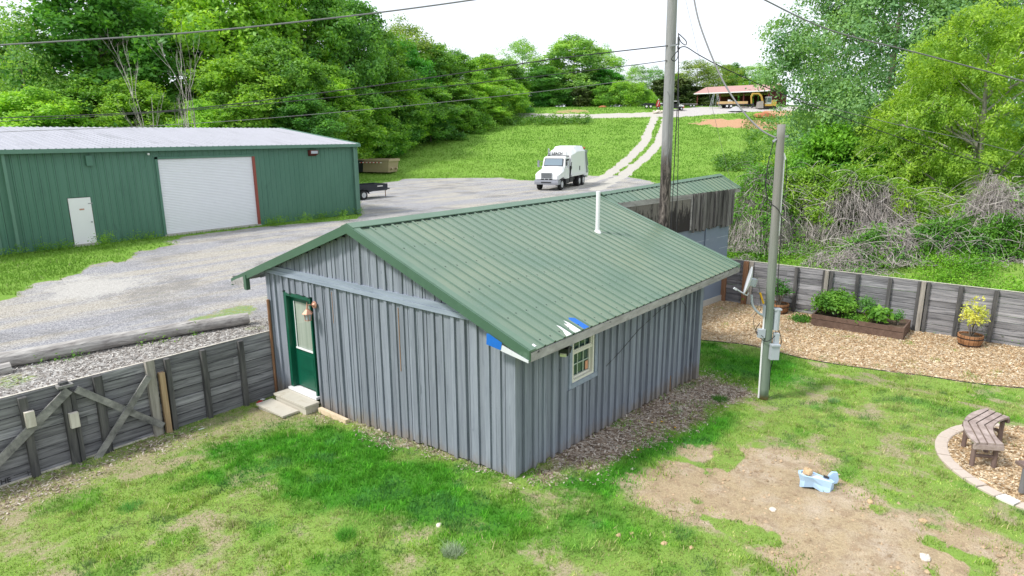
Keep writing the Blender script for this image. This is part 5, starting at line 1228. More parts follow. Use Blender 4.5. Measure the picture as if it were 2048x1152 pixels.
# ---- right hand side : maple, willow-like tree, understory, vines
def custom(name, px, s, label, R, H, z0, nb, ncl, per, leaf, spread, matn, tint, gap=0, dx=0, cat='tree', seed=1, nl=14, r0=.3, flat=.7, droop=.35, lean=0, **k):
    q = atS(px, 300, s); gz = tz(q[0], q[1]); P, O = crown_pts(R, H, z0, nb, ncl, gap=gap, seed=seed, **k)
    t_ = thing(name, (q[0], q[1], gz), label, cat); c_ = link('crown', qmesh('crown', leafquads(P, O, leaf, per, spread, flat=flat, droop=droop), matn), t_); c_.color = TINT[tint]
    link('trunk', limbmesh('trunk', R, H, z0, nl, seed=seed, r0=r0, lean=lean), t_); return t_
custom('maple_tree', 1768, 43, 'huge silvery green maple filling the top right behind the shorter pole', 7.4, 19, 3.2, 64, 38, 48, .20, .34, 'leaf_near', 'blue', gap=.0, seed=4, r0=.35, sub=.36)
custom('maple_tree', 1985, 50, 'second silvery green tree behind the yellow green drooping tree at right', 7.5, 20, 3, 48, 30, 38, .24, .38, 'leaf_near', 'mid', gap=.12, seed=8, r0=.3)
custom('broadleaf_tree', 1668, 47, 'lower leafy branches hanging left of the maple beside the shorter pole', 2.6, 6.2, .6, 22, 24, 26, .22, .26, 'leaf_near', 'mid', seed=12, r0=.1)
custom('broadleaf_tree', 1660, 37, 'vivid green young tree under the left of the maple', 2.3, 5.2, .4, 24, 26, 26, .20, .24, 'leaf_vine', 'mid', seed=14, r0=.09)
custom('broadleaf_tree', 1735, 36, 'vivid green bushy tree under the middle of the maple', 2.4, 4.2, .3, 22, 26, 26, .20, .24, 'leaf_vine', 'dark', seed=15, r0=.09)
custom('broadleaf_tree', 1845, 40, 'shaded green bush in the gap below the drooping tree', 2.2, 3.6, .2, 14, 20, 22, .20, .26, 'leaf_near', 'mid', seed=16, r0=.08)
# drooping yellow green tree, with hanging sprays along pale twigs
def drooper(px, s, label, R, H, seed, ncr, py=None):
    rg = np.random.default_rng(seed); q = atS(px, 300, s); gz = tz(q[0], q[1]); t_ = thing('drooping_tree', (q[0], q[1], gz), label, 'tree')
    P, O = crown_pts(R, H, 1.4, 46, ncr, gap=.05, seed=seed, sub=.34)
    mb = MB(); Cs = []; Os = []
    for p, o_ in zip(P, O):
        L = rg.uniform(.5, 1.3); d = np.array([o_[0], o_[1], 0]) * .5 + rg.normal(0, .35, 3); d[2] = .15
        pts = [p + d * u * L + np.array([0, 0, -.55 * L * u * u]) for u in (0, .25, .5, .75, 1)]
        for a in pts: Cs.append(a); Os.append(o_)
        if rg.random() < .22: mb.tube([Vector(a) for a in pts], .010, 3, cap=False)
    c_ = link('crown', qmesh('crown', leafquads(np.array(Cs), np.array(Os), .15, 15, .13, flat=.8, droop=.6, aspect=.4), 'leaf_willow'), t_); c_.color = (1, 1, 1, 1)
    lm = limbs(R, H, 1.4, 22, seed, .24, -1.2); n0 = len(lm.v); lm.v += mb.v; lm.f += [tuple(n0 + i for i in f) for f in mb.f]
    me = bpy.data.meshes.new('trunk'); me.from_pydata([tuple(v) for v in lm.v], [], lm.f); me.materials.append(MATS['dead_twig']); me.update(); link('trunk', me, t_)
drooper(1960, 31, 'yellow green drooping tree with hanging sprays at the right edge', 5.2, 10.4, 21, 22)
drooper(1850, 35, 'smaller yellow green drooping tree left of the large drooping one', 3.2, 8.2, 22, 14)

VM = [(1515, 29, 1.6, 1.7, 3.5), (1605, 29.5, 1.9, 1.6, 3.3), (1700, 28, 1.9, 1.6, 2.7), (1790, 28, 1.9, 1.6, 2.5), (1745, 26, 1.1, .9, 1.1), (1880, 28.5, 1.6, 1.2, 1.9), (1990, 26.3, 1.9, 1.7, 2.8), (2085, 26.5, 1.8, 1.6, 2.9), (1645, 25.6, .7, .5, .55), (1490, 27, .7, .5, .5), (1800, 25.6, 1.3, .8, 1.15), (1895, 25.6, 1.3, .8, 1.25), (1720, 25.2, 1.1, .5, .85), (1985, 25.0, 1.4, .6, 1.0)]
VC = [atS(px, 450, s_) for px, s_, *_ in VM]
def vh(x, y):
    x = np.asarray(x, float); y = np.asarray(y, float); t_ = 0
    for c_, (px, s_, ra, rb, H) in zip(VC, VM):
        lx = (x - c_[0]) * R3[0] + (y - c_[1]) * R3[1]; ly = (x - c_[0]) * F3[0] + (y - c_[1]) * F3[1]
        d = np.hypot(lx / ra, ly / rb); t_ = t_ + (H * np.clip(1.1 - d ** 1.6, 0, 1)) ** 3
    return t_ ** (1 / 3) * (.72 + .55 * fbm(x, y, .9, 3)) 
def vines(k, n, label, seed, leafs=None):
    rg = np.random.default_rng(seed); px, s_, ra, rb, H = VM[k]; c_ = VC[k]; gz = tz(c_[0], c_[1]); mb = MB()
    a = rg.random(n) * 6.283; r_ = rg.random(n) ** .6 * 1.02; lx = np.cos(a) * r_ * ra; ly = np.sin(a) * r_ * rb
    x = c_[0] + lx * R3[0] + ly * F3[0]; y = c_[1] + lx * R3[1] + ly * F3[1]; hd = rg.random(n) * 6.283; nst = 13; st = rg.uniform(.06, .17, n)
    X3 = np.empty((n, nst, 3)); off = rg.uniform(.45, 1.05, n) ** .6
    for j in range(nst):
        e = .12; gx_ = (vh(x + e, y) - vh(x - e, y)); gy_ = (vh(x, y + e) - vh(x, y - e)); dn = np.arctan2(-gy_, -gx_); w_ = np.clip(np.hypot(gx_, gy_) * .9, 0, .5)
        hd = hd + rg.normal(0, .8, n); hx = np.cos(hd) * (1 - w_) + np.cos(dn) * w_; hy = np.sin(hd) * (1 - w_) + np.sin(dn) * w_
        X3[:, j, 0] = x; X3[:, j, 1] = y; X3[:, j, 2] = np.maximum(vh(x, y) * off + rg.normal(0, .07, n), .01) + .09 * np.sin(j * .8 + off * 40)
        sp_ = st * (1 - .55 * w_); x = x + hx * sp_; y = y + hy * sp_
    nf_ = n // 4; uu = np.linspace(0, 1, nst)[None, :]; L_ = rg.uniform(.5, 1.5, nf_)[:, None]; ha = rg.random(nf_)[:, None] * 6.283 + uu * rg.normal(0, .8, nf_)[:, None]; rise = rg.uniform(-.1, .55, nf_)[:, None]
    X3[:nf_, :, 0] = X3[:nf_, :1, 0] + np.cos(ha) * L_ * uu; X3[:nf_, :, 1] = X3[:nf_, :1, 1] + np.sin(ha) * L_ * uu; X3[:nf_, :, 2] = np.maximum(X3[:nf_, :1, 2] + L_ * (rise * uu * 2 - .75 * uu ** 2), .02)
    X3 -= np.array([c_[0], c_[1], 0])
    for i in range(n): mb.tube(list(map(Vector, X3[i])), float(rg.choice([.005, .007, .009, .016], p=[.55, .32, .11, .02])), 3, cap=False)
    t_ = thing('dead_vine_tangle', (c_[0], c_[1], gz), label, 'vines'); mb.build('vines', 'dead_twig', t_, local=True)
    if leafs:
        nl, matn, tint, lo = leafs; a = rg.random(nl) * 6.283; r_ = rg.random(nl) ** .5; lx = np.cos(a) * r_ * ra * 1.05; ly = np.sin(a) * r_ * rb * 1.05
        x = c_[0] + lx * R3[0] + ly * F3[0]; y = c_[1] + lx * R3[1] + ly * F3[1]; z = vh(x, y) * rg.uniform(.85, 1.08, nl); k_ = (z > lo * H) & (fbm(x + seed, y, 1.1, 3) > .46)
        P = np.stack([x, y, z], 1)[k_] - np.array([c_[0], c_[1], 0]); d = unit(P + rg.normal(0, .3, P.shape))
        l_ = link('foliage', qmesh('foliage', leafquads(P, d, .12, 26, .17, droop=.6), matn), t_); l_.color = TINT[tint]
    return t_
vines(0, 1500, 'tall grey tangle of dead vines behind the fence left of the shorter pole', 3, (420, 'leaf_vine', 'mid', .1))
vines(1, 900, 'yellow green leafy mound over dead vines right of the shorter pole', 4, (1900, 'leaf_willow', 'mid', .15))
vines(2, 1500, 'broadest tangle of grey dead vines, leafy on top, behind the middle of the garden fence', 5, (1700, 'leaf_willow', 'mid', .4))
vines(3, 1300, 'leafy grey vine tangle right of the broadest one behind the garden fence', 6, (1900, 'leaf_willow', 'mid', .2))
vines(4, 700, 'low grey vine tangle close behind the garden fence above the raised bed', 9, (130, 'leaf_vine', 'mid', .1))
vines(5, 900, 'thin arching dead vines left of the pale dense mound at the right edge', 7, (600, 'leaf_willow', 'mid', .2))
vines(6, 2200, 'pale dense mound of drooping dead vines above the yellow shrub', 8, (160, 'leaf_vine', 'mid', .05))
vines(7, 1500, 'pale dead vine mound cut by the right frame edge above the fence', 12)
vines(8, 160, 'small grey vine heap just over the fence top near the shorter pole', 10)
vines(9, 150, 'small grey vine heap left of the shorter pole beyond the fence', 11)
vines(10, 700, 'low mixed tangle of vines and leaves just over the fence right of the raised bed', 13, (420, 'leaf_herb', 'mid', .1))
vines(11, 700, 'low mixed tangle of vines and leaves just over the fence left of the yellow shrub', 14, (520, 'leaf_herb', 'mid', .1))
vines(12, 400, 'low brush of twigs touching the fence above the middle of the raised bed', 15, (300, 'leaf_herb', 'mid', .1))
vines(13, 450, 'low green brush touching the fence beneath the pale dense mound', 16, (650, 'leaf_herb', 'mid', .1))
# low leafy cover behind the fence
n = 5200; X_ = RNG.uniform(24.0, 44, n); Y_ = RNG.uniform(-6, 13, n); k_ = (X_ > 24.4) | (Y_ < 9); lowc = (X_ < 31) | (Y_ < 8); k_ &= lowc & ~((X_ < 24.5) & (Y_ > 8.9)) ; X_ = X_[k_]; Y_ = Y_[k_]
zz = terrain(X_, Y_) + .12 + .35 * fbm(X_, Y_, .8, 3) * sstep(24, 25.5, X_); P_ = np.stack([X_, Y_, zz], 1); dcl = RNG.random(len(P_)) < sstep(.30, .5, fbm(X_, Y_, .5, 3)); P_ = P_[dcl]
o_ = link('ground_cover', qmesh('ground_cover', leafquads(P_, np.tile([0, 0, 1.], (len(P_), 1)), .085, 40, .24, flat=.5), 'leaf_vine')); o_.color = (1.15, 1.1, 1, 1)
tag(o_, 'bright green creeping leaves covering the ground behind the garden fence', 'ground cover', kind='stuff')
# weeds along the foot of the steel building and by the log
P_ = []
for x0, x1, n, y0 in ((5, 9.8, 90, 33.75), (11.1, 13.6, 34, 33.95), (19.3, 26.2, 70, 33.95)):
    for _ in range(n): x = rnd(x0, x1); y = y0 + rnd(-.5, .2) * (1 if y0 < 40 else 4); P_.append((x, y, tz(x, y) + rnd(.05, .28)))
for px, py in ((205, 490), (212, 483), (75, 493), (540, 445), (560, 445), (615, 440), (690, 434)):
    q = at(px, py + 8); P_ += [(q[0] + rnd(-.3, .3), q[1] + rnd(-.2, .2), q[2] + rnd(.1, .55)) for _ in range(10)]
for _ in range(9): u = rnd(.1, .6); P_.append((8.0 - 7.5 * u, 15.85 + 1.55 * u - .08, tz(5, 16) + .02))
P_ = np.array(P_); o_ = link('weeds', qmesh('weeds', leafquads(P_, np.tile([0, 0, 1.], (len(P_), 1)), .07, 26, .11, flat=1), 'leaf_herb')); o_.color = (1.5, 1.25, 1, 1)
tag(o_, 'patchy green weeds along the foot of the steel building and the log', 'weeds', kind='stuff')
# scrub on the field edge by the upper lane
P_ = []
for px0, px1, py0, py1, n in ((985, 1110, 238, 252, 260), (1110, 1180, 240, 250, 90), (1430, 1500, 318, 345, 110), (1490, 1560, 240, 330, 160)):
    for _ in range(n): q = at(rnd(px0, px1), rnd(py0, py1)); P_.append((q[0], q[1], q[2] + rnd(.1, .7)))
P_ = np.array(P_); o_ = link('scrub', qmesh('scrub', leafquads(P_, np.tile([0, 0, 1.], (len(P_), 1)), .34, 20, .38, flat=.8), 'leaf_herb')); o_.color = (1, .9, 1, 1)
tag(o_, 'rough scrub and tall weeds along the edges of the sloping field', 'scrub', kind='stuff')

# ================================================================== THE YARD
g = MB(); L = [(8.35 - 8.2 * u, 15.95 + 1.75 * u + .06 * math.sin(u * 7), tz(5, 16.5) + .17) for u in [k / 16 for k in range(17)]]
g.tube(L, [.15 + .03 * min(1, k / 8) + .006 * math.sin(k * 2.1) for k in range(17)], 14); tag(g.build('log', 'log_wood', smooth=False), 'long weathered grey log lying on the gravel behind the left fence', 'log')
g = MB(); q = at(-14, 752); g.tube([q + [0, 0, .08], q + np.array([.32, -.02, .1])], [.14, .13], 10); tag(g.build('log', 'log_wood'), 'short end of a second grey log at the left edge below the long one', 'log')
# wood chips and bark flakes as real pieces
def flakes(name, X_, Y_, sz, palette, label, cat):
    n = len(X_); Zf = terrain(X_, Y_) + .008 + .012 * RNG.random(n); P = np.stack([X_, Y_, Zf], 1); a = RNG.random(n) * 6.283
    A_ = np.stack([np.cos(a), np.sin(a), RNG.normal(0, .28, n)], 1) * (sz * (.5 + RNG.random(n)))[:, None]; B_ = np.stack([-np.sin(a), np.cos(a), RNG.normal(0, .28, n)], 1) * (sz * .42 * (.5 + RNG.random(n)))[:, None]
    V = np.stack([P - A_ - B_ * .8, P + A_ - B_, P + A_ * .9 + B_, P - A_ + B_ * .7], 1); pal = np.array(palette); cc = pal[RNG.integers(0, len(pal), n)] * (.75 + .5 * RNG.random((n, 1)))
    ca = np.ones((n, 4, 4)); ca[:, :, :3] = cc[:, None]
    return tag(link(name, fastmesh(name, V.reshape(-1, 3), np.arange(n * 4).reshape(-1, 4), 'blades', ca.reshape(-1, 4))), label, cat, kind='stuff')
n = 70000; X_ = RNG.uniform(18.2, 23.7, n); Y_ = RNG.uniform(-1.5, 9.6, n); m1 = (masks(X_, Y_)['chips'] > .5) & (RNG.random(n) < .6); X_ = X_[m1]; Y_ = Y_[m1]
n2 = 16000; a = RNG.random(n2) * 6.283; r_ = RING[2] * np.sqrt(RNG.random(n2)) * .97; X_ = np.concatenate([X_, RING[0] + r_ * np.cos(a)]); Y_ = np.concatenate([Y_, RING[1] + r_ * np.sin(a)])
flakes('wood_chips', X_, Y_, .032, [(.44, .29, .16), (.62, .47, .29), (.74, .61, .42), (.82, .73, .57), (.54, .39, .23)], 'orange tan wood chips spread in the garden bed and the seating circle', 'wood chips')
n = 60000; X_ = np.concatenate([RNG.uniform(7.2, 19, n * 5 // 6), RNG.uniform(0, 6, n // 6)]); Y_ = np.concatenate([RNG.uniform(3.5, 12.5, n * 5 // 6), RNG.uniform(12, 14.1, n // 6)]); k_ = ~((X_ > 8.0) & (X_ < 15.3) & (Y_ > 6.5)); X_ = X_[k_]; Y_ = Y_[k_]; mm = masks(X_, Y_)['mulch']; k_ = RNG.random(len(X_)) < mm; X_ = X_[k_]; Y_ = Y_[k_]
flakes('bark_mulch', X_, Y_, .026, [(.19, .14, .11), (.33, .26, .20), (.52, .44, .36), (.62, .55, .48), (.68, .62, .55)], 'brown and pale bark mulch strewn along the foot of the shed wall', 'mulch')
n = 30000; X_ = RNG.uniform(-2, 9, n); Y_ = RNG.uniform(14.3, 17.2, n); mm = masks(X_, Y_)['bark']; k_ = RNG.random(len(X_)) < mm * .5; flakes('bark_litter', X_[k_], Y_[k_], .03, [(.24, .21, .19), (.36, .33, .30), (.50, .47, .44), (.66, .64, .60)], 'grey bark litter between the log and the left fence', 'bark litter')
# clods on the bare dirt
n = 9000; X_ = RNG.uniform(5, 16, n); Y_ = RNG.uniform(-2, 6, n); mm = masks(X_, Y_); k_ = RNG.random(n) < mm['dirt'] * (1 - mm['grass']); X_ = X_[k_]; Y_ = Y_[k_]; n = len(X_)
octv = np.array([(1, 0, 0), (0, 1, 0), (-1, 0, 0), (0, -1, 0), (0, 0, 1.)]); octf = np.array([(0, 1, 4), (1, 2, 4), (2, 3, 4), (3, 0, 4)]); rz_ = .007 + .03 * RNG.random(n) ** 5
V = np.stack([X_, Y_, terrain(X_, Y_) + .004], 1)[:, None] + octv[None] * rz_[:, None, None] * (.6 + .8 * RNG.random((n, 5, 1))); Fq = (np.arange(n)[:, None, None] * 5 + octf[None]).reshape(-1, 3)
cc = np.ones((n, 5, 4)); cc[:, :, :3] = (np.array([.58, .44, .29]) * (.6 + .65 * RNG.random((n, 1))))[:, None]
tag(link('dirt_clods', fastmesh('dirt_clods', V.reshape(-1, 3), Fq, 'blades', cc.reshape(-1, 4))), 'small tan clods and pebbles scattered over the bare dirt', 'dirt clods', kind='stuff')
# lawn edging strip
g = MB(); pe = [(18.3, 9.5)] + POLY['chips'][1:7] + [(19.8, -.3)]; sp = spline([(x, y, tz(x, y) + .01) for x, y in pe], 6)
g.tube(sp, .014, 5); tag(g.build('lawn_edging', 'cable_black'), 'thin black edging strip between the lawn and the wood chip bed', 'edging')

# raised bed, plants
gb_ = -.39; bed = thing('raised_bed', (22.95, 4.15, gb_), 'brown wooden raised garden bed in front of the plank fence', 'raised bed')
BX0, BX1, BY0, BY1, BZ = 22.32, 23.52, 2.85, 5.52, .02
for z0, z1 in ((gb_, -.14), (-.125, BZ)):
    g = MB(); g.box(BX0, BX0 + .045, BY0, BY1, z0, z1); g.build('front_board', 'bed_wood', bed)
    g = MB(); g.box(BX1 - .045, BX1, BY0, BY1, z0, z1); g.build('back_board', 'bed_wood', bed)
    g = MB(); g.box(BX0 + .047, BX1 - .047, BY0, BY0 + .045, z0, z1); g.build('end_board', 'bed_wood', bed)
    g = MB(); g.box(BX0 + .047, BX1 - .047, BY1 - .045, BY1, z0, z1); g.build('end_board', 'bed_wood', bed)
g = MB(); g.box(BX0 + .05, BX1 - .05, BY0 + .05, BY1 - .05, gb_, -.05); g.build('soil', 'soil', bed)
def plant(name, x, y, z, R, H, n, leaf, matn, label, tint='mid', per=16, spread=None, stems=8, flat=.8, seed=1, stemmat='trunk', topheavy=1.):
    rg = np.random.default_rng(seed); P = []; O = []; mb = MB()
    for i in range(n):
        d = unit(rg.normal(0, 1, 3)); d[2] = abs(d[2]); k = rg.random() ** .4; P.append((d[0] * R * k, d[1] * R * k, H * (.45 + .55 * d[2] * k * topheavy) * rg.uniform(.75, 1.05))); O.append(d)
    P = np.array(P); O = np.array(O); t_ = thing(name, (x, y, z), label, 'plant')
    c_ = link('leaves', qmesh('leaves', leafquads(P, O, leaf, per, spread or R * .18, flat=flat), matn), t_); c_.color = TINT[tint]
    for i in range(stems): q_ = P[rg.integers(0, n)]; mb.tube([Vector((q_[0] * .1, q_[1] * .1, 0)), Vector((q_[0] * .5, q_[1] * .5, q_[2] * .55)), Vector(q_)], [.012, .009, .004], 4)
    mb.build('stems', stemmat, t_, local=True); return t_
plant('leafy_bush', 22.85, 4.95, -.05, .60, .78, 190, .10, 'leaf_herb', 'dense rounded green bush at the left end of the raised bed', 'light', seed=31, per=26)
plant('leafy_plant', 22.75, 3.62, -.05, .42, .58, 40, .20, 'leaf_herb', 'broad leaved bright plant near the right end of the raised bed', 'light', per=5, spread=.06, seed=32)
plant('wispy_plant', 23.1, 4.05, -.05, .34, .78, 80, .045, 'leaf_herb', 'feathery wispy plant in the middle of the raised bed', 'blue', per=24, spread=.06, seed=33)
plant('wispy_plant', 22.85, 3.12, -.05, .16, .52, 30, .045, 'leaf_herb', 'thin feathery plant at the right end of the raised bed', 'blue', per=20, spread=.05, seed=34)
plant('low_weeds', 22.7, 4.3, -.06, .42, .14, 60, .06, 'leaf_herb', 'low grassy weeds filling the middle of the raised bed', 'light', per=18, spread=.07, seed=35, stems=3)
plant('low_weeds', 22.7, 5.95, -.40, .35, .16, 60, .07, 'leaf_herb', 'patch of low green weeds left of the raised bed', 'mid', per=18, spread=.07, seed=36, stems=3)
hk = thing('garden_lantern', (23.3, 4.55, -.35), 'small dark lantern hanging from a hook behind the bush in the raised bed', 'lantern')
g = MB(); g.tube(spline([(23.3, 4.55, -.35), (23.3, 4.55, .35), (23.3, 4.5, .55), (23.3, 4.42, .5), (23.3, 4.40, .42)], 5), .010, 6); g.build('hook', 'iron', hk)
g = MB(); g.tube([(23.3, 4.40, .22), (23.3, 4.40, .36), (23.3, 4.40, .42)], [.055, .06, .01], 8); g.build('lamp_body', 'iron', hk)
def barrel(x, y, label):
    z = tz(x, y) - .01; t_ = thing('barrel_planter', (x, y, z), label, 'planter'); g = MB(); n = 16
    for k in range(n):
        a0 = 2 * math.pi * (k + .04) / n; a1 = 2 * math.pi * (k + .96) / n; pr_ = [(.27, 0), (.325, .19), (.33, .36), (.30, .36), (.29, .19), (.24, 0)]
        vs = [(x + r_ * math.cos(a), y + r_ * math.sin(a), z + h) for a in (a0, a1) for r_, h in pr_]
        g.add(vs, [(i, (i + 1) % 6, 6 + (i + 1) % 6, 6 + i) for i in range(6)] + [(5, 4, 3, 2, 1, 0), (6, 7, 8, 9, 10, 11)])
    g.build('staves', 'barrel_wood', t_)
    for h, r_ in ((.07, .302), (.27, .336)): g = MB(); g.tube([(x, y, z + h - .014), (x, y, z + h + .014)], r_, 20, cap=False); g.build('hoop', 'iron', t_)
    g = MB(); g.tube([(x, y, z + .05), (x, y, z + .31)], .285, 16); g.build('soil', 'soil', t_)
    return z + .31
z = barrel(22.95, 1.22, 'half barrel planter holding the yellow shrub by the fence')
plant('yellow_shrub', 22.95, 1.22, z, .36, 1.22, 75, .085, 'leaf_yellow', 'bright yellow leaved shrub growing in the barrel planter', per=9, spread=.055, stems=22, seed=41, stemmat='trunk')
z = barrel(23.25, 6.86, 'half barrel planter behind the shorter pole')
plant('green_shrub', 23.25, 6.86, z, .34, 1.0, 60, .09, 'leaf_herb', 'loose dark green shrub growing in the barrel behind the shorter pole', 'dark', per=10, spread=.07, stems=16, seed=42)

# seating circle: edging stones and curved bench
cx, cy, R_ = RING; k = 0; stones = []; a = math.radians(38)
while a < math.radians(205):
    w_ = rnd(.125, .15); g = MB(); r0, r1 = R_ - .12, R_ + .09; z0 = tz(cx + R_ * math.cos(a), cy + R_ * math.sin(a)); t0 = z0 + .045 + rnd(-.008, .008)
    p4 = [(cx + r_ * math.cos(b_), cy + r_ * math.sin(b_)) for b_, r_ in ((a, r0), (a + w_ - .012, r0), (a + w_ - .012, r1), (a, r1))]
    ins = [(cx + (r_ + sg * .012) * math.cos(b_), cy + (r_ + sg * .012) * math.sin(b_)) for b_, r_, sg in ((a + .006, r0, 1), (a + w_ - .018, r0, 1), (a + w_ - .018, r1, -1), (a + .006, r1, -1))]
    g.hexa([(*p, z0 - .04) for p in p4] + [(*p, t0 - .01) for p in p4]); g.hexa([(*p, t0 - .012) for p in p4] + [(*p, t0) for p in ins])
    wh = math.radians(146) < a < math.radians(152.5)
    so_ = g.build('edging_stone', 'paver_white' if wh else 'paver_pink'); stones.append((so_, wh)); tag(so_, 'whitish edging stone, the only pale one in the ring around the seating circle', 'edging stone', 'edging stones around the seating circle'); a += w_
iw = [i for i, q_ in enumerate(stones) if q_[1]][0]; ORD = 'zero first second third fourth fifth sixth seventh eighth ninth tenth eleventh twelfth thirteenth fourteenth fifteenth sixteenth seventeenth'.split()
for i, (so_, wh) in enumerate(stones):
    if not wh: so_['label'] = 'pinkish edging stone of the seating circle, %s one %s the ring from the whitish stone' % (ORD[abs(i - iw)], 'up' if i < iw else 'down')
bc = (14.45, -1.2); Ro, Ri, zt = 1.86, 1.40, .44
bn = thing('curved_bench', (14.4, .4, 0), 'curved brown slatted garden bench standing in the wood chip circle', 'bench')
for (d0, d1) in ((58, 89), (89, 121)):
    am = math.radians((d0 + d1) / 2); hf = math.radians((d1 - d0) / 2); nv_ = Vector((math.cos(am), math.sin(am), 0)); uv_ = Vector((-math.sin(am), math.cos(am), 0))
    ws = [Ri * math.cos(hf) - .0, Ri + .02, Ri + .135, Ri + .25, Ro + .0]; ws = [1.355, 1.475, 1.60, 1.725, 1.87]
    for i in range(4):
        wa, wb = ws[i] + (.013 if i else 0), ws[i + 1] - (.013 if i < 3 else 0); top = []; bot = []
        for j in range(9):
            u = -1 + 2 * j / 8; lo_u = u * wa * math.tan(hf); hi_u = u * wb * math.tan(hf)
            lo = max(wa, math.sqrt(max(Ri ** 2 - lo_u ** 2, 0))) if i == 0 else wa; hi = min(wb, math.sqrt(Ro ** 2 - hi_u ** 2)) if i == 3 else wb
            if i == 0: lo = math.sqrt(Ri ** 2 - lo_u ** 2)
            bot.append(Vector((bc[0], bc[1], 0)) + nv_ * lo + uv_ * lo_u); top.append(Vector((bc[0], bc[1], 0)) + nv_ * hi + uv_ * hi_u)
        g = MB()
        for j in range(8): g.hexa([v + Vector((0, 0, zt - .04)) for v in (bot[j], bot[j + 1], top[j + 1], top[j])] + [v + Vector((0, 0, zt)) for v in (bot[j], bot[j + 1], top[j + 1], top[j])])
        g.build('seat_slat', 'bench_slat', bn)
polar = lambda r_, d: (bc[0] + r_ * math.cos(math.radians(d)), bc[1] + r_ * math.sin(math.radians(d)))
for d in (58.3, 89, 120.7):
    g = MB(); p0, p1 = polar(1.39, d), polar(1.875, d); g.beam((*p0, zt - .085), (*p1, zt - .085), .05, .085); g.build('cross_rail', 'bench_slat' if d > 100 else 'bench_leg', bn)
for d in (62, 90, 117):
    for r_ in (1.45, 1.80):
        p = polar(r_, d); g = MB(); g.tube([(*p, tz(*p) - .02), (*p, zt - .10)], .042, 12); g.build('leg', 'bench_leg', bn)
    g = MB(); g.tube([(*polar(1.45, d), .13), (*polar(1.80, d), .13)], .032, 10); g.build('stretcher', 'bench_leg', bn)
# end of a second bench at the frame edge
b2 = thing('curved_bench', (12.9, -.5, 0), 'end of another bench, grey post just inside the right frame edge of the seating circle', 'bench'); 
q = atz(2043, 982, 0); g = MB(); g.tube([(q[0], q[1], -.02), (q[0], q[1], .40)], .045, 12); g.build('leg', 'cable_grey', b2)
q2 = q - R3 * -.36; g = MB(); g.tube([(q2[0], q2[1], -.02), (q2[0], q2[1], .40)], .045, 12); g.build('leg', 'cable_grey', b2)
g = MB(); g.beam(q + [0, 0, .43] - R3 * .03, q + [0, 0, .43] + R3 * .5, .4, .05); g.build('seat_slat', 'bench_leg', b2)

# blue plastic tub with soil
tb0 = atz(1630, 970, -.05); tub = thing('blue_plastic_tub', (tb0[0], tb0[1], tz(tb0[0], tb0[1])), 'broken pale blue plastic tub full of dirt on the bare ground', 'tub', rz=YAW - math.pi / 2)
ol = [(-.30, .02), (-.25, .13), (-.12, .19), (.02, .16), (.13, .06), (.25, -.03), (.27, -.12), (.20, -.17), (.05, -.12), (-.10, -.09), (-.24, -.07)]
bl = [(x * .93 + .02, y * .8, 0) for x, y in ol]; bl[7] = (.16, -.20, -.03); bl[8] = (.08, -.16, -.03); bl[9] = (-.06, -.07, .04); bl[10] = (-.22, -.06, .04)
n = len(ol); tp = [(x, y, .26 - .10 * (x + .3) / .6) for x, y in ol]; mid = [((a[0] + b_[0]) / 2 * 1.0, (a[1] + b_[1]) / 2, (a[2] + b_[2]) / 2) for a, b_ in zip(tp, bl)]; mid = [(x * .96 + .01, y * .93, z) for x, y, z in mid]
g = MB(); rim = [(x * .84, y * .76, z + .002) for x, y, z in tp]; lowr = [(x * .80, y * .70, z - .05) for x, y, z in tp]
g.add(bl + mid + tp + rim + lowr, [(i + o_ * n, (i + 1) % n + o_ * n, (i + 1) % n + (o_ + 1) * n, i + (o_ + 1) * n) for o_ in range(4) for i in range(n)]); g.build('tub_shell', 'tub_blue', tub, local=True)
g = MB(); g.add([(x * .815, y * .72, z - .02) for x, y, z in tp] + [(-.02, .01, .21)], [(i, (i + 1) % n, n) for i in range(n)]); g.build('dirt_fill', 'tub_white', tub, local=True)
g = MB(); g.tube([(.14, .02, .20), (.21, -.03, .19)], .022, 8); g.build('black_fitting', 'black_plastic', tub, local=True)
g = MB(); pd = [(.20, .03), (.24, .18), (.29, .24), (.37, .23), (.40, .08), (.38, -.01), (.30, -.04)]
g.add([(x, .0 + .05 * k, .02 + y * .8 + .06) for k in (0, 1) for x, y in pd], [tuple(range(7)), tuple(range(13, 6, -1))] + [(i, (i + 1) % 7, 7 + (i + 1) % 7, 7 + i) for i in range(7)]); g.build('broken_flap', 'tub_blue', tub, local=True)
q = tub.matrix_world if False else None
rp = np.array([tb0[0], tb0[1], tz(tb0[0], tb0[1])]) - R3 * .12 + F3 * .05 + [0, 0, .265]
g = MB(); g.blob(rp, (.10, .085, .065), 5, .2, 12, 8); tag(g.build('rock', 'rock_tan'), 'tan rock sitting on top of the blue plastic tub', 'rock')
k = 0
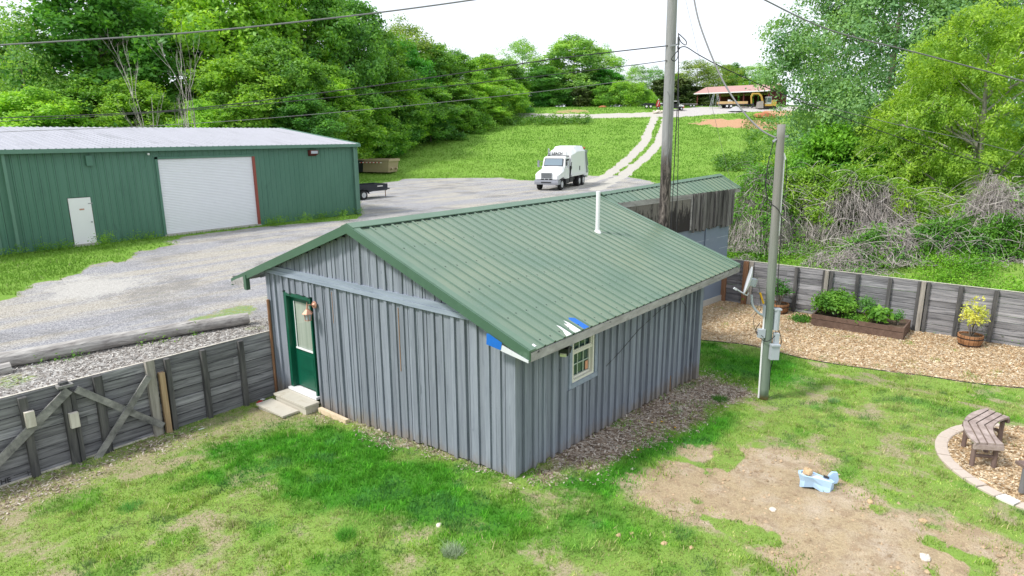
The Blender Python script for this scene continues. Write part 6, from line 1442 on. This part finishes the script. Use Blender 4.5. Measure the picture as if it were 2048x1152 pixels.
for px, py, r_, mt, lab in ((878, 1052, .055, 'rock_pale', 'white stone lying alone on the dark lawn in front of the shed corner'), (995, 1016, .035, 'rock_tan', 'tiny tan stone on the lawn right below the front corner of the shed'), (1237, 1072, .045, 'rock_tan', 'tan stone left of the cluster on the lower lawn'), (1264, 1068, .04, 'rock_tan', 'tan stone in the middle of the cluster on the lower lawn'), (1284, 1071, .045, 'rock_tan', 'tan stone at the right of the cluster on the lower lawn'), (1328, 1090, .06, 'rock_tan', 'larger tan stone below the stone cluster on the lower lawn'), (1382, 1098, .05, 'rock_tan', 'tan stone beside bare soil on the lower lawn right of the larger one'), (1266, 940, .05, 'rock_pale', 'pale stone at the edge of the mulch right of the shed corner'), (1740, 1005, .06, 'rock_tan', 'tan stone in the dirt right of the blue tub'), (1545, 1022, .07, 'rock_pale', 'pale stone in the dirt left below the blue tub'), (1845, 1045, .08, 'rock_tan', 'largest tan clod in the dirt below the edging ring'), (1850, 1118, .09, 'rock_pale', 'pale flat stone in the dirt near the bottom right')):
    q = at(px, py); g = MB(); g.blob(q + [0, 0, r_ * .25], (r_, r_ * .8, r_ * .55), 50 + k, .22, 9, 6); k += 1; tag(g.build('stone', mt), lab, 'stone')
for k, (px, py) in enumerate(((1339, 812), (1304, 850), (1323, 848), (1350, 860), (1276, 905), (1265, 905))):
    q = at(px, py); g = MB(); g.tube([q, q + [0, 0, .05]], .004, 4); g.mat(1); g.blob(q + [0, 0, .06], (.022, .022, .012), k, .05, 8, 4)
    tag(g.build('dandelion', ['leaf_herb', 'yellow_plastic' if k < 5 else 'rock_pale']), 'yellow dandelion in the weeds beside the shed mulch, %s nearest to the blue shoe' % ('third', 'first', 'second', 'fourth', 'fifth')[k] if k < 5 else 'white dandelion seed head beside the mulch strip of the shed', 'flower', 'dandelions beside the mulch' if k < 5 else None)
q = at(1205, 848); sh = thing('shoe', q, 'blue and black shoe lying on the mulch against the shed wall', 'shoe')
g = MB(); g.blob(q + [0, 0, .04], (.12, .045, .035), 3, .08, 10, 6); g.build('sole', 'shoe_black', sh); g = MB(); g.blob(q + np.array([-.06, .02, .09]), (.05, .035, .07), 4, .08, 8, 6); g.build('upper', 'shoe_blue', sh)
q = at(520, 806); g = MB(); g.blob(q + [0, 0, .03], (.08, .05, .03), 6, .25, 8, 5); tag(g.build('litter', 'litter_red'), 'crumpled red wrapper on the soil left of the steps', 'litter')
q = at(526, 801); g = MB(); g.blob(q + [0, 0, .03], (.07, .04, .02), 7, .25, 8, 5); tag(g.build('litter', 'litter_white'), 'crumpled white wrapper on the soil left of the steps', 'litter')
q = at(403, 860); g = MB(); g.box(q[0] - .06, q[0] + .06, q[1] - .02, q[1] + .02, q[2], q[2] + .03); tag(g.build('litter', 'litter_white'), 'small white scrap on the lawn near the left fence posts', 'litter')

# ================================================================== VEHICLES
def wheel(par, x, y, z, r_, w_, rimr=.6, side=1, nm='wheel', rimm='rim'):
    g = MB(); h = w_ / 2; g.tube([(x, y - h, z), (x, y - h * .85, z), (x, y + h * .85, z), (x, y + h, z)], [r_ * .86, r_, r_, r_ * .86], 20); wv = g.build(nm, 'tyre', par, local=True)
    g = MB(); yo = y + side * h; g.tube([(x, yo - side * .03, z), (x, yo + side * .008, z)], [r_ * rimr, r_ * rimr * .96], 16); g.tube([(x, yo + side * .006, z), (x, yo + side * .05, z)], [r_ * .2, r_ * .15], 10); g.build('rim', rimm, wv, local=True); return wv
tq = atS(1092, 376, 58.6); trk = thing('garbage_truck', (tq[0], tq[1], tz(tq[0], tq[1])), 'white rear loading garbage truck parked on the gravel facing the yard', 'truck', rz=math.radians(196.8))
B = lambda nm, mt, mb, par=None: mb.build(nm, mt, par or trk, local=True)
g = MB(); g.box(-9.0, -.4, -.45, .45, .62, .98); g.box(-6.9 - .5, -6.9 + 2.0, -.9, .9, .7, .9); B('chassis', 'chassis', g)
g = MB(); g.prism([(-.30, .52), (-.02, .56), (0, .74), (-.03, .94), (-.30, .96)], 'y', -1.12, 1.12); 
for sg in (-1, 1): g.hexa([(-.62, sg * 1.17, .55), (-.30, sg * 1.12, .55), (-.02, sg * 1.10, .56), (-.62, sg * 1.10, .55), (-.62, sg * 1.17, .95), (-.3, sg * 1.12, .95), (-.03, sg * 1.10, .94), (-.62, sg * 1.10, .95)])
bmp_ = B('bumper', 'bumper_grey', g); g = MB(); g.box(-.1, .006, -.48, .48, .68, .80); B('bumper_slot', 'ink', g, bmp_)
# hood: loft of cross sections (x, half width, z low, z shoulder, z top)
def loft(mb, secs):
    n0 = len(mb.v); m_ = len(secs[0])
    vs = [p for s_ in secs for p in s_]; fs = []
    for i in range(len(secs) - 1):
        for j in range(m_): fs.append((i * m_ + j, i * m_ + (j + 1) % m_, (i + 1) * m_ + (j + 1) % m_, (i + 1) * m_ + j))
    fs += [tuple(range(m_ - 1, -1, -1)), tuple((len(secs) - 1) * m_ + j for j in range(m_))]; mb.add(vs, fs)
def hs(x, wl_, wt, z0, z1, z2): return [(x, -wl_, z0), (x, wl_, z0), (x, wl_, z1), (x, wt, z2), (x, wt * .4, z2 + .05), (x, -wt * .4, z2 + .05), (x, -wt, z2), (x, -wl_, z1)]
g = MB(); loft(g, [hs(-.16, .98, .55, 1.0, 1.3, 1.55), hs(-.32, 1.13, .68, .98, 1.42, 1.68), hs(-.9, 1.19, .78, 1.12, 1.58, 1.86), hs(-1.55, 1.16, .86, 1.14, 1.66, 2.0), hs(-1.95, 1.08, .95, 1.05, 1.7, 2.06)]); hood = B('hood', 'truck_white', g)
g = MB(); g.box(-.19, -.125, -.52, .52, 1.10, 1.58); gr_ = B('grille', 'chrome', g)
g = MB(); [g.box(-.13, -.115, -.46, .46, 1.15 + k * .085, 1.185 + k * .085) for k in range(5)]; [g.box(-.2, -.12, y_ - .14, y_ + .14, 1.0, 1.05) for y_ in (-.4, 0, .4)]; B('grille_slots', 'ink', g, gr_)
for sg in (-1, 1):
    g = MB(); g.beam((-.20, sg * .72, 1.28), (-.36, sg * 1.08, 1.33), .10, .17); B('headlight', 'chrome', g)
g = MB(); loft(g, [[(x, -w_, z0), (x, w_, z0), (x, w_ * 1.0, 2.06), (x, wt, zt_), (x, wt * .5, zt_ + .05), (x, -wt * .5, zt_ + .05), (x, -wt, zt_), (x, -w_, 2.06)] for x, w_, z0, wt, zt_ in ((-1.95, 1.08, 1.0, 1.05, 2.08), (-2.25, 1.10, .95, 1.02, 2.78), (-2.6, 1.10, .95, 1.00, 2.92), (-3.35, 1.10, .95, 1.00, 2.90))]); cab = B('cab', 'truck_white', g)
g = MB(); g.hexa([(-1.99, -.93, 2.11), (-1.99, .93, 2.11), (-1.885, .93, 2.11), (-1.885, -.93, 2.11), (-2.25, -.88, 2.79), (-2.25, .88, 2.79), (-2.14, .88, 2.79), (-2.14, -.88, 2.79)]); ws = B('windshield_frame', 'ink', g, cab)
m, t, b, o = newmat('truck_glass'); setcol(t, b, (.16, .22, .27)); b.inputs['Roughness'].default_value = .08; b.inputs['Specular IOR Level'].default_value = 1.
g = MB(); g.hexa([(-1.95, -.87, 2.16), (-1.95, .87, 2.16), (-1.87, .87, 2.16), (-1.87, -.87, 2.16), (-2.20, -.82, 2.74), (-2.20, .82, 2.74), (-2.12, .82, 2.74), (-2.12, -.82, 2.74)]); B('windshield', 'truck_glass', g, cab)
g = MB(); g.beam((-1.93, -.1, 2.15), (-2.03, -.75, 2.3), .02, .02); g.beam((-1.93, .75, 2.15), (-2.02, .1, 2.3), .02, .02); B('wiper', 'ink', g, cab)
for sg in (-1, 1):
    g = MB(); ys_ = sorted((sg * 1.06, sg * 1.112)); g.prism([(-2.28, 2.12), (-3.15, 2.12), (-3.15, 2.72), (-2.5, 2.72)], 'y', ys_[0], ys_[1]); B('side_window', 'ink', g, cab)
    g = MB(); g.beam((-2.1, sg * 1.1, 2.5), (-1.95, sg * 1.45, 2.5), .03, .03); g.beam((-2.1, sg * 1.1, 2.0), (-1.95, sg * 1.45, 2.05), .03, .03); g.box(-2.02, -1.92, sg * 1.45 - .09, sg * 1.45 + .09, 2.0, 2.6); B('mirror', 'chrome', g)
g = MB(); g.box(-3.4, -3.36, -1.0, 1.0, 1.0, 2.99); g.box(-3.44, -3.3, -1.02, 1.02, 2.93, 3.0); B('cab_shield', 'ink', g)
g = MB(); bs = lambda x, w_, z0, z1, z2: [(x, -w_ * .96, z0), (x, w_ * .96, z0), (x, w_, z0 + .3), (x, w_, z1), (x, w_ * .72, z2), (x, -w_ * .72, z2), (x, -w_, z1), (x, -w_, z0 + .3)]
loft(g, [bs(-3.6, 1.16, 1.1, 3.0, 3.34), bs(-3.75, 1.2, 1.05, 3.05, 3.42), bs(-4.9, 1.22, 1.05, 3.2, 3.62), bs(-5.0, 1.22, 1.05, 3.3, 3.78), bs(-6.4, 1.22, 1.05, 3.35, 3.86), bs(-7.9, 1.22, 1.05, 3.3, 3.82)]); body = B('packer_body', 'truck_white', g)
g = MB(); g.box(-7.9, -3.7, 1.22, 1.26, 1.08, 1.22); g.box(-7.9, -3.7, -1.26, -1.22, 1.08, 1.22); B('body_rail', 'truck_white', g, body)
g = MB(); g.box(-6.35, -6.1, 1.221, 1.236, 1.55, 1.95); B('side_vent', 'ink', g, body)
g = MB(); g.box(-3.66, -3.55, .35, .72, 2.95, 3.45); [g.box(-3.56, -3.54, .42, .60, 3.05 + .12 * k, 3.1 + .12 * k) for k in range(3)]; B('front_hatch', 'truck_white', g, body)
tm = textmesh('LEACH', .34, .012, .25, .006); tm.materials.clear(); tm.materials.append(MATS['ink']); to = bpy.data.objects.new('lettering', tm); C.objects.link(to); to.parent = body; to.location = (-3.585, -.22, 3.16); to.rotation_euler = (math.pi / 2, 0, math.pi / 2)
g = MB(); loft(g, [bs(-7.92, 1.2, 1.0, 3.2, 3.7), bs(-8.5, 1.2, .85, 2.9, 3.45), bs(-9.1, 1.18, .75, 2.0, 2.6), bs(-9.5, 1.15, .8, 1.3, 1.6)]); tg = B('tailgate', 'truck_white', g)
g = MB(); [g.beam((-8.0 - .25 * k, 1.24, 3.3 - .35 * k), (-8.6 - .15 * k, 1.26, 1.2), .05, .09) for k in range(3)]; g.beam((-7.95, -1.24, 3.4), (-8.7, -1.24, 1.1), .05, .1); g.box(-8.6, -8.0, 1.18, 1.32, .75, .95); B('tailgate_arms', 'chrome', g, tg)
g = MB(); g.tube([(-8.1, 1.0, 3.62), (-8.1, 1.16, 3.62)], .08, 8); B('beacon', 'red_steel', g, tg); g = MB(); g.box(-8.9, -8.25, .85, 1.22, 3.1, 3.42); g.tube([(-8.2, 1.24, 3.3), (-8.9, 1.27, 1.9)], .06, 6); g.box(-9.3, -9.05, -1.0, 1.0, 2.3, 2.5); B('packer_gear', 'chrome', g, tg)
g = MB(); g.tube([(-3.5, -1.0, 1.0), (-3.5, -1.0, 3.5), (-3.44, -1.0, 3.62)], [.09, .07, .06], 10); B('exhaust_stack', 'chrome', g)
g = MB(); g.box(-3.3, -2.3, .78, 1.12, .5, .95); g.box(-4.4, -3.45, .8, 1.15, .55, 1.0); g.beam((-3.55, 1.1, 1.1), (-3.7, 1.15, 2.4), .12, .1); B('tank_and_steps', 'chassis', g)
g = MB(); g.tube([(-3.5, 1.12, 1.9), (-3.5, 1.25, 1.9)], .17, 10); B('air_filter', 'chassis', g)
for sg in (-1, 1):
    wheel(trk, -1.12, sg * 1.0, .52, .52, .3, .58, sg, 'front_wheel'); wheel(trk, -6.3, sg * .93, .52, .52, .56, .55, sg, 'rear_wheel'); wheel(trk, -7.6, sg * .93, .52, .52, .56, .55, sg, 'rear_wheel')

# black twin axle trailer beside the steel building
tl = thing('utility_trailer', (31.3, 42.5, tz(31.3, 42.5)), 'black twin axle trailer parked beside the corner of the steel building', 'trailer'); B2 = lambda nm, mt, mb, par=None: mb.build(nm, mt, par or tl, local=True)
g = MB()
for y_ in (-.85, .85): g.prism([(-3.2, .55), (1.6, .55), (3.4, .72), (3.4, 1.12), (-3.2, 1.12)], 'y', y_ - .03, y_ + .03)
g.box(-3.2, 3.4, -.82, .82, .58, .64); g.box(3.37, 3.42, -.82, .82, .7, 1.12); g.box(-3.22, -3.16, -.82, .82, .58, 1.12); B2('trailer_bed', 'trailer_black', g)
g = MB(); g.box(2.35, 2.9, -.884, -.881, .92, 1.0); B2('side_lettering_plate', 'tape_white', g)
g = MB(); g.beam((3.4, -.4, .6), (4.15, 0, .62), .08, .1); g.beam((3.4, .4, .6), (4.15, 0, .62), .08, .1); g.tube([(4.1, 0, .62), (4.3, 0, .62)], .06, 8); B2('tongue', 'trailer_black', g)
g = MB(); g.tube([(3.7, -.2, .02), (3.7, -.2, .85)], .03, 8); B2('jack', 'post_rust', g)
g = MB(); g.box(.0, .75, -.5, .4, .9, 1.2); B2('load_box', 'card_white', g)
for x_ in (-.15, 1.0):
    for sg in (-1, 1): wheel(tl, x_ - .2, sg * 1.02, .36, .36, .2, .6, sg)
for sg in (-1, 1):
    g = MB(); pf = [(-.85 + .42 * math.cos(a) * 1 - .0, .36 + .47 * math.sin(a)) for a in (math.pi, math.pi * .75, math.pi * .5)]
    pts = [(-.9, sg * 1.02, .5), (-.75, sg * 1.02, .76), (-.3, sg * 1.02, .84), (.7, sg * 1.02, .84), (1.2, sg * 1.02, .72), (1.35, sg * 1.02, .45)]
    for a_, b_ in zip(pts[:-1], pts[1:]): g.beam(a_, b_, .24, .02)
    B2('mudguard', 'trailer_black', g)
# tan container box and dark one beside it
q = at(775, 352); q = atS(768, 352, 80); hp = thing('dump_hopper', (q[0], q[1], tz(q[0], q[1])), 'tan metal dump body with red and white tape lying in the grass', 'container', rz=YAW - math.pi / 2 - .35); B3 = lambda nm, mt, mb, par=None: mb.build(nm, mt, par or hp, local=True)
g = MB(); zt_ = 1.62; A8 = [(-2.6, -.95, .15), (1.2, -.95, .15), (1.2, 1.1, .15), (-2.6, 1.1, .15), (-3.6, -1.2, zt_), (1.45, -1.2, zt_), (1.45, 1.25, zt_), (-3.6, 1.25, zt_)]
g.add(A8, [(0, 1, 5, 4), (1, 2, 6, 5), (2, 3, 7, 6), (3, 0, 4, 7), (3, 2, 1, 0)]); g.beam((-3.6, -1.2, zt_), (1.45, -1.2, zt_), .16, .18); g.beam((-3.6, 1.25, zt_), (1.45, 1.25, zt_), .16, .18); g.beam((1.45, -1.25, zt_ - .05), (1.45, 1.3, zt_ - .05), .2, .28); g.beam((-3.6, -1.2, zt_), (-3.6, 1.25, zt_), .16, .18)
B3('hopper_body', 'hopper_tan', g)
g = MB(); [g.box(-3.3 + k * .48, -3.1 + k * .48, -1.30, -1.24, zt_ - .38, zt_ - .28) for k in range(8)]; B3('red_tape', 'tape_red', g)
g = MB(); [g.box(-3.08 + k * .48, -2.84 + k * .48, -1.30, -1.24, zt_ - .38, zt_ - .28) for k in range(8)]; B3('white_tape', 'tape_white', g)
g = MB(); [g.tube([(1.3, y_, .5), (1.6, y_ - .1, .62)], .12, 8) for y_ in (-.5, .6)]; B3('end_lug', 'hopper_tan', g)
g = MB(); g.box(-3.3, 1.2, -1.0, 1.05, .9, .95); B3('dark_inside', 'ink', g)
q = atS(722, 352, 80.5); g = MB(); u = R3; v_ = F3; o_ = np.array([q[0], q[1], tz(q[0], q[1])])
P8 = [o_ + u * a + v_ * b_ + [0, 0, c_] for a, b_, c_ in ((-3, -.6, .1), (.4, -.6, .1), (.4, 1, .1), (-3, 1, .1), (-3, -.9, 1.45), (1.25, -.9, 1.45), (1.25, 1.2, 1.45), (-3, 1.2, 1.45))]
g.hexa(P8); g.beam(P8[4], P8[5], .1, .1); tag(g.build('dark_container', 'trailer_black'), 'dark metal container partly hidden behind the corner of the steel building', 'container')

# ================================================================== FAR YARD : open shed, trailer, excavator, buggy...
def LT(px, s, dz=0): q = atS(px, 213, s); return np.array([q[0], q[1], tz(q[0], q[1]) + dz])
b0 = LT(1394, 153); u = R3 * .8 - F3 * .6; v_ = R3 * .6 + F3 * .8; zb = b0[2] - .1
bar = thing('open_shed', (*b0[:2], zb), 'open sided pole shed with a pink metal roof on the far hill', 'shed'); Wd, Dh, He, Hr = 15.6, 6.9, 3.0, 4.75
PB = lambda a, b_, c_: b0 + u * a + v_ * b_ + np.array([0, 0, c_ + (zb - b0[2])])
g = MB()
for sgn in (0, 1):
    pts = [PB(-.7, -.5 if not sgn else 2 * Dh + .5, He), PB(Wd + .4, -.5 if not sgn else 2 * Dh + .5, He), PB(Wd + .4, Dh, Hr), PB(-.7, Dh, Hr)]; g.hexa([p - [0, 0, .08] for p in pts] + pts)
rfb = g.build('roof', 'tin_pink', bar)
g = MB(); g.beam(PB(-.7, -.52, He - .1), PB(Wd + .4, -.52, He - .1), .06, .2); g.build('eave_board', 'pvc_white', rfb)
for a in (0, 5.2, 10.4, Wd): 
    for b_ in (0, 2 * Dh): g = MB(); g.beam(PB(a, b_, -.2), PB(a, b_, He - .08), .2, .2, tuple(u)); g.build('post', 'red_stud', bar)
g = MB(); k = 0.
while k < Wd: g.beam(PB(k, 2 * Dh - .1, -.2), PB(k, 2 * Dh - .1, He), .05, .2, tuple(v_)); k += .62
for zz in (.4, 1.3, 2.2): g.beam(PB(0, 2 * Dh - .15, zz), PB(Wd, 2 * Dh - .15, zz), .08, .08)
for x0, x1 in ((.2, 3.0), (3.6, 4.6), (5.2, 7.8), (8.4, 9.2), (9.6, 12.5), (13.0, Wd)): g.beam(PB(x0, 2 * Dh - .2, 1.4), PB(x1, 2 * Dh - .2, 1.4), .04, 2.9)
g.build('back_studs', 'red_stud', bar)
g = MB(); k = 0.
while k < 2 * Dh: hh_ = He + (Hr - He) * (1 - abs(k - Dh) / Dh) - .12; g.beam(PB(Wd, k, -.2), PB(Wd, k, hh_), .12, .12, tuple(u)); k += .5
for zz in (.3, 1.2, 2.1, 3.0): g.beam(PB(Wd, 0, zz), PB(Wd, 2 * Dh, zz), .06, .14)
g.beam(PB(Wd, 9.5, 1.4), PB(Wd, 2 * Dh, 1.4), .05, 2.9); g.build('gable_studs', 'red_stud', bar)
RZ = YAW - math.pi / 2
def far(name, px, s, label, cat, drz=0.): q = LT(px, s); return thing(name, q, label, cat, rz=RZ + drz)
# yellow-sided flatbed trailer
ft = far('flatbed_trailer', 1464, 145, 'black trailer with yellow wooden sides in front of the open shed', 'trailer'); BL = lambda nm, mt, mb, par: mb.build(nm, mt, par, local=True)
g = MB(); g.box(-3.0, -.1, -1.0, -.92, .85, 1.35); g.box(.05, 3.0, -1.0, -.92, .85, 1.35); g.box(-3.0, 3.0, .92, 1.0, .85, 1.35); BL('side_boards', 'new_lumber', g, ft)
g = MB(); g.box(-3.1, 3.1, -1.0, 1.0, .62, .80); g.box(3.1, 4.0, -.1, .1, .6, .72); g.tube([(3.5, 0, 0), (3.5, 0, .9)], .06, 6); g.beam((2, -.9, .2), (2, -.9, .7), .08, .08); BL('trailer_frame', 'trailer_black', g, ft)
g = MB(); g.box(-1.6, .0, -1.25, -.98, .62, .72); BL('mudguard', 'trailer_black', g, ft)
g = MB(); g.box(-.9, -.5, -.3, .3, .8, 1.75); g.box(-.4, -.1, -.3, .3, .8, 1.55); BL('white_sacks', 'card_white', g, ft)
for x_ in (-1.45, -.6):
    for sg in (-1, 1): wheel(ft, x_, sg * 1.1, .38, .38, .22, .6, sg, rimm='pvc_white')
for k, (px, lab) in enumerate(((1427, 'left aluminium step ladder standing open beside the yellow sided trailer'), (1434, 'right aluminium ladder leaning outward beside the yellow sided trailer'))):
    ld = far('step_ladder', px, 144, lab, 'ladder'); g = MB(); dx = (-.75, .75)[k]
    for o2 in (-.18, .18): g.beam((dx * 1.0 + o2, 0, 0), (o2 * .8, .3, 3.0), .07, .05)
    for j in range(8): u_ = (j + .5) / 8; g.beam((dx * (1 - u_) - .18, .3 * u_, 3 * u_), (dx * (1 - u_) + .18, .3 * u_, 3 * u_), .05, .04)
    g.beam((dx * -.2, .9, 0), (0, .3, 3.0), .05, .05); BL('rails_and_rungs', 'ladder_metal', g, ld)
q = LT(1472, 140); g = MB(); n = 18; vs = [tuple(q + [0, 0, 1.0])]
for ri, (r_, h) in enumerate(((.7, .62), (1.4, .25), (2.1, -.1))):
    for j in range(n): a = 2 * math.pi * j / n; vs.append((q[0] + r_ * math.cos(a) * rnd(.85, 1.15), q[1] + r_ * math.sin(a) * rnd(.85, 1.15), q[2] + h + rnd(-.05, .05)))
g.add(vs, [(0, 1 + j, 1 + (j + 1) % n) for j in range(n)] + [(1 + i * n + j, 1 + (i + 1) * n + j, 1 + (i + 1) * n + (j + 1) % n, 1 + i * n + (j + 1) % n) for i in range(2) for j in range(n)])
tag(g.build('gravel_pile', 'gravel_pile'), 'cone of grey gravel dumped in front of the yellow sided trailer', 'gravel pile')
# excavator
ex = far('excavator', 1537, 142, 'small yellow excavator with folded boom beside the open shed', 'excavator')
g = MB()
for y_ in (-.75, .45): g.prism([(-1.5, .15), (-1.3, 0), (1.3, 0), (1.5, .2), (1.4, .5), (-1.4, .5)], 'y', y_, y_ + .35)
BL('tracks', 'tyre', g, ex)
g = MB(); g.box(-1.0, 1.25, -.85, .85, .55, .95); g.prism([(.2, .95), (1.3, .95), (1.35, 1.3), (1.1, 1.75), (.3, 1.75)], 'y', -.8, .8); BL('upper_body', 'yellow_steel', g, ex)
g = MB(); g.box(-.75, .25, -.8, .2, .95, 2.35); g.box(-.8, .3, -.84, .24, 2.35, 2.45); BL('cab', 'ladder_metal', g, ex)
g = MB(); g.box(-.68, .18, -.82, -.80, 1.3, 2.25); g.box(-.77, -.755, -.7, .1, 1.2, 2.25); BL('cab_window', 'glass', g, ex)
g = MB()
for a_, b_, w_ in (((-1.0, .5, 1.1), (-1.5, .5, 2.6), .34), ((-1.5, .5, 2.6), (-2.1, .5, 3.15), .36), ((-2.1, .5, 3.15), (-3.3, .5, 3.15), .3)): g.beam(a_, b_, .25, w_)
BL('boom', 'yellow_steel', g, ex); g = MB(); g.beam((-3.3, .5, 3.2), (-3.65, .5, 2.5), .22, .34); g.beam((-3.65, .5, 2.6), (-3.45, .5, 1.1), .2, .26); BL('stick', 'yellow_steel', g, ex)
g = MB(); g.prism([(-3.6, 1.1), (-3.1, 1.2), (-2.95, .7), (-3.1, .35), (-3.45, .2), (-3.2, .6)], 'y', .2, .8); BL('bucket', 'chassis', g, ex)
g = MB(); g.hexa([(-2.4, -.9, .1), (-1.4, -.9, .1), (-1.4, .9, .1), (-2.4, .9, .1), (-2.2, -.9, 1.5), (-1.5, -.9, 1.6), (-1.5, .9, 1.6), (-2.2, .9, 1.5)]); BL('dozer_blade', 'bucket_steel', g, ex)
# buggy
ut = far('utility_buggy', 1352, 141, 'white topped utility buggy with a red front parked right of the tall pole', 'buggy')
g = MB(); g.box(-1.5, 1.2, -.6, .6, .45, .8); g.box(-1.6, -.3, -.62, .62, .8, 1.1); BL('chassis_body', 'shoe_black', g, ut)
g = MB(); g.prism([(.5, .8), (1.5, .75), (1.5, 1.0), (.7, 1.2)], 'y', -.6, .6); BL('hood', 'litter_white', g, ut); g = MB(); g.box(1.1, 1.6, -.55, .55, .5, .98); BL('front_cowl', 'red_steel', g, ut)
g = MB(); g.box(-.7, .45, -.6, .6, 1.82, 1.92); BL('canopy', 'litter_white', g, ut)
g = MB(); g.hexa([(.62, -.55, 1.15), (.68, -.55, 1.15), (.68, .55, 1.15), (.62, .55, 1.15), (.30, -.55, 1.82), (.36, -.55, 1.82), (.36, .55, 1.82), (.30, .55, 1.82)]); BL('windscreen', 'box_grey', g, ut)
g = MB(); [g.beam((x0, y_, .8), (x1, y_, 1.82), .06, .06) for y_ in (-.58, .58) for x0, x1 in ((-.6, -.65), (.9, .4))]; g.box(-.5, 0, -.5, .5, .8, 1.35); BL('frame_and_seat', 'shoe_black', g, ut)
for x_ in (-1.0, 1.0):
    for sg in (-1, 1): wheel(ut, x_, sg * .65, .34, .34, .25, .5, sg)
g = MB(); fb = far('flat_trailer', 1378, 148, 'low flat wooden trailer left of the open shed', 'trailer'); g.box(-1.8, 1.7, -.6, .6, .6, .75); BL('deck', 'old_board', g, fb); g = MB(); g.box(-1.7, 1.5, -.4, .4, .35, .6); BL('trailer_frame', 'chassis', g, fb)
for x_ in (.2, .9): wheel(fb, x_, -.6, .3, .3, .2, .6, -1)
dt = far('dark_trailer', 1306, 146, 'dark flatbed trailer with white wheels left of the tall pole', 'trailer'); g = MB(); g.box(-2.2, 2.6, -.9, .9, .62, .85); g.box(-2.3, .0, -.95, -.9, .62, 1.05); g.box(2.0, 2.6, -.5, .5, .85, 1.15); BL('deck', 'trailer_black', g, dt)
g = MB(); g.box(1.0, 2.4, -.4, .6, .86, 1.1); BL('load_sheet', 'card_white', g, dt)
for x_ in (-1.6, -.7): wheel(dt, x_, -.95, .36, .36, .22, .62, -1, rimm='pvc_white')
rm = far('red_machine', 1316, 143, 'small upright red machine standing by the dark trailer', 'machine'); g = MB(); g.prism([(-.4, .5), (.4, .5), (.35, 1.2), (.15, 1.9), (-.1, 1.9), (-.35, 1.1)], 'y', -.3, .3); BL('body', 'red_steel', g, rm); g = MB(); g.tube([(0, 0, 1.9), (.1, 0, 2.15)], .06, 6); g.beam((-.2, -.31, .7), (.1, -.31, 1.7), .02, .1); BL('lever', 'card_white', g, rm); wheel(rm, 0, -.3, .3, .3, .2, .5, -1)
q = LT(1313, 138); g = MB(); [g.blob(q + R3 * rnd(-1.2, 1.2) + F3 * rnd(-.4, .4) + [0, 0, rnd(0, .45)], (rnd(.2, .5), rnd(.2, .4), rnd(.12, .3)), k, .3, 8, 5) for k in range(16)]; tag(g.build('rubble_heap', 'rock_pale'), 'heap of pale rubble and debris in the grass left of the tall pole', 'rubble')
for px, s, w_, h, lab in ((1530, 132, 2.6, .9, 'mound of red clay in front of the excavator'), (1205, 150, 1.2, .35, 'low tan dirt heap on the far grass left of the pole')):
    q = LT(px, s); g = MB(); g.blob(q, (w_, w_ * .8, h), int(px), .2, 16, 8); tag(g.build('dirt_mound', 'red_clay'), lab, 'mound')
